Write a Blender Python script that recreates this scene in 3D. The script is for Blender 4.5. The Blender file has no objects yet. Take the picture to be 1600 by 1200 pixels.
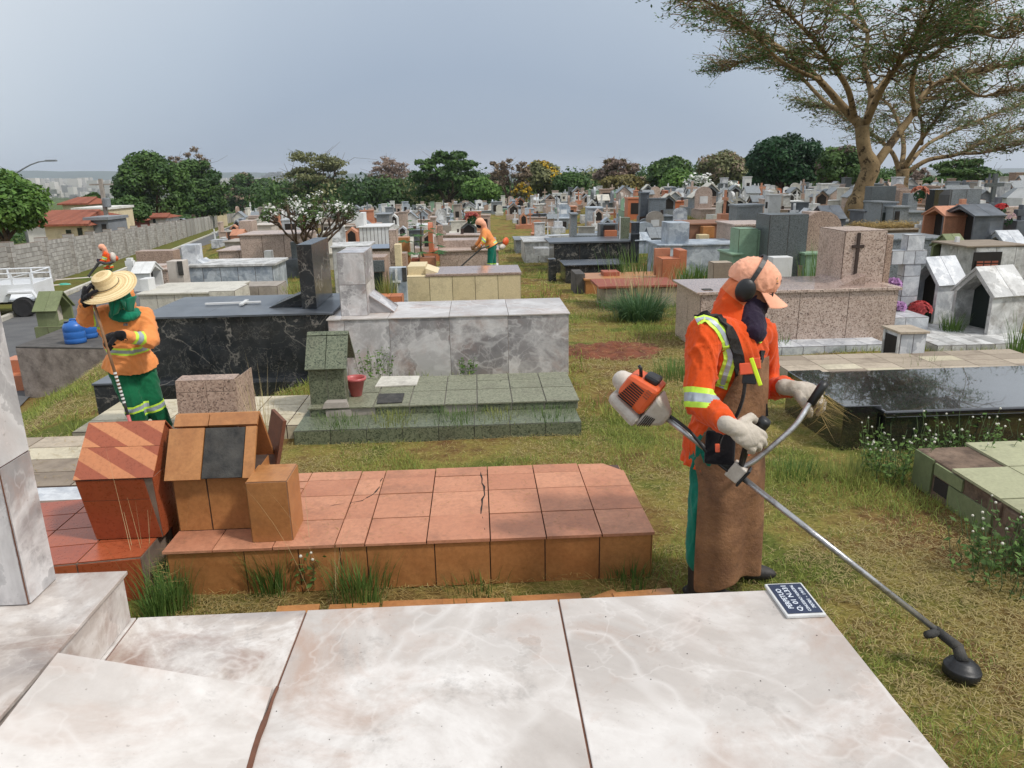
import bpy, bmesh, math, random
import numpy as np
from mathutils import Vector, Matrix, noise as mnoise
PI = math.pi
rnd = random.Random(7)
sc = bpy.context.scene
col = sc.collection
# ------------------------------------------------------------------ camera
CAM_H, PITCH, YAW, ROLL, FPX = 2.05, 15.9, -2.5, -1.1, 1156.0
cam_d = bpy.data.cameras.new('camera'); cam = bpy.data.objects.new('camera', cam_d); col.objects.link(cam)
cam_d.sensor_width = 36; cam_d.lens = 36*FPX/1600; cam_d.clip_start = 0.05; cam_d.clip_end = 20000
CM = Matrix.Rotation(math.radians(YAW),4,'Z') @ Matrix.Rotation(math.radians(90-PITCH),4,'X') @ Matrix.Rotation(math.radians(ROLL),4,'Z')
cam.matrix_world = Matrix.Translation((0,0,CAM_H)) @ CM
sc.camera = cam
# ------------------------------------------------------------------ world, sun, exposure
w = bpy.data.worlds.new('World'); sc.world = w; w.use_nodes = True
SUN_EL, SUN_AZ = math.radians(52), math.radians(118)     # azimuth clockwise from +Y
nt = w.node_tree; nt.nodes.clear()
def N(t, **k):
    n = nt.nodes.new(t)
    for a,b in k.items(): setattr(n,a,b)
    return n
sky = N('ShaderNodeTexSky', sky_type='NISHITA', sun_disc=False, sun_elevation=SUN_EL, sun_rotation=SUN_AZ, air_density=1.0, dust_density=4.0, ozone_density=1.5, altitude=600)
bg = N('ShaderNodeBackground'); wo = N('ShaderNodeOutputWorld')
mul = N('ShaderNodeVectorMath', operation='SCALE'); mul.inputs[3].default_value = 0.10
tc = N('ShaderNodeTexCoord'); sep = N('ShaderNodeSeparateXYZ')
rmp = N('ShaderNodeValToRGB')                              # cloud deck: bluish grey low, paler high
e = rmp.color_ramp.elements
e[0].position = 0.0; e[0].color = (.48,.53,.64,1)
e[1].position = 1.0; e[1].color = (.92,.97,1.04,1)
for p,c in ((.05,(.375,.45,.565,1)),(.13,(.385,.465,.585,1)),(.28,(.53,.61,.71,1)),(.46,(.74,.80,.86,1))):
    q = rmp.color_ramp.elements.new(p); q.color = c
nz = N('ShaderNodeTexNoise'); nz.inputs['Scale'].default_value = 1.3; nz.inputs['Detail'].default_value = 4
add = N('ShaderNodeMath', operation='MULTIPLY_ADD'); add.inputs[1].default_value = 0.16; add.inputs[2].default_value = -0.08
add2 = N('ShaderNodeMath', operation='ADD')
# the deck is paler toward the left and right edges of the view
sx = N('ShaderNodeMath', operation='ADD'); sx.inputs[1].default_value = -0.02
sq = N('ShaderNodeMath', operation='MULTIPLY'); sx2 = N('ShaderNodeMath', operation='MULTIPLY_ADD'); sx2.inputs[1].default_value = 0.95
mix = N('ShaderNodeMix', data_type='RGBA'); mix.inputs[0].default_value = 0.90
L = nt.links.new
L(tc.outputs['Generated'], sep.inputs[0]); L(tc.outputs['Generated'], nz.inputs['Vector'])
L(nz.outputs['Fac'], add.inputs[0]); L(sep.outputs['Z'], add2.inputs[0]); L(add.outputs[0], add2.inputs[1])
L(sep.outputs['X'], sx.inputs[0]); L(sx.outputs[0], sq.inputs[0]); L(sx.outputs[0], sq.inputs[1])
L(sq.outputs[0], sx2.inputs[0]); L(add2.outputs[0], sx2.inputs[2]); L(sx2.outputs[0], rmp.inputs[0])
L(sky.outputs[0], mul.inputs[0]); L(mul.outputs[0], mix.inputs[6]); L(rmp.outputs[0], mix.inputs[7])
L(mix.outputs[2], bg.inputs[0]); L(bg.outputs[0], wo.inputs[0]); bg.inputs[1].default_value = 1.0
sd = bpy.data.lights.new('sun','SUN'); sd.energy = 2.7; sd.angle = math.radians(6); sd.color = (1,.95,.88)
sun = bpy.data.objects.new('sun', sd); col.objects.link(sun)
sdir = Vector((math.sin(SUN_AZ)*math.cos(SUN_EL), math.cos(SUN_AZ)*math.cos(SUN_EL), math.sin(SUN_EL)))
sun.rotation_euler = sdir.to_track_quat('Z','Y').to_euler()
sc.view_settings.view_transform = 'Standard'; sc.view_settings.look = 'None'
sc.view_settings.exposure = 0.0; sc.view_settings.gamma = 1.0; sc.view_settings.use_curve_mapping = False
sc.cycles.max_bounces = 6; sc.cycles.diffuse_bounces = 3; sc.cycles.glossy_bounces = 3; sc.cycles.transparent_max_bounces = 8
sc.cycles.volume_bounces = 0
# ------------------------------------------------------------------ pixels (1600 x 1200 photograph) to places
CM3 = CM.to_3x3()
CP = Vector((0,0,CAM_H))
def ray(u,v): return (CM3 @ Vector(((u-800)/FPX, -(v-600)/FPX, -1))).normalized()
def PZ(u,v,z):
    d = ray(u,v); return CP + d*((z-CAM_H)/d.z)
def PY(u,v,y):
    d = ray(u,v); return CP + d*(y/d.y)
def proj(p):
    q = CM3.transposed() @ (Vector(p)-CP); return (800+FPX*q.x/-q.z, 600-FPX*q.y/-q.z)
def smooth(a,b,x):
    t = min(1,max(0,(x-a)/(b-a))); return t*t*(3-2*t)
# the road runs off to the left and downhill
_r = ray(430,325); RDIR = Vector((_r.x,_r.y)).normalized(); RN = Vector((-RDIR.y, RDIR.x)); RSL = _r.z/Vector((_r.x,_r.y)).length
def road_st(x,y): return (x*RN.x+y*RN.y, x*RDIR.x+y*RDIR.y)
def road_xy(s,t): return (RN.x*s+RDIR.x*t, RN.y*s+RDIR.y*t)
ROAD_H = 3.1
S_R, S_K, S_W = 4.3, 8.1, 10.2
def zroad(t): return CAM_H-ROAD_H+RSL*t if t<260 else CAM_H-ROAD_H+RSL*260-(t-260)*.012
def zmain(x,y):
    z = -0.042*max(0,y-3.6) if y<22 else -0.773-0.012*(min(y,60)-22)-0.028*max(0,min(y,200)-60)
    r = smooth(2.6,11,x)*smooth(8,20,y)*1.05
    r *= 1-smooth(30,140,y)*.35
    z -= .25*smooth(1.9,2.8,-x)*smooth(4.6,6.2,y)
    z += r
    if y>200: z -= (y-200)*.012
    return z
def gz(x,y):
    s,t = road_st(x,y)
    a = smooth(2.3,4.35,s)
    zr = zroad(max(t,-20)) if s<16 else zroad(max(t,-20))-smooth(16,40,s)*1.5
    zm = zmain(x,y)
    k = a
    return zm*(1-k)+zr*k
def G(u,v):
    d = ray(u,v); a = .5; 
    p = CP
    while a<6000:
        q = CP + d*a
        if q.z <= gz(q.x,q.y): break
        p = q; a *= 1.01
    lo,hi = (p-CP).length, a
    for _ in range(25):
        m=(lo+hi)/2; q=CP+d*m
        if q.z<=gz(q.x,q.y): hi=m
        else: lo=m
    return CP+d*hi
# ------------------------------------------------------------------ materials
def lin(r,g,b,k=1.0):
    f = lambda c: ((c/255+.055)/1.055)**2.4 if c>10 else c/255/12.92
    return (f(r)*k,f(g)*k,f(b)*k,1)
class NT:
    def __init__(s,name):
        s.m = bpy.data.materials.new(name); s.m.use_nodes = True; s.t = s.m.node_tree
        s.b = s.t.nodes['Principled BSDF']; s._c = None
    def n(s,t,**k):
        x = s.t.nodes.new(t)
        for a,b in k.items(): setattr(x,a,b)
        return x
    def l(s,a,b): s.t.links.new(a,b)
    def coord(s, tile=False):
        c = s.n('ShaderNodeTexCoord').outputs['Object']
        if tile:
            a = s.n('ShaderNodeAttribute', attribute_name='tile')
            v = s.n('ShaderNodeVectorMath', operation='SCALE'); v.inputs[3].default_value = 23.0
            s.l(a.outputs['Vector'], v.inputs[0])
            d = s.n('ShaderNodeVectorMath', operation='ADD'); s.l(c,d.inputs[0]); s.l(v.outputs[0],d.inputs[1]); c = d.outputs[0]
        return c
    def noise(s,c,scale,detail=5,rough=.6,dist=0,out='Fac'):
        x = s.n('ShaderNodeTexNoise'); x.inputs['Scale'].default_value=scale; x.inputs['Detail'].default_value=detail
        x.inputs['Roughness'].default_value=rough; x.inputs['Distortion'].default_value=dist
        s.l(c,x.inputs['Vector']); return x.outputs[out]
    def ramp(s,f,stops):
        r = s.n('ShaderNodeValToRGB'); s.l(f,r.inputs[0]); e=r.color_ramp.elements
        e[0].position,e[0].color = stops[0]; e[1].position,e[1].color = stops[-1]
        for p,c in stops[1:-1]:
            q=e.new(p); q.color=c
        return r.outputs[0]
    def mix(s,f,a,b,mode='MIX'):
        x = s.n('ShaderNodeMix', data_type='RGBA', blend_type=mode)
        for i,v in ((0,f),(6,a),(7,b)):
            if isinstance(v,(int,float)): x.inputs[i].default_value = v
            elif isinstance(v,tuple): x.inputs[i].default_value = v
            else: s.l(v,x.inputs[i])
        return x.outputs[2]
    def math(s,op,a,b=0.0,c=None):
        x = s.n('ShaderNodeMath', operation=op)
        for i,v in enumerate((a,b) if c is None else (a,b,c)):
            if isinstance(v,(int,float)): x.inputs[i].default_value = v
            else: s.l(v,x.inputs[i])
        return x.outputs[0]
    def bump(s,h,strength=.3,dist=.01):
        x = s.n('ShaderNodeBump'); x.inputs['Strength'].default_value=strength; x.inputs['Distance'].default_value=dist
        s.l(h,x.inputs['Height']); s.l(x.outputs[0],s.b.inputs['Normal'])
    def out(s,c,rough=.6,spec=.5,metal=0):
        if isinstance(c,tuple): s.b.inputs['Base Color'].default_value=c
        else: s.l(c,s.b.inputs['Base Color'])
        if isinstance(rough,(int,float)): s.b.inputs['Roughness'].default_value=rough
        else: s.l(rough,s.b.inputs['Roughness'])
        s.b.inputs['Specular IOR Level'].default_value=spec; s.b.inputs['Metallic'].default_value=metal
        return s.m
W1=(1,1,1,1); K1=(0,0,0,1)
def g4(v): return (v,v,v,1)
def dirt(t, base, c, amount=.5, scale=2.2, colr=(.09,.07,.05,1)):
    n1 = t.noise(c,scale,8,.72); n2 = t.noise(c,scale*7,5,.7)
    f = t.math('ADD', t.math('MULTIPLY',n1,.75), t.math('MULTIPLY',n2,.25))
    f = t.ramp(f,[(.5,K1),(.72,g4(amount))])
    return t.mix(f, base, colr)
def m_marble(name, lo, mid, hi, warm, scale=1.0, rough=.12, vein=.5, drt=.15, cell=1.0):
    t = NT(name); c = t.coord(True)
    n1 = t.noise(c,1.5*scale,8,.62,.7); n2 = t.noise(c,2.6*scale,9,.66,.5)
    base = t.ramp(n1,[(.30,lo),(.47,mid),(.56,hi),(.66,mid),(.8,lo)])
    base = t.mix(t.ramp(n2,[(.50,K1),(.66,g4(.7))]), base, warm); n3=t.noise(c,5.5*scale,9,.75); base=t.mix(t.ramp(n3,[(.56,K1),(.66,g4(.45))]), base, tuple(q*.62 for q in lo[:3])+(1,))
    wn = t.noise(c,1.4*scale,7,.62,0,'Color'); sb=t.n('ShaderNodeVectorMath',operation='SUBTRACT'); t.l(wn,sb.inputs[0]); sb.inputs[1].default_value=(.5,.5,.5)
    sc2=t.n('ShaderNodeVectorMath',operation='SCALE'); sc2.inputs[3].default_value=1.1/scale; t.l(sb.outputs[0],sc2.inputs[0]); ad=t.n('ShaderNodeVectorMath',operation='ADD'); t.l(c,ad.inputs[0]); t.l(sc2.outputs[0],ad.inputs[1])
    vo=t.n('ShaderNodeTexVoronoi'); vo.inputs['Scale'].default_value=2.0*scale; t.l(ad.outputs[0],vo.inputs['Vector']); vx=t.n('ShaderNodeSeparateColor'); t.l(vo.outputs['Color'],vx.inputs[0])
    base = t.mix(t.ramp(vx.outputs[0],[(.35,K1),(.8,g4(.6*cell))]), base, tuple(q*(1-.14*cell) for q in lo[:3])+(1,)); base = t.mix(t.ramp(vx.outputs[1],[(.6,K1),(.95,g4(.5*cell))]), base, hi)
    ve=t.n('ShaderNodeTexVoronoi',feature='DISTANCE_TO_EDGE'); ve.inputs['Scale'].default_value=2.0*scale; t.l(ad.outputs[0],ve.inputs['Vector'])
    base = t.mix(t.ramp(ve.outputs['Distance'],[(0.0,g4(vein*1.2*cell)),(.012,g4(vein*.5*cell)),(.07,K1)]), base, hi)
    for sc_,w_,a in ((1.0,.007,vein),(2.3,.006,vein*.6)):
        v = t.noise(c,sc_*scale,4,.55,.6)
        v = t.math('ABSOLUTE', t.math('SUBTRACT',v,.5))
        base = t.mix(t.ramp(v,[(0.0,g4(a)),(w_*2,K1)]), base, hi)
    speck = t.noise(c,60,2,.5); base = t.mix(t.ramp(speck,[(.70,K1),(.76,g4(.35))]), base, (.12,.09,.07,1))
    base = dirt(t, base, c, drt, 2.0, tuple(x*.45 for x in warm[:3])+(1,))
    r = t.math('MULTIPLY_ADD', n2, .25, rough)
    return t.out(base, r, .5)
def m_granite(name, a, b, cdark, scale=70, rough=.35, drt=.3, tilevar=.12):
    t = NT(name); c = t.coord(True)
    v = t.n('ShaderNodeTexVoronoi'); v.inputs['Scale'].default_value=scale; t.l(c,v.inputs['Vector'])
    x = t.n('ShaderNodeSeparateColor'); t.l(v.outputs['Color'],x.inputs[0])
    n = t.noise(c,scale*.45,3,.6)
    base = t.ramp(x.outputs[0],[(0.0,cdark),(.22,b),(.5,a),(1.0,a)])
    base = t.mix(t.ramp(n,[(.45,K1),(.62,g4(.6))]), base, b)
    big = t.noise(c,1.7,5,.6); base = t.mix(t.math('MULTIPLY',big,.35), base, cdark)
    base = dirt(t, base, c, drt)
    return t.out(base, rough, .5)
def m_black(name, rough=.12, vein=(.36,.33,.29,1), base=(.014,.016,.018,1), amt=.55, drt=.35, dcol=(.10,.10,.10,1)):
    t = NT(name); c = t.coord(True)
    n = t.noise(c,4,6,.6); b = t.ramp(n,[(.3,base),(.75,tuple(q*2.6 for q in base[:3])+(1,))])
    for sc_,w_,a in ((.9,.005,amt),(2.6,.004,amt*.5),(6.5,.010,amt*.18)):
        v = t.noise(c,sc_,6,.6,.5); v = t.math('ABSOLUTE', t.math('SUBTRACT',v,.5))
        b = t.mix(t.ramp(v,[(0.0,g4(a)),(w_*1.8,K1)]), b, vein)
    b = dirt(t,b,c,drt,3.0,dcol)
    return t.out(b, t.math('MULTIPLY_ADD', n, .2, rough), .5)
def m_tile(name, a, b, rough=.3, scale=6, drt=.35, swirl=.5, dcol=(.07,.045,.03,1)):
    t = NT(name); c = t.coord(True)
    at = t.n('ShaderNodeAttribute', attribute_name='tile'); s = t.n('ShaderNodeSeparateXYZ'); t.l(at.outputs['Vector'],s.inputs[0])
    n = t.noise(c,scale,5,.6,1.5)
    f = t.math('ADD', t.math('MULTIPLY',n,swirl), t.math('MULTIPLY',s.outputs[0],1-swirl))
    base = t.ramp(f,[(.15,a),(.8,b)])
    fine = t.noise(c,45,4,.7); base = t.mix(t.ramp(fine,[(.35,g4(.28)),(.6,K1)]), base, tuple(q*.5 for q in a[:3])+(1,))
    base = dirt(t, base, c, drt, 2.6, dcol)
    t.bump(fine,.15,.004)
    return t.out(base, t.math('MULTIPLY_ADD', fine, .3, rough), .5)
def m_plain(name, a, b=None, rough=.7, scale=4, drt=.3, bump=.2, metal=0, spec=.5, dcol=(.06,.05,.04,1), bscale=40):
    t = NT(name); c = t.coord(); n = t.noise(c,scale,6,.65)
    base = t.ramp(n,[(.3,a),(.7,b or tuple(q*1.3 for q in a[:3])+(1,))])
    f = t.noise(c,bscale,5,.7)
    if drt: base = dirt(t,base,c,drt,scale*.6,dcol)
    if bump: t.bump(f,bump,.01)
    return t.out(base, rough, spec, metal)
def m_attr(name, rough=.6, attr='col', trans=0.0, spec=.3, varscale=0):
    t = NT(name); a = t.n('ShaderNodeAttribute', attribute_name=attr)
    c = a.outputs['Color']
    if varscale:
        n = t.noise(t.coord(),varscale,3,.5); c = t.mix(t.ramp(n,[(.3,g4(.55)),(.7,K1)]), c, (.01,.015,.006,1))
    m = t.out(c, rough, spec)
    if trans:
        tr = t.n('ShaderNodeBsdfTranslucent'); t.l(c,tr.inputs[0]); mx = t.n('ShaderNodeMixShader'); mx.inputs[0].default_value=trans
        o = t.t.nodes['Material Output']; t.l(t.b.outputs[0],mx.inputs[1]); t.l(tr.outputs[0],mx.inputs[2]); t.l(mx.outputs[0],o.inputs[0])
    return m
def m_cloth(name, a, rough=.85, var=.75, dirtc=None, damt=.3):
    t = NT(name); c = t.coord(); n = t.noise(c,7,5,.6)
    base = t.ramp(n,[(.3,tuple(q*var for q in a[:3])+(1,)),(.7,a)])
    if dirtc: base = dirt(t,base,c,damt,5,dirtc)
    f = t.noise(c,260,2,.5); wv = t.noise(c,14,4,.55,.6)
    h = t.math('ADD', t.math('MULTIPLY',f,.12), wv); t.bump(h,.45,.02)
    m = t.out(base, rough, .2); t.b.inputs['Sheen Weight'].default_value=.15; return m
M = {}
M['onyx']   = m_marble('onyx_tile', lin(184,176,169,.84), lin(204,196,189,.85), lin(228,223,218,.88), lin(184,152,132,.84), .75, .10, .45, .2, .45)
M['onyx2']  = m_marble('onyx_side', lin(146,143,145,.85), lin(174,170,170,.85), lin(222,219,218,.92), lin(178,148,136,.9), 1.1, .12, .5, .3)
M['onyxs']  = m_marble('stained_onyx_tile', lin(168,160,156,.84), lin(198,186,176,.85), lin(228,222,216,.88), lin(142,98,76,.84), 1.5, .2, .45, .5, .5)
M['marble'] = m_marble('white_marble', lin(158,163,171), lin(192,196,200), lin(216,218,220), lin(148,150,158), 2.0, .22, .35, .5)
M['marble_dirty'] = m_marble('weathered_marble', lin(150,150,148), lin(188,188,186), lin(215,215,213), lin(130,122,112), 2.0, .4, .3, .6)
M['bluegrey'] = m_marble('bluegrey_marble', lin(128,140,154), lin(160,170,180), lin(190,198,205), lin(120,125,130), 2.0, .3, .3, .4)
M['black']  = m_black('black_marble')
M['gloss']  = m_black('polished_black_granite', .03, (.03,.03,.03,1), (.006,.006,.007,1), .1, .12, (.05,.05,.045,1))
M['gloss'].node_tree.nodes['Principled BSDF'].inputs['Coat Weight'].default_value=1.0
M['gloss'].node_tree.nodes['Principled BSDF'].inputs['Coat Roughness'].default_value=.02
M['gloss'].node_tree.nodes['Principled BSDF'].inputs['Coat IOR'].default_value=1.9
M['blacktop'] = m_black('dull_black_granite', .22, (.1,.1,.1,1), (.055,.062,.072,1), .2, .5, (.2,.2,.2,1))
M['gsp']    = m_granite('green_speckled_tile', lin(124,130,106), lin(92,100,80), lin(44,50,38), 95, .45, .45)
M['gworn']  = m_granite('worn_green_tile', lin(142,142,120), lin(118,120,98), lin(80,80,62), 80, .55, .6)
M['pink']   = m_granite('pink_brown_granite', lin(214,194,180), lin(178,154,140), lin(90,74,66), 75, .35, .55)
M['pinktop']= m_granite('polished_pink_granite', lin(188,166,154), lin(160,138,126), lin(105,86,78), 75, .12, .4)
M['brown']  = m_granite('brown_granite', lin(192,166,148), lin(156,130,114), lin(78,64,56), 85, .4, .35)
M['grey']   = m_granite('dark_grey_granite', lin(112,118,120), lin(84,90,92), lin(34,38,40), 110, .35, .3)
M['greyl']  = m_granite('light_grey_granite', lin(150,156,160), lin(122,128,132), lin(70,74,78), 90, .4, .55)
M['cream']  = m_tile('cream_tile', lin(204,186,146), lin(226,210,172), .5, 14, .45, .6)
M['creamw'] = m_tile('whitish_tile', lin(190,186,174), lin(216,212,200), .4, 8, .6, .5)
M['green']  = m_tile('pale_green_tile', lin(112,140,116), lin(150,182,154), .35, 5, .35, .5)
M['olive']  = m_tile('olive_green_tile', lin(98,108,72), lin(128,136,98), .6, 5, .5, .5, (.05,.05,.03,1))
M['olivetop']= m_tile('pale_olive_tile', lin(150,150,118), lin(172,172,138), .5, 5, .4, .5)
M['terra']  = m_tile('terracotta_floor_tile', lin(172,112,84), lin(206,148,116), .45, 2.2, .5, .7)
M['ochre']  = m_tile('ochre_glazed_tile', lin(156,100,58), lin(194,138,86), .22, 3.5, .35, .75)
M['redtile']= m_tile('red_glazed_tile', lin(146,68,42), lin(176,92,58), .15, 3, .3, .5)
M['orange'] = m_tile('orange_glazed_tile', lin(180,104,70), lin(204,132,96), .25, 3, .3, .5)
M['brick']  = m_tile('brick_red_tile', lin(140,72,54), lin(172,98,74), .5, 4, .4, .5)
M['stripe1']= m_tile('pale_orange_stripe', lin(196,126,84), lin(206,138,94), .15, 3, .15, .5)
M['stripe2']= m_tile('dark_red_stripe', lin(150,78,54), lin(164,88,60), .15, 3, .15, .5)
M['worn']   = m_tile('worn_brown_tile', lin(138,124,108), lin(186,172,152), .5, 3, .65, .3)
M['wornw']  = m_tile('worn_cream_tile', lin(184,174,148), lin(208,198,174), .5, 3, .6, .3)
M['grout']  = m_plain('cement_grout', lin(96,82,72), lin(140,122,108), .9, 6, .5)
M['dgrout'] = m_plain('dark_grout', lin(58,44,38), lin(92,72,62), .9, 8, .5)
M['cement'] = m_plain('rough_cement', lin(140,132,124), lin(172,164,154), .9, 3, .6, .5)
M['cementd']= m_plain('sooty_cement', lin(60,58,56), lin(104,100,96), .9, 3, .6, .5)
M['soot']   = m_plain('charred_panel', lin(40,40,40), lin(78,76,72), .85, 14, .5, .6)
M['plaster']= m_plain('peeling_plaster', lin(170,160,150), lin(205,198,190), .9, 2.5, .7, .5, dcol=(.09,.05,.035,1))
M['white']  = m_plain('white_paint', lin(200,200,198), lin(220,221,220), .5, 3, .5, .05, dcol=(.16,.15,.13,1))
M['brownstone'] = m_plain('brown_wall', lin(120,84,64), lin(150,108,84), .7, 3, .5)
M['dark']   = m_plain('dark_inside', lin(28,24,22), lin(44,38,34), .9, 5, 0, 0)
M['cross']  = m_plain('dark_bronze', lin(52,40,36), lin(66,52,46), .5, 6, .2)
M['rust']   = m_plain('rusty_metal', lin(92,56,40), lin(120,78,56), .7, 12, .4)
M['wood']   = m_plain('weathered_wood', lin(120,88,62), lin(156,120,88), .8, 9, .3)
M['glassd'] = m_plain('dark_glass', lin(36,44,42), lin(44,52,50), .06, 3, 0, 0)
def m_bark():
    t=NT('pale_blotched_bark'); c=t.coord(); n=t.noise(c,2.2,6,.65); b=t.ramp(n,[(.3,lin(112,94,70)),(.7,lin(160,138,104))])
    s=t.noise(c,3.4,6,.7,.4); b=t.mix(t.ramp(s,[(.55,K1),(.60,g4(.85))]),b,(.035,.025,.018,1)); f=t.noise(c,16,5,.7); t.bump(t.math('ADD',f,t.math('MULTIPLY',s,-2.0)),.7,.03); return t.out(b,.95,.15)
M['bark']=m_bark()
M['barkd']  = m_plain('dark_bark', lin(70,56,46), lin(104,86,70), .9, 3, .5, .6, bscale=14)
M['leaf']   = m_attr('foliage', .55, trans=.25)
M['blade']  = m_attr('grass_blades', .65, trans=.3)
M['petal']  = m_attr('petals', .6, trans=.25)
# ------------------------------------------------------------------ mesh builder
class MB:
    def __init__(s): s.v=[]; s.f=[]; s.t=[]; s.m=[]; s.X=None; s.mi=0
    def add(s,vs,fs,tile=None,mi=None):
        b=len(s.v); 
        if s.X is not None: vs=[tuple(s.X@Vector(p)) for p in vs]
        s.v.extend(tuple(p) for p in vs)
        for f in fs:
            s.f.append(tuple(i+b for i in f)); s.t.append(tile if tile is not None else (rnd.random(),rnd.random(),rnd.random())); s.m.append(s.mi if mi is None else mi)
    def box(s,x0,x1,y0,y1,z0,z1,tile=None,mi=None):
        if tile is None: tile=(rnd.random(),rnd.random(),rnd.random())
        s.add([(x0,y0,z0),(x1,y0,z0),(x1,y1,z0),(x0,y1,z0),(x0,y0,z1),(x1,y0,z1),(x1,y1,z1),(x0,y1,z1)],
              [(0,3,2,1),(4,5,6,7),(0,1,5,4),(1,2,6,5),(2,3,7,6),(3,0,4,7)],tile,mi)
    def hexa(s,P,tile=None,mi=None):   # 8 points: bottom ring then top ring (ccw from above)
        if tile is None: tile=(rnd.random(),rnd.random(),rnd.random())
        s.add(P,[(0,3,2,1),(4,5,6,7),(0,1,5,4),(1,2,6,5),(2,3,7,6),(3,0,4,7)],tile,mi)
    def quadtiles(s,o,a,b,na,nb,gap=.006,th=.004,skip=(),jit=0,fa=None,fb=None,mi=None):
        # thin tiles laid over the parallelogram o, o+a, o+b (a x b points outward)
        o,a,b=Vector(o),Vector(a),Vector(b); n=a.cross(b).normalized(); la,lb=a.length,b.length
        ua,ub=a/la,b/lb
        A=fa or [i/na for i in range(na+1)]; B=fb or [i/nb for i in range(nb+1)]
        for i in range(len(A)-1):
            for j in range(len(B)-1):
                if (i,j) in skip: continue
                a0,a1=A[i]*la+gap/2,A[i+1]*la-gap/2; b0,b1=B[j]*lb+gap/2,B[j+1]*lb-gap/2
                t=th+(rnd.random()*jit)
                P=[o+ua*x+ub*y for x,y in ((a0,b0),(a1,b0),(a1,b1),(a0,b1))]
                s.add(P+[p+n*t for p in P],[(4,5,6,7),(0,1,5,4),(1,2,6,5),(2,3,7,6),(3,0,4,7)],None,mi)
    def tbox(s,x0,x1,y0,y1,z0,z1,nx=3,ny=2,nz=1,gap=.006,mi=0,skipf=(),skipt=(),jit=0,core=1,faces='fblrt',th=.004,fx=None,fy=None,fz=None):
        # a grout core (material slot core) with tiles (slot mi) on front, back, left, right and top
        s.box(x0,x1,y0,y1,z0,z1,mi=core)
        dx,dy,dz=x1-x0,y1-y0,z1-z0
        if 'f' in faces: s.quadtiles((x0,y0,z0),(dx,0,0),(0,0,dz),nx,nz,gap,th,skipf,jit,fx,fz,mi)
        if 'b' in faces: s.quadtiles((x1,y1,z0),(-dx,0,0),(0,0,dz),nx,nz,gap,th,(),jit,None,fz,mi)
        if 'l' in faces: s.quadtiles((x0,y1,z0),(0,-dy,0),(0,0,dz),ny,nz,gap,th,(),jit,None,fz,mi)
        if 'r' in faces: s.quadtiles((x1,y0,z0),(0,dy,0),(0,0,dz),ny,nz,gap,th,(),jit,fy,fz,mi)
        if 't' in faces: s.quadtiles((x0,y0,z1),(dx,0,0),(0,dy,0),nx,ny,gap,th,skipt,jit,fx,fy,mi)
    def prism(s,poly,axis,a0,a1,tile=None,mi=None):
        # poly of 2-d points extruded along axis 'x' (poly = y,z) or 'y' (poly = x,z) or 'z' (poly = x,y); ccw seen from +axis
        n=len(poly)
        def P(q,a): return (a,q[0],q[1]) if axis=='x' else ((q[0],a,q[1]) if axis=='y' else (q[0],q[1],a))
        vs=[P(q,a0) for q in poly]+[P(q,a1) for q in poly]
        fs=[tuple(range(n))[::-1],tuple(range(n,2*n))]+[(i,(i+1)%n,n+(i+1)%n,n+i) for i in range(n)]
        if tile is None: tile=(rnd.random(),rnd.random(),rnd.random())
        s.add(vs,fs,tile,mi)
    def tube(s,pts,rad,seg=10,cap=True,mi=None,tile=None,up=None):
        pts=[Vector(p) for p in pts]; n=len(pts)
        if not hasattr(rad,'__len__'): rad=[rad]*n
        T=[(pts[min(i+1,n-1)]-pts[max(i-1,0)]).normalized() for i in range(n)]
        u=T[0].orthogonal().normalized(); vs=[]
        for i in range(n):
            u=(u-T[i]*u.dot(T[i])).normalized(); w=T[i].cross(u)
            for k in range(seg):
                a=2*PI*k/seg; vs.append(pts[i]+(u*math.cos(a)+w*math.sin(a))*rad[i])
        fs=[(i*seg+k,i*seg+(k+1)%seg,(i+1)*seg+(k+1)%seg,(i+1)*seg+k) for i in range(n-1) for k in range(seg)]
        if cap: fs+= [tuple(range(seg))[::-1], tuple((n-1)*seg+k for k in range(seg))]
        if tile is None: tile=(rnd.random(),rnd.random(),rnd.random())
        s.add(vs,fs,tile,mi)
    def lathe(s,prof,c=(0,0,0),seg=16,mi=None,sx=1,sy=1,tile=None):
        vs=[];n=len(prof)
        for r,z in prof:
            for k in range(seg):
                a=2*PI*k/seg; vs.append((c[0]+r*sx*math.cos(a),c[1]+r*sy*math.sin(a),c[2]+z))
        fs=[(i*seg+k,i*seg+(k+1)%seg,(i+1)*seg+(k+1)%seg,(i+1)*seg+k) for i in range(n-1) for k in range(seg)]
        fs+=[tuple(range(seg))[::-1],tuple((n-1)*seg+k for k in range(seg))]
        if tile is None: tile=(.5,.5,.5)
        s.add(vs,fs,tile,mi)
    def ball(s,c,r,seg=12,rings=8,sx=1,sy=1,sz=1,mi=None):
        prof=[(r*math.sin(PI*i/rings),-r*math.cos(PI*i/rings)*sz) for i in range(rings+1)]
        prof[0]=(1e-4,prof[0][1]); prof[-1]=(1e-4,prof[-1][1]); s.lathe(prof,c,seg,mi,sx,sy)
    def build(s,name,mats,parent=None,bevel=0,smoothf=False,loc=None):
        me=bpy.data.meshes.new(name); me.from_pydata(s.v,[],s.f)
        if not isinstance(mats,(list,tuple)): mats=[mats]
        for q in mats: me.materials.append(M[q] if isinstance(q,str) else q)
        if len(mats)>1: me.polygons.foreach_set('material_index',np.array(s.m,dtype=np.int32))
        if s.f:
            at=me.attributes.new('tile','FLOAT_VECTOR','FACE'); at.data.foreach_set('vector',np.array(s.t,dtype=np.float32).ravel())
        if smoothf: me.polygons.foreach_set('use_smooth',[True]*len(s.f))
        me.update()
        o=bpy.data.objects.new(name,me); col.objects.link(o)
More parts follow.
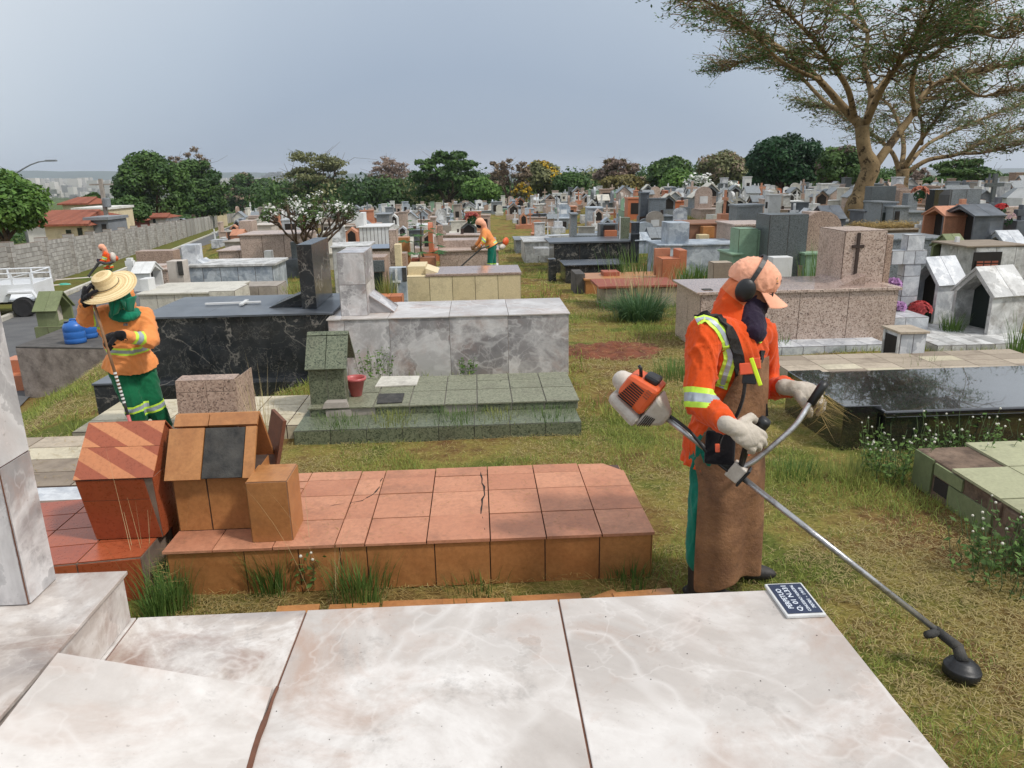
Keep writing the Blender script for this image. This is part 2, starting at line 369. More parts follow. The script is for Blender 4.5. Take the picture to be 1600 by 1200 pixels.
        if parent is not None: o.parent=parent
        if loc is not None: o.location=loc
        if bevel:
            b=o.modifiers.new('bevel','BEVEL'); b.width=bevel; b.segments=2; b.limit_method='ANGLE'; b.angle_limit=math.radians(35)
        return o
def tag(o,label=None,cat=None,group=None,kind=None):
    if label: o['label']=label
    if cat: o['category']=cat
    if group: o['group']=group
    if kind: o['kind']=kind
    return o
def thing(name,label,cat,loc=(0,0,0),rz=0,group=None):
    o=bpy.data.objects.new(name,None); col.objects.link(o); o.location=loc; o.rotation_euler=(0,0,rz); o.empty_display_size=.1
    return tag(o,label,cat,group)
def npmesh(name,V,F,mats,colors=None,parent=None,smoothf=False):
    # V (n,3), F (m,k) constant k; colors per vertex (n,4)
    me=bpy.data.meshes.new(name); n,m,k=len(V),len(F),F.shape[1]
    me.vertices.add(n); me.vertices.foreach_set('co',V.astype(np.float32).ravel())
    me.loops.add(m*k); me.loops.foreach_set('vertex_index',F.astype(np.int32).ravel())
    me.polygons.add(m); me.polygons.foreach_set('loop_start',np.arange(0,m*k,k,dtype=np.int32))
    try: me.polygons.foreach_set('loop_total',np.full(m,k,dtype=np.int32))
    except Exception: pass
    if not isinstance(mats,(list,tuple)): mats=[mats]
    for q in mats: me.materials.append(M[q] if isinstance(q,str) else q)
    if colors is not None:
        a=me.color_attributes.new('col','FLOAT_COLOR','POINT'); a.data.foreach_set('color',colors.astype(np.float32).ravel())
    if smoothf: me.polygons.foreach_set('use_smooth',np.ones(m,dtype=bool))
    me.update(calc_edges=True); me.validate()
    o=bpy.data.objects.new(name,me); col.objects.link(o)
    if parent is not None: o.parent=parent
    return o
FOOT=[]     # footprints that grass keeps off: x0,x1,y0,y1
def foot(x0,x1,y0,y1): FOOT.append((min(x0,x1),max(x0,x1),min(y0,y1),max(y0,y1)))
# ------------------------------------------------------------------ ground, road, verge
def ground_material():
    t=NT('mown_ground'); c=t.coord()
    a=t.n('ShaderNodeAttribute',attribute_name='col').outputs['Color']; s=t.n('ShaderNodeSeparateColor'); t.l(a,s.inputs[0])
    n1=t.noise(c,.9,6,.6); n2=t.noise(c,5,6,.7); n3=t.noise(c,38,5,.75)
    soil=t.ramp(n2,[(.3,lin(96,72,46,.9)),(.7,lin(142,108,70,.9))])
    straw=t.ramp(n3,[(.3,lin(104,98,44,.9)),(.7,lin(160,146,84,.9))])
    grass=t.ramp(n3,[(.3,lin(50,66,24,.9)),(.7,lin(100,116,52,.9))])
    f=t.math('ADD',t.math('MULTIPLY',n1,.6),t.math('MULTIPLY',n2,.4))
    b=t.mix(t.ramp(f,[(.40,K1),(.52,W1)]),soil,straw); b=t.mix(t.ramp(n1,[(.52,K1),(.60,g4(.8))]),b,grass)
    b=t.mix(s.outputs[0],b,(.12,.05,.028,1)); b=t.mix(s.outputs[1],b,grass)
    b=t.mix(t.ramp(n3,[(.25,g4(.6)),(.42,K1)]),b,(.03,.022,.012,1))
    t.bump(t.math('ADD',t.math('MULTIPLY',n3,.6),n2),.8,.03); return t.out(b,.95,.1)
M['ground']=ground_material()
def grid(name,us,vs,fn,mat,colf=None):
    V=[];C=[]
    for a in us:
        for b in vs:
            p=fn(a,b); V.append(p)
            if colf: C.append(colf(p))
    n=len(vs); F=[(i*n+j,(i+1)*n+j,(i+1)*n+j+1,i*n+j+1) for i in range(len(us)-1) for j in range(n-1)]
    o=npmesh(name,np.array(V),np.array(F),mat,np.array(C) if colf else None,None,True); return o
def geo(a,b,n,k=1.0):
    return [a+(b-a)*((i/n)**k) for i in range(n+1)]
RS=PZ(958,545,-.2)
def gcol(p):
    d=math.hypot((p[0]-RS.x)*.75,(p[1]-RS.y)*1.0); r=1-smooth(.25,.62,d+.25*mnoise.noise(Vector((p[0]*3,p[1]*3,2))))
    gr=smooth(60,110,math.hypot(p[0],p[1]))
    return (r,gr,0,1)
xs=sorted(set([-6000,-3000,-1500,-800,-400,-250,-160,-140]+[-120+i*3 for i in range(35)]+[-15+i*.25 for i in range(120)]+[15+i*1.5 for i in range(20)]+[45,60,80,110,160,250,400,800,1500,3000,6000]))
ys=sorted(set([-3000,-200,-30,-5]+[-1+i*.25 for i in range(100)]+[24+i*1.5 for i in range(40)]+[84+i*4 for i in range(46)]+[275,300,350,500,800,1200,2000,3500,6000]))
def gfn(x,y):
    z=gz(x,y)
    if abs(x)<14 and 0<y<25: z+=.018*mnoise.noise(Vector((x*.9,y*.9,0)))+.01*mnoise.noise(Vector((x*3.1,y*3.1,4)))
    return (x,y,z)
gr=grid('ground',xs,ys,gfn,'ground',gcol); gr['kind']='structure'
def asphalt():
    t=NT('asphalt'); c=t.coord(); n=t.noise(c,1.3,6,.65); f=t.noise(c,60,3,.7)
    b=t.ramp(n,[(.3,(.085,.085,.09,1)),(.7,(.14,.14,.14,1))]); b=t.mix(t.ramp(f,[(.45,K1),(.7,g4(.4))]),b,(.2,.2,.19,1)); t.bump(f,.4,.01); return t.out(b,.85,.2)
M['asphalt']=asphalt()
def rs(s0,s1,t0,t1,dz,n=60,mat='asphalt',name='road',k=2.0,ns=6,edge=0):
    r=random.Random(5)
    ts=geo(t0,t1,n,k)
    def f(t,s):
        if edge and s in (s0,s1): s+=r.uniform(-edge,edge)
        x,y=road_xy(s,t); return (x,y,gz(x,y)+dz)
    return grid(name,ts,[s0+(s1-s0)*i/ns for i in range(ns+1)],f,mat)
o=rs(S_R,S_K,2,330,.03,n=150,edge=.12); o['kind']='structure'
# kerb along the wall side
m=MB(); ts=geo(8,300,220,1.8)
for i in range(len(ts)-1):
    P=[]
    for z in (0.0,.15):
        for s,tt in ((S_K+.02,ts[i]+.01),(S_K+.20,ts[i]+.01),(S_K+.20,ts[i+1]-.01),(S_K+.02,ts[i+1]-.01)):
            x,y=road_xy(s,tt); P.append((x,y,gz(x,y)+z))
    m.hexa([P[0],P[3],P[2],P[1],P[4],P[7],P[6],P[5]])
o=m.build('kerb',['creamw']); o['kind']='structure'
o=rs(S_K+.2,S_W,8,300,.09,n=120,mat='ground',name='grass_verge'); o['kind']='structure'
me=o.data; a=me.color_attributes.new('col','FLOAT_COLOR','POINT'); a.data.foreach_set('color',np.tile(np.array([0,.55,0,1],dtype=np.float32),len(me.vertices)))
# red soil heap
def heap(px,py,r,h,name='soil_heap'):
    def f(a,b):
        rr=a; e=1+.35*mnoise.noise(Vector((math.cos(b)*1.6,math.sin(b)*1.6,3))); x=px+math.cos(b)*rr*r*1.35*e; y=py+math.sin(b)*rr*r*e; k=max(0,1-rr*rr); z=gz(x,y)-.02+h*k+(.06*mnoise.noise(Vector((x*7,y*7,1)))+.03*mnoise.noise(Vector((x*19,y*19,1))))*(k**.5)
        return (x,y,z)
    return grid(name,[i/22 for i in range(23)],[2*PI*i/50 for i in range(51)],f,'redsoil')
M['redsoil']=m_plain('red_soil',lin(92,50,34),lin(132,76,52),.95,6,.5,.9,dcol=(.03,.015,.01,1),bscale=30)
o=heap(RS.x,RS.y+.1,.60,.09); tag(o,kind='structure')
# ------------------------------------------------------------------ placing parts of a thing in world metres
def chain(o):
    m=Matrix.Identity(4)
    while o is not None:
        m=Matrix.LocRotScale(o.location,o.rotation_euler,o.scale)@m; o=o.parent
    return m
def wb(mb,name,mats,parent,**k):            # build a part given in world metres
    o=mb.build(name,mats,parent,**k); o.data.transform(chain(parent).inverted()); o.data.update(); return o
def bx(parent,name,mats,x0,x1,y0,y1,z0,z1,bevel=.006,**k):
    m=MB(); 
    if 'nx' in k or 'faces' in k:
        m.tbox(x0,x1,y0,y1,z0,z1,**k); bevel=0
        if len(mats)<2 or isinstance(mats,str): mats=[mats,'grout']
    else: m.box(x0,x1,y0,y1,z0,z1)
    return wb(m,name,mats,parent,bevel=bevel)
def base_of(x,y): return (x,y,gz(x,y))
def cross_mb(m,cx,y,z0,h,wd,t=.05,arm=.62,th=.05,mi=None):
    m.box(cx-t/2,cx+t/2,y-th/2,y+th/2,z0,z0+h,mi=mi)
    za=z0+h*arm; m.box(cx-wd/2,cx+wd/2,y-th/2-.002,y+th/2+.002,za-t/2,za+t/2,mi=mi)
def gable_house(parent,mat_wall,mat_roof,x0,x1,y0,y1,z0,ze,zr,ridge='y',openside='f',ov=.03,rt=.03,rim=.05,inner='dark',panel=None,nt=2,name='niche_house'):
    # little shrine: walls with a pitched roof; one gable end is open and recessed
    if ridge=='y': a0,a1,b0,b1=x0,x1,y0,y1
    else: a0,a1,b0,b1=y0,y1,x0,x1
    ax='y' if ridge=='y' else 'x'
    mid=(a0+a1)/2
    def pt(p): return p if ax=='y' else p
    m=MB()
    sgn = 1
    pent=[(a0,z0),(a1,z0),(a1,ze),(mid,zr),(a0,ze)]
    ip=[(a0+rim,z0+rim),(a1-rim,z0+rim),(a1-rim,ze-rim*.3),(mid,zr-rim*1.5),(a0+rim,ze-rim*.3)]
    # solid back portion + frame ring of the open end
    open_low = openside in ('f','l')
    dep=(b1-b0)*.55
    if open_low: s0,s1=b0+dep,b1; f0,f1=b0,b0+dep
    else: s0,s1=b0,b1-dep; f0,f1=b1-dep,b1
    m.prism(pent,ax,s0,s1)
    P=lambda q,b: (q[0],b,q[1]) if ax=='y' else (b,q[0],q[1])
    for i in range(5):
        j=(i+1)%5
        ob,oj,ii,ij=pent[i],pent[j],ip[i],ip[j]
        m.add([P(ob,f0),P(oj,f0),P(ij,f0),P(ii,f0),P(ob,f1),P(oj,f1),P(ij,f1),P(ii,f1)],[(0,1,2,3),(4,7,6,5),(0,4,5,1),(3,2,6,7)])
    h=wb(m,name,[mat_wall],parent)
    bm=bmesh.new(); bm.from_mesh(h.data); bmesh.ops.recalc_face_normals(bm,faces=bm.faces); bm.to_mesh(h.data); bm.free()
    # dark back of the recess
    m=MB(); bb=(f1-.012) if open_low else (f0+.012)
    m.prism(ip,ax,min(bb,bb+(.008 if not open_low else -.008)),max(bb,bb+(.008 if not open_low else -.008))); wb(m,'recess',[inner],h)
    # roof slabs
    m=MB(); L=(b1-b0)+2*ov
    for s in (-1,1):
        e=(a0-ov if s<0 else a1+ov); ez=ze-(zr-ze)/(mid-a0)*ov
        dx,dz=mid-e,zr-ez; ln=math.hypot(dx,dz); nx_,nz_=-dz/ln*(1 if dx>0 else -1),abs(dx)/ln
        for k in range(nt):
            c0=b0-ov+L*k/nt+.003; c1=b0-ov+L*(k+1)/nt-.003
            o0=(e+nx_*.002,ez+nz_*.002); r0=(mid+nx_*.002*0,zr+.002)
            q=[o0,r0,(mid,zr+rt/nz_),(e+nx_*rt,ez+nz_*rt)]
            if s>0: q=q[::-1]
            vs=[P(t_,c0) for t_ in q]+[P(t_,c1) for t_ in q]
            m.add(vs,[(0,1,2,3),(7,6,5,4),(0,4,5,1),(1,5,6,2),(2,6,7,3),(3,7,4,0)])
    r=wb(m,'roof',[mat_roof],parent)
    bm=bmesh.new(); bm.from_mesh(r.data); bmesh.ops.recalc_face_normals(bm,faces=bm.faces); bm.to_mesh(r.data); bm.free()
    return h,r
def flowers(name,label,pos,colr,n=9,r=.12,size=.035,leaf=True,cat='flowers',group=None):
    t=thing(name,label,cat,pos,0,group)
    V=[];F=[];C=[]; P2=random.Random(int(abs(pos[0]*991+pos[1]*77))+3)
    def petal(c,nrm,s,cl,k=6):
        u=nrm.orthogonal().normalized(); w=nrm.cross(u)
        for i in range(k):
            a=2*PI*i/k; d=u*math.cos(a)+w*math.sin(a); e=nrm.cross(d)
            b=len(V); V.extend([c, c+d*s*.55+e*s*.35+nrm*s*.25, c+d*s+nrm*s*.15, c+d*s*.55-e*s*.35+nrm*s*.25]); F.append((b,b+1,b+2,b+3))
            v=.7+P2.random()*.5; C.extend([(cl[0]*v,cl[1]*v,cl[2]*v,1)]*4)
    for i in range(n):
        d=Vector((P2.gauss(0,1),P2.gauss(0,1),abs(P2.gauss(0,1))+.2)).normalized()
        c=Vector((0,0,r*.9))+Vector((d.x*r,d.y*r,d.z*r*.8)); petal(c,d,size,colr); petal(c+d*.006,d,size*.6,tuple(q*.7 for q in colr))
    npmesh('petals',np.array([tuple(v) for v in V]),np.array(F),'petal',np.array(C),t)
    V.clear();F.clear();C.clear()
    for i in range(n*3):
        d=Vector((P2.gauss(0,1),P2.gauss(0,1),P2.gauss(0,.7)+.4)).normalized(); petal(Vector((0,0,r*.5))+d*r*.6,d,size*.9,(.03,.09,.03),2)
    npmesh('leaves',np.array([tuple(v) for v in V]),np.array(F),'petal',np.array(C),t)
    return t
# ------------------------------------------------------------------ the pale marble tomb the photograph was taken from
ZS=.62
t=thing('marble_tomb','large pale marble-tiled tomb filling the foreground, rust stained, with a stepped end and tall stele','tomb',(0,1.7,0))
bx(t,'tomb_body',['onyx2','grout'],-3.2,1.115,1.0,2.255,0,ZS-.02,nx=5,ny=2,nz=1,faces='bfr')
m=MB(); m.mi=0
for x0,x1,k_ in ((-1.19,-.625,1),(-.619,.243,0),(.249,1.125,0)):
    m.box(x0,x1,.95,2.265,ZS-.018,ZS,mi=k_)
m.box(-3.2,-1.196,.95,2.265,ZS-.018,ZS)
wb(m,'top_slab',['onyx','onyxs'],t,bevel=.003)
m=MB(); m.box(-3.2,1.118,.97,2.258,ZS-.03,ZS-.006,mi=0); wb(m,'joint_bed',['rust'],t)
m=MB(); m.box(-3.2,-1.206,.95,2.25,ZS+.002,.785,mi=0); m.box(-3.2,-1.196,.94,2.262,.787,.80,mi=0); wb(m,'raised_step',['onyxs'],t,bevel=.002)
m=MB(); m.tbox(-2.3,-1.41,2.075,2.225,.802,2.3,nx=2,ny=1,nz=3,gap=.005,fz=[0,.30,.62,1],faces='frbt'); s_=wb(m,'stele',['onyx2','rust'],t)
# broken corner stain and the leaning loose tile with its strip of old mortar
a,b,c_,d_=Vector((-1.175,1.80,.815)),Vector((-.63,1.85,.632)),Vector((-.60,1.30,.632)),Vector((-1.15,1.30,.812))
t2=thing('loose_tile','loose pale marble tile leaning askew on the foreground tomb beside the raised step','tile',tuple(a))
m=MB(); up=Vector((0,0,-.012)); m.add([a+up,d_+up,c_+up,b+up,a,d_,c_,b],[(0,1,2,3),(7,6,5,4),(0,4,5,1),(1,5,6,2),(2,6,7,3),(3,7,4,0)]); wb(m,'loose_tile_face',['onyx'],t2).name='tile_slab'
m=MB(); r9=random.Random(4)
pts=[Vector((-.616+r9.uniform(-.004,.004),1.86-.05*i,.626)) for i in range(12)]
m.tube(pts,[.004+r9.random()*.006 for _ in pts],6); wb(m,'mortar_strip',['rust'],t)
# the enamel number plate at the corner
pl=thing('number_plate','dark blue enamel grave plate with white lettering at the marble tomb corner','plaque',(1.05,2.185,ZS))
bx(pl,'plate_rim',['white'],.982,1.115,2.086,2.284,ZS+.001,ZS+.013,bevel=.003)
M['navy']=m_plain('navy_enamel',lin(22,34,62),lin(28,42,72),.25,5,.1,0)
bx(pl,'enamel_face',['navy'],.990,1.107,2.096,2.275,ZS+.0135,ZS+.015,bevel=0)
M['lettering']=m_plain('enamel_lettering',lin(200,208,218),lin(214,220,228),.4,5,0,0)
def text_mesh(s,size,parent,mat,loc,rot,squash=None,name='lettering',ext=.0004,align='LEFT'):
    cu=bpy.data.curves.new(name,'FONT'); cu.body=s; cu.size=size; cu.extrude=ext; cu.align_x=align; cu.align_y='CENTER'; cu.resolution_u=3; cu.offset=size*.018
    ob=bpy.data.objects.new('tmp',cu); col.objects.link(ob); bpy.context.view_layer.update()
    me=bpy.data.meshes.new_from_object(ob.evaluated_get(bpy.context.evaluated_depsgraph_get())); bpy.data.objects.remove(ob)
    xs=[v.co.x for v in me.vertices]
    if squash:
        k=squash/(max(xs)-min(xs)); me.transform(Matrix.Diagonal((k,1,1,1)))
    o=bpy.data.objects.new(name,me); col.objects.link(o); o.data.materials.clear(); o.data.materials.append(M[mat] if isinstance(mat,str) else mat)
    o.parent=parent; me.transform(chain(parent).inverted()@(Matrix.Translation(loc)@rot)); return o
RT=Matrix.Rotation(PI/2,4,'Z')
for i,(s,sz,xx,y0,wd) in enumerate((('PERPETUO',.025,1.013,2.122,.120),('Q. 01 N.331',.025,1.040,2.106,.155),('CONCESSAO MUNICIPAL',.015,1.068,2.104,.160),('70701 - 1918',.016,1.091,2.120,.125))):
    text_mesh(s,sz,pl,'lettering',Vector((xx,y0,ZS+.0158)),RT,wd)
foot(-3.3,1.15,.9,2.3)
# ------------------------------------------------------------------ the terracotta tomb, second row
t=thing('terracotta_tomb','long low terracotta-tiled tomb with ochre glazed sides, cracked tiles and grass at its foot','tomb',base_of(-.3,3.9))
OZ=.25
m=MB(); m.tbox(-1.60,.855,3.42,4.36,0,OZ,nx=9,ny=3,nz=1,gap=.006,faces='fbrl',core=1,skipt=(),jit=.003,fx=[0,.155,.265,.35,.405,.545,.66,.775,.89,1]); wb(m,'side_tiles',['ochre','dgrout'],t)
m=MB()
fx=[0,.10,.22,.345,.405,.53,.66,.775,.89,1.0]; fy=[0,.30,.62,.86,1]
m.quadtiles((-1.62,3.40,OZ+.001),(2.49,0,0),(0,.97,0),9,4,.0065,.012,((0,3),(0,2),(1,2),(8,3)),.006,fx,fy)
# cracked corner pieces
m.quadtiles((-1.61,4.0,OZ+.001),(.24,0,.01),(0,.12,0),2,1,.012,.012); m.quadtiles((-1.37,4.0,OZ+.001),(.30,0,.008),(0.01,.22,0),2,2,.014,.014)
m.prism([(.60,4.14),(.86,4.14),(.855,4.24),(.76,4.355),(.60,4.36)],'z',OZ+.002,OZ+.014); wb(m,'top_tiles',['terra'],t)
foot(-1.62,.87,3.4,4.37)
# cracks filled with earth
m=MB(); r9=random.Random(9)
for P_ in ([(-.62,4.25),(-.63,4.05),(-.70,3.92),(-.95,3.84),(-1.15,3.77),(-1.25,3.62)],[(-.02,4.3),(0,4.0),(-.02,3.7),(.0,3.45)]):
    pts=[]
    for q in range(len(P_)-1):
        for k in range(5):
            f=k/5; pts.append((P_[q][0]*(1-f)+P_[q+1][0]*f+r9.uniform(-.006,.006),P_[q][1]*(1-f)+P_[q+1][1]*f+r9.uniform(-.006,.006),OZ+.0135))
    m.tube(pts,[r9.uniform(.002,.007) for _ in pts],5)
wb(m,'earth_filled_cracks',['dark'],t)
# ochre niche house with charred front panel (stands on the tomb)
hx0,hx1,hy0,hy1=-1.61,-1.20,3.63,3.93; z0=OZ+.014
q1=PY(391,745,3.60).z; q2=PY(405,648,3.78).z
m=MB(); m.tbox(hx0,hx1,hy0,hy1,z0,q1-.005,nx=2,ny=1,nz=1,gap=.008,faces='flbr',fx=[0,.42,1]); wb(m,'niche_base',['ochre','dgrout'],t)
xr=hx1-.0; ym=(hy0+hy1)/2+.02
def slope(m,x0,x1,ya,za,yb,zb,th,mi=0,tile=None):
    d=Vector((0,yb-ya,zb-za)).normalized(); n=Vector((0,-d.z,d.y)); 
    if n.z<0: n=-n
    A,B=Vector((0,ya,za)),Vector((0,yb,zb))
    P=[Vector((x0,0,0))+A,Vector((x1,0,0))+A,Vector((x1,0,0))+B,Vector((x0,0,0))+B]; Q=[p+n*th for p in P]
    m.add(P+Q,[(0,3,2,1),(4,5,6,7),(0,1,5,4),(1,2,6,5),(2,3,7,6),(3,0,4,7)],tile,mi)
m=MB(); lower=q1+.02
yb,zb=ym-.055,q2-.055
slope(m,hx0-.02,hx0+.16,hy0-.04,q1-.005,yb,zb,.015); slope(m,hx0+.0,hx0+.175,yb+.004,zb+.006,ym,q2,.017); slope(m,hx0+.18,hx1+.02,yb+.004,zb+.006,ym,q2,.019)
slope(m,hx1-.035,hx1+.02,hy0-.04,q1-.005,yb,zb,.018)
slope(m,hx0,hx1+.02,hy1+.04,q1-.02,ym,q2,.018)
rf=wb(m,'roof',['ochre'],t)
m=MB(); slope(m,hx0+.165,hx1-.04,hy0-.036,q1,yb-.002,zb,.010); wb(m,'charred_panel',['soot'],t)
m=MB(); m.prism([(hy0,q1-.004),(hy1,q1-.004),(ym,q2-.01)],'x',hx0+.005,hx0+.03); m.prism([(hy0+.03,q1-.004),(hy1-.03,q1-.004),(ym,q2-.05)],'x',hx1-.12,hx1-.10); wb(m,'gable_filling',['cement'],t)
m=MB(); m.X=Matrix.Translation((hx1+.03,hy1+.015,q1-.10))@Matrix.Rotation(math.radians(14),4,'Y')@Matrix.Rotation(math.radians(35),4,'Z'); m.box(-.01,.01,-.02,.16,0,.30); wb(m,'rusty_door_leaf',['rust'],t)
# small ochre block beside it
m=MB(); m.tbox(-1.185,-.985,3.47,3.70,z0,PY(455,752,3.47).z,nx=1,ny=1,nz=1,gap=.004,faces='flrbt'); sb=wb(m,'flower_box',['ochre','grout'],t)
sb.data.transform(Matrix.Translation((0,0,0)))
# fallen tiles in front of it, on the ground
for i,(u,v,rz,s) in enumerate(((480,925,.05,.20),(560,932,.03,.24),(650,930,.02,.30),(740,922,-.02,.30),(850,912,.05,.34),(925,910,.3,.30),(1000,916,.1,.30))):
    p=PZ(u,v,.03); m=MB(); 
    if i==5: m.prism([(-s/2,-s/3),(s/2,-s/3+.02),(s*.4,s*.3),(-s*.5,s*.1)],'z',-.012,.006)
    else: m.box(-s/2,s/2,-.09,.09,-.03,.006)
    o=m.build('fallen_tile',['ochre']); o.location=(p.x,min(p.y,3.12),.045); o.rotation_euler=(.03*(-1)**i,.02,rz)
    tag(o,('leftmost fallen ochre tile, almost hidden by the tufts below the small ochre block','second fallen ochre tile from the left, under the grass tufts','third fallen ochre tile from the left at the terracotta tomb foot','fourth fallen ochre tile from the left at the terracotta tomb foot','long fallen ochre tile just before the pointed broken one','broken fallen ochre tile with a slanting pointed edge','last fallen ochre tile, nearest to the trimmer worker')[i],'tile','tiles fallen along the foot of the terracotta tomb'); foot(p.x-s/2,p.x+s/2,p.y-.08,p.y+.08)
# ------------------------------------------------------------------ red tomb with the striped box
t=thing('red_tile_tomb','red glazed-tile tomb carrying a slanted box with diagonal orange and red stripes','tomb',base_of(-2.1,3.6))
m=MB(); m.hexa([(-2.9,3.25,0),(-1.72,3.40,0),(-1.72,4.15,0),(-2.9,4.15,0),(-2.9,3.25,.24),(-1.72,3.40,.24),(-1.72,4.15,.24),(-2.9,4.15,.24)],mi=1)
m.quadtiles((-2.9,3.25,0),(1.18,.15,0),(0,0,.24),4,1,.009,.005,mi=0); m.quadtiles((-2.9,3.25,.241),(1.18,.15,0),(0,.82,0),4,4,.008,.005,mi=0); m.quadtiles((-1.72,3.40,0),(0,.75,0),(0,0,.24),2,1,.009,.005,((0,0),),mi=0)
wb(m,'tomb_body',['redtile','grout'],t); foot(-2.9,-1.7,3.25,4.15)
fz=PY(241,747,3.56).z; rz=PY(255,659,3.78).z
x0,x1=-2.03,-1.69; yf,ym,yb=3.60,3.79,3.98
P=[(x0,yf,.25),(x1,yf,.25),(x1-.005,yb,.25),(x0,yb,.25),(x0-.03,yf-.04,fz),(x1+.01,yf-.04,fz),(x1+.01,yb+.03,fz+.01),(x0-.03,yb+.03,fz+.01)]
m=MB(); m.hexa(P,mi=1)
v_=lambda i: Vector(P[i])
m.quadtiles(v_(0),v_(1)-v_(0),v_(4)-v_(0),1,2,.004,.004,fb=[0,.66,1],mi=0); m.quadtiles(v_(1),v_(2)-v_(1),v_(5)-v_(1),1,1,.004,.004,mi=0)
bd=wb(m,'box_body',['redtile','grout'],t)
m=MB(); m.prism([(yf-.04,fz+.001),(yb+.03,fz+.001),(ym,rz)],'x',x0-.03,x1+.01); wb(m,'box_gable',['redtile'],t)
# striped sloping face
ZR=Vector((0,ym,rz)); ZF=Vector((0,yf-.045,fz+.004)); dn=(ZR-ZF); nn=Vector((0,-dn.z,dn.y)).normalized()*.006
m=MB(); W_=x1+.02-(x0-.035); H_=dn.length
def SP(a,b): return Vector((x0-.035+a,0,0))+ZF+dn*(b/H_)
def clip(poly,f,s):
    out=[]
    for i in range(len(poly)):
        a,b=poly[i],poly[(i+1)%len(poly)]; fa,fb=f(a),f(b)
        if fa>=0: out.append(a)
        if fa*fb<0:
            k=fa/(fa-fb); out.append((a[0]+(b[0]-a[0])*k,a[1]+(b[1]-a[1])*k))
    return out
sl=.62; stw=.085
for half in (0,1):
    y_a,y_b=(0,H_*.55) if half==0 else (H_*.55+.002,H_)
    for k in range(-1,9):
        c0=-.06+k*stw+ (.045 if half else 0); rect=[(0,y_a),(W_,y_a),(W_,y_b),(0,y_b)]
        q=clip(rect,lambda p:(p[1]+p[0]*sl)-c0,0)
        if len(q)<3: continue
        q=clip(q,lambda p:(c0+stw)-(p[1]+p[0]*sl),0)
        if len(q)<3: continue
        pp=[SP(*z) for z in q]; n=len(pp)
        m.add(pp+[p+nn for p in pp],[tuple(range(n,2*n))]+[(i,(i+1)%n,n+(i+1)%n,n+i) for i in range(n)],None,k%2)
wb(m,'striped_face',['stripe1','stripe2'],t)
m=MB(); slope(m,x0-.035,x1+.02,yb+.04,fz,ym,rz,.006); wb(m,'rear_roof',['redtile'],t)
# white slab and worn low tombs at the left
o=MB(); p=PZ(80,845,.22); o.box(-3.6,-2.50+.12,3.75,4.40,0,.22); q=o.build('white_slab',['marble'],None,bevel=.005); q.data.transform(Matrix.Translation((3.1,-4,0))); q.location=(-3.1,4,0); tag(q,'plain white marble slab grave just behind the red-tiled tomb','tomb'); foot(-3.6,-2.3,3.6,4.45)
t=thing('worn_tile_tomb','low worn brown-tiled tomb with one row of cream tiles, left of the striped box','tomb',base_of(-3,5))
m=MB(); m.tbox(-4.1,-2.0,4.60,5.60,-.1,.14,nx=3,ny=4,nz=1,gap=.012,faces='fbrt',skipt=((0,2),(1,2),(2,2))); wb(m,'tomb_body',['worn','dgrout'],t)
m=MB(); m.quadtiles((-4.1,4.60,.14),(2.1,0,0),(0,1.0,0),3,4,.012,.004,[(i,j) for i in range(3) for j in (0,1,3)]); wb(m,'cream_tile_row',['wornw'],t); foot(-4.1,-2.0,4.6,5.6)
# ------------------------------------------------------------------ brown granite reading-desk stone with cream tomb behind
t=thing('cream_tile_tomb','low cream-tiled tomb whose end carries a sloping pinkish granite desk stone','tomb',base_of(-2,6.4))
m=MB(); m.tbox(-3.45,-.95,6.05,6.95,-.12,.02,nx=7,ny=3,nz=1,gap=.01,faces='fbrlt'); wb(m,'tomb_body',['wornw','dgrout'],t); foot(-3.45,-1.0,6.05,6.95)
y=5.95; xa,xb=PY(277,652,y).x,PY(372,648,y).x; zt=PY(330,590,6.1).z; z_b=PY(330,655,y).z
P=[(xa,y,-.1),(xb,y,-.1),(xb+.02,y+.42,-.1),(xa,y+.42,-.1),(xa+.0,y+.06,zt),(xb-.02,y+.06,zt),(xb-.02,y+.22,zt+.005),(xa,y+.22,zt+.005)]
m=MB(); m.hexa(P,mi=1); V_=[Vector(p) for p in P]; m.quadtiles(V_[0],V_[1]-V_[0],V_[4]-V_[0],2,3,.004,.005,fb=[0,.12,.83,1],mi=0); m.quadtiles(V_[1],V_[2]-V_[1],V_[5]-V_[1],1,1,.004,.004,mi=0); m.quadtiles(V_[4],V_[5]-V_[4],V_[7]-V_[4],1,1,.004,.004,mi=0)
wb(m,'desk_stone',['brown','grout'],t); foot(xa,xb,y,y+.4)
m=MB(); m.box(xa-.05,xb+.1,y-.12,y-.01,-.15,.0); wb(m,'desk_footing',['brown'],t)
# ------------------------------------------------------------------ green tomb
t=thing('green_tile_tomb','stepped tomb of speckled green tiles, some broken, with a green niche house','tomb',base_of(-.3,6.3))
gb=-.16
m=MB(); m.tbox(-1.56,.83,5.86,7.2,gb,PY(700,665,5.88).z,nx=8,ny=3,nz=1,gap=.006,faces='frlbt',skipf=()); wb(m,'plinth',['gsp','cementd'],t); foot(-1.56,.83,5.86,7.2)
zt=.10; zp=PY(700,665,5.88).z
m=MB(); m.tbox(-1.50,.85,6.23,7.17,zp,zt,nx=8,ny=3,nz=1,gap=.010,faces='frlb',skipf=((1,0),(4,0)),fx=[0,.11,.24,.37,.50,.62,.75,.875,1]); wb(m,'body',['gsp','cement'],t)
m=MB(); m.quadtiles((-1.52,6.21,zt+.001),(2.39,0,0),(0,.98,0),8,3,.010,.010,(),.004,[0,.11,.24,.37,.50,.62,.75,.875,1],[0,.45,.75,1]); wb(m,'top_tiles',['gworn'],t)
m=MB(); m.box(-1.36+.0,-1.14,6.215,6.228,.0,.09); wb(m,'broken_tile_patch',['cement'],t)
hz=zt+.012
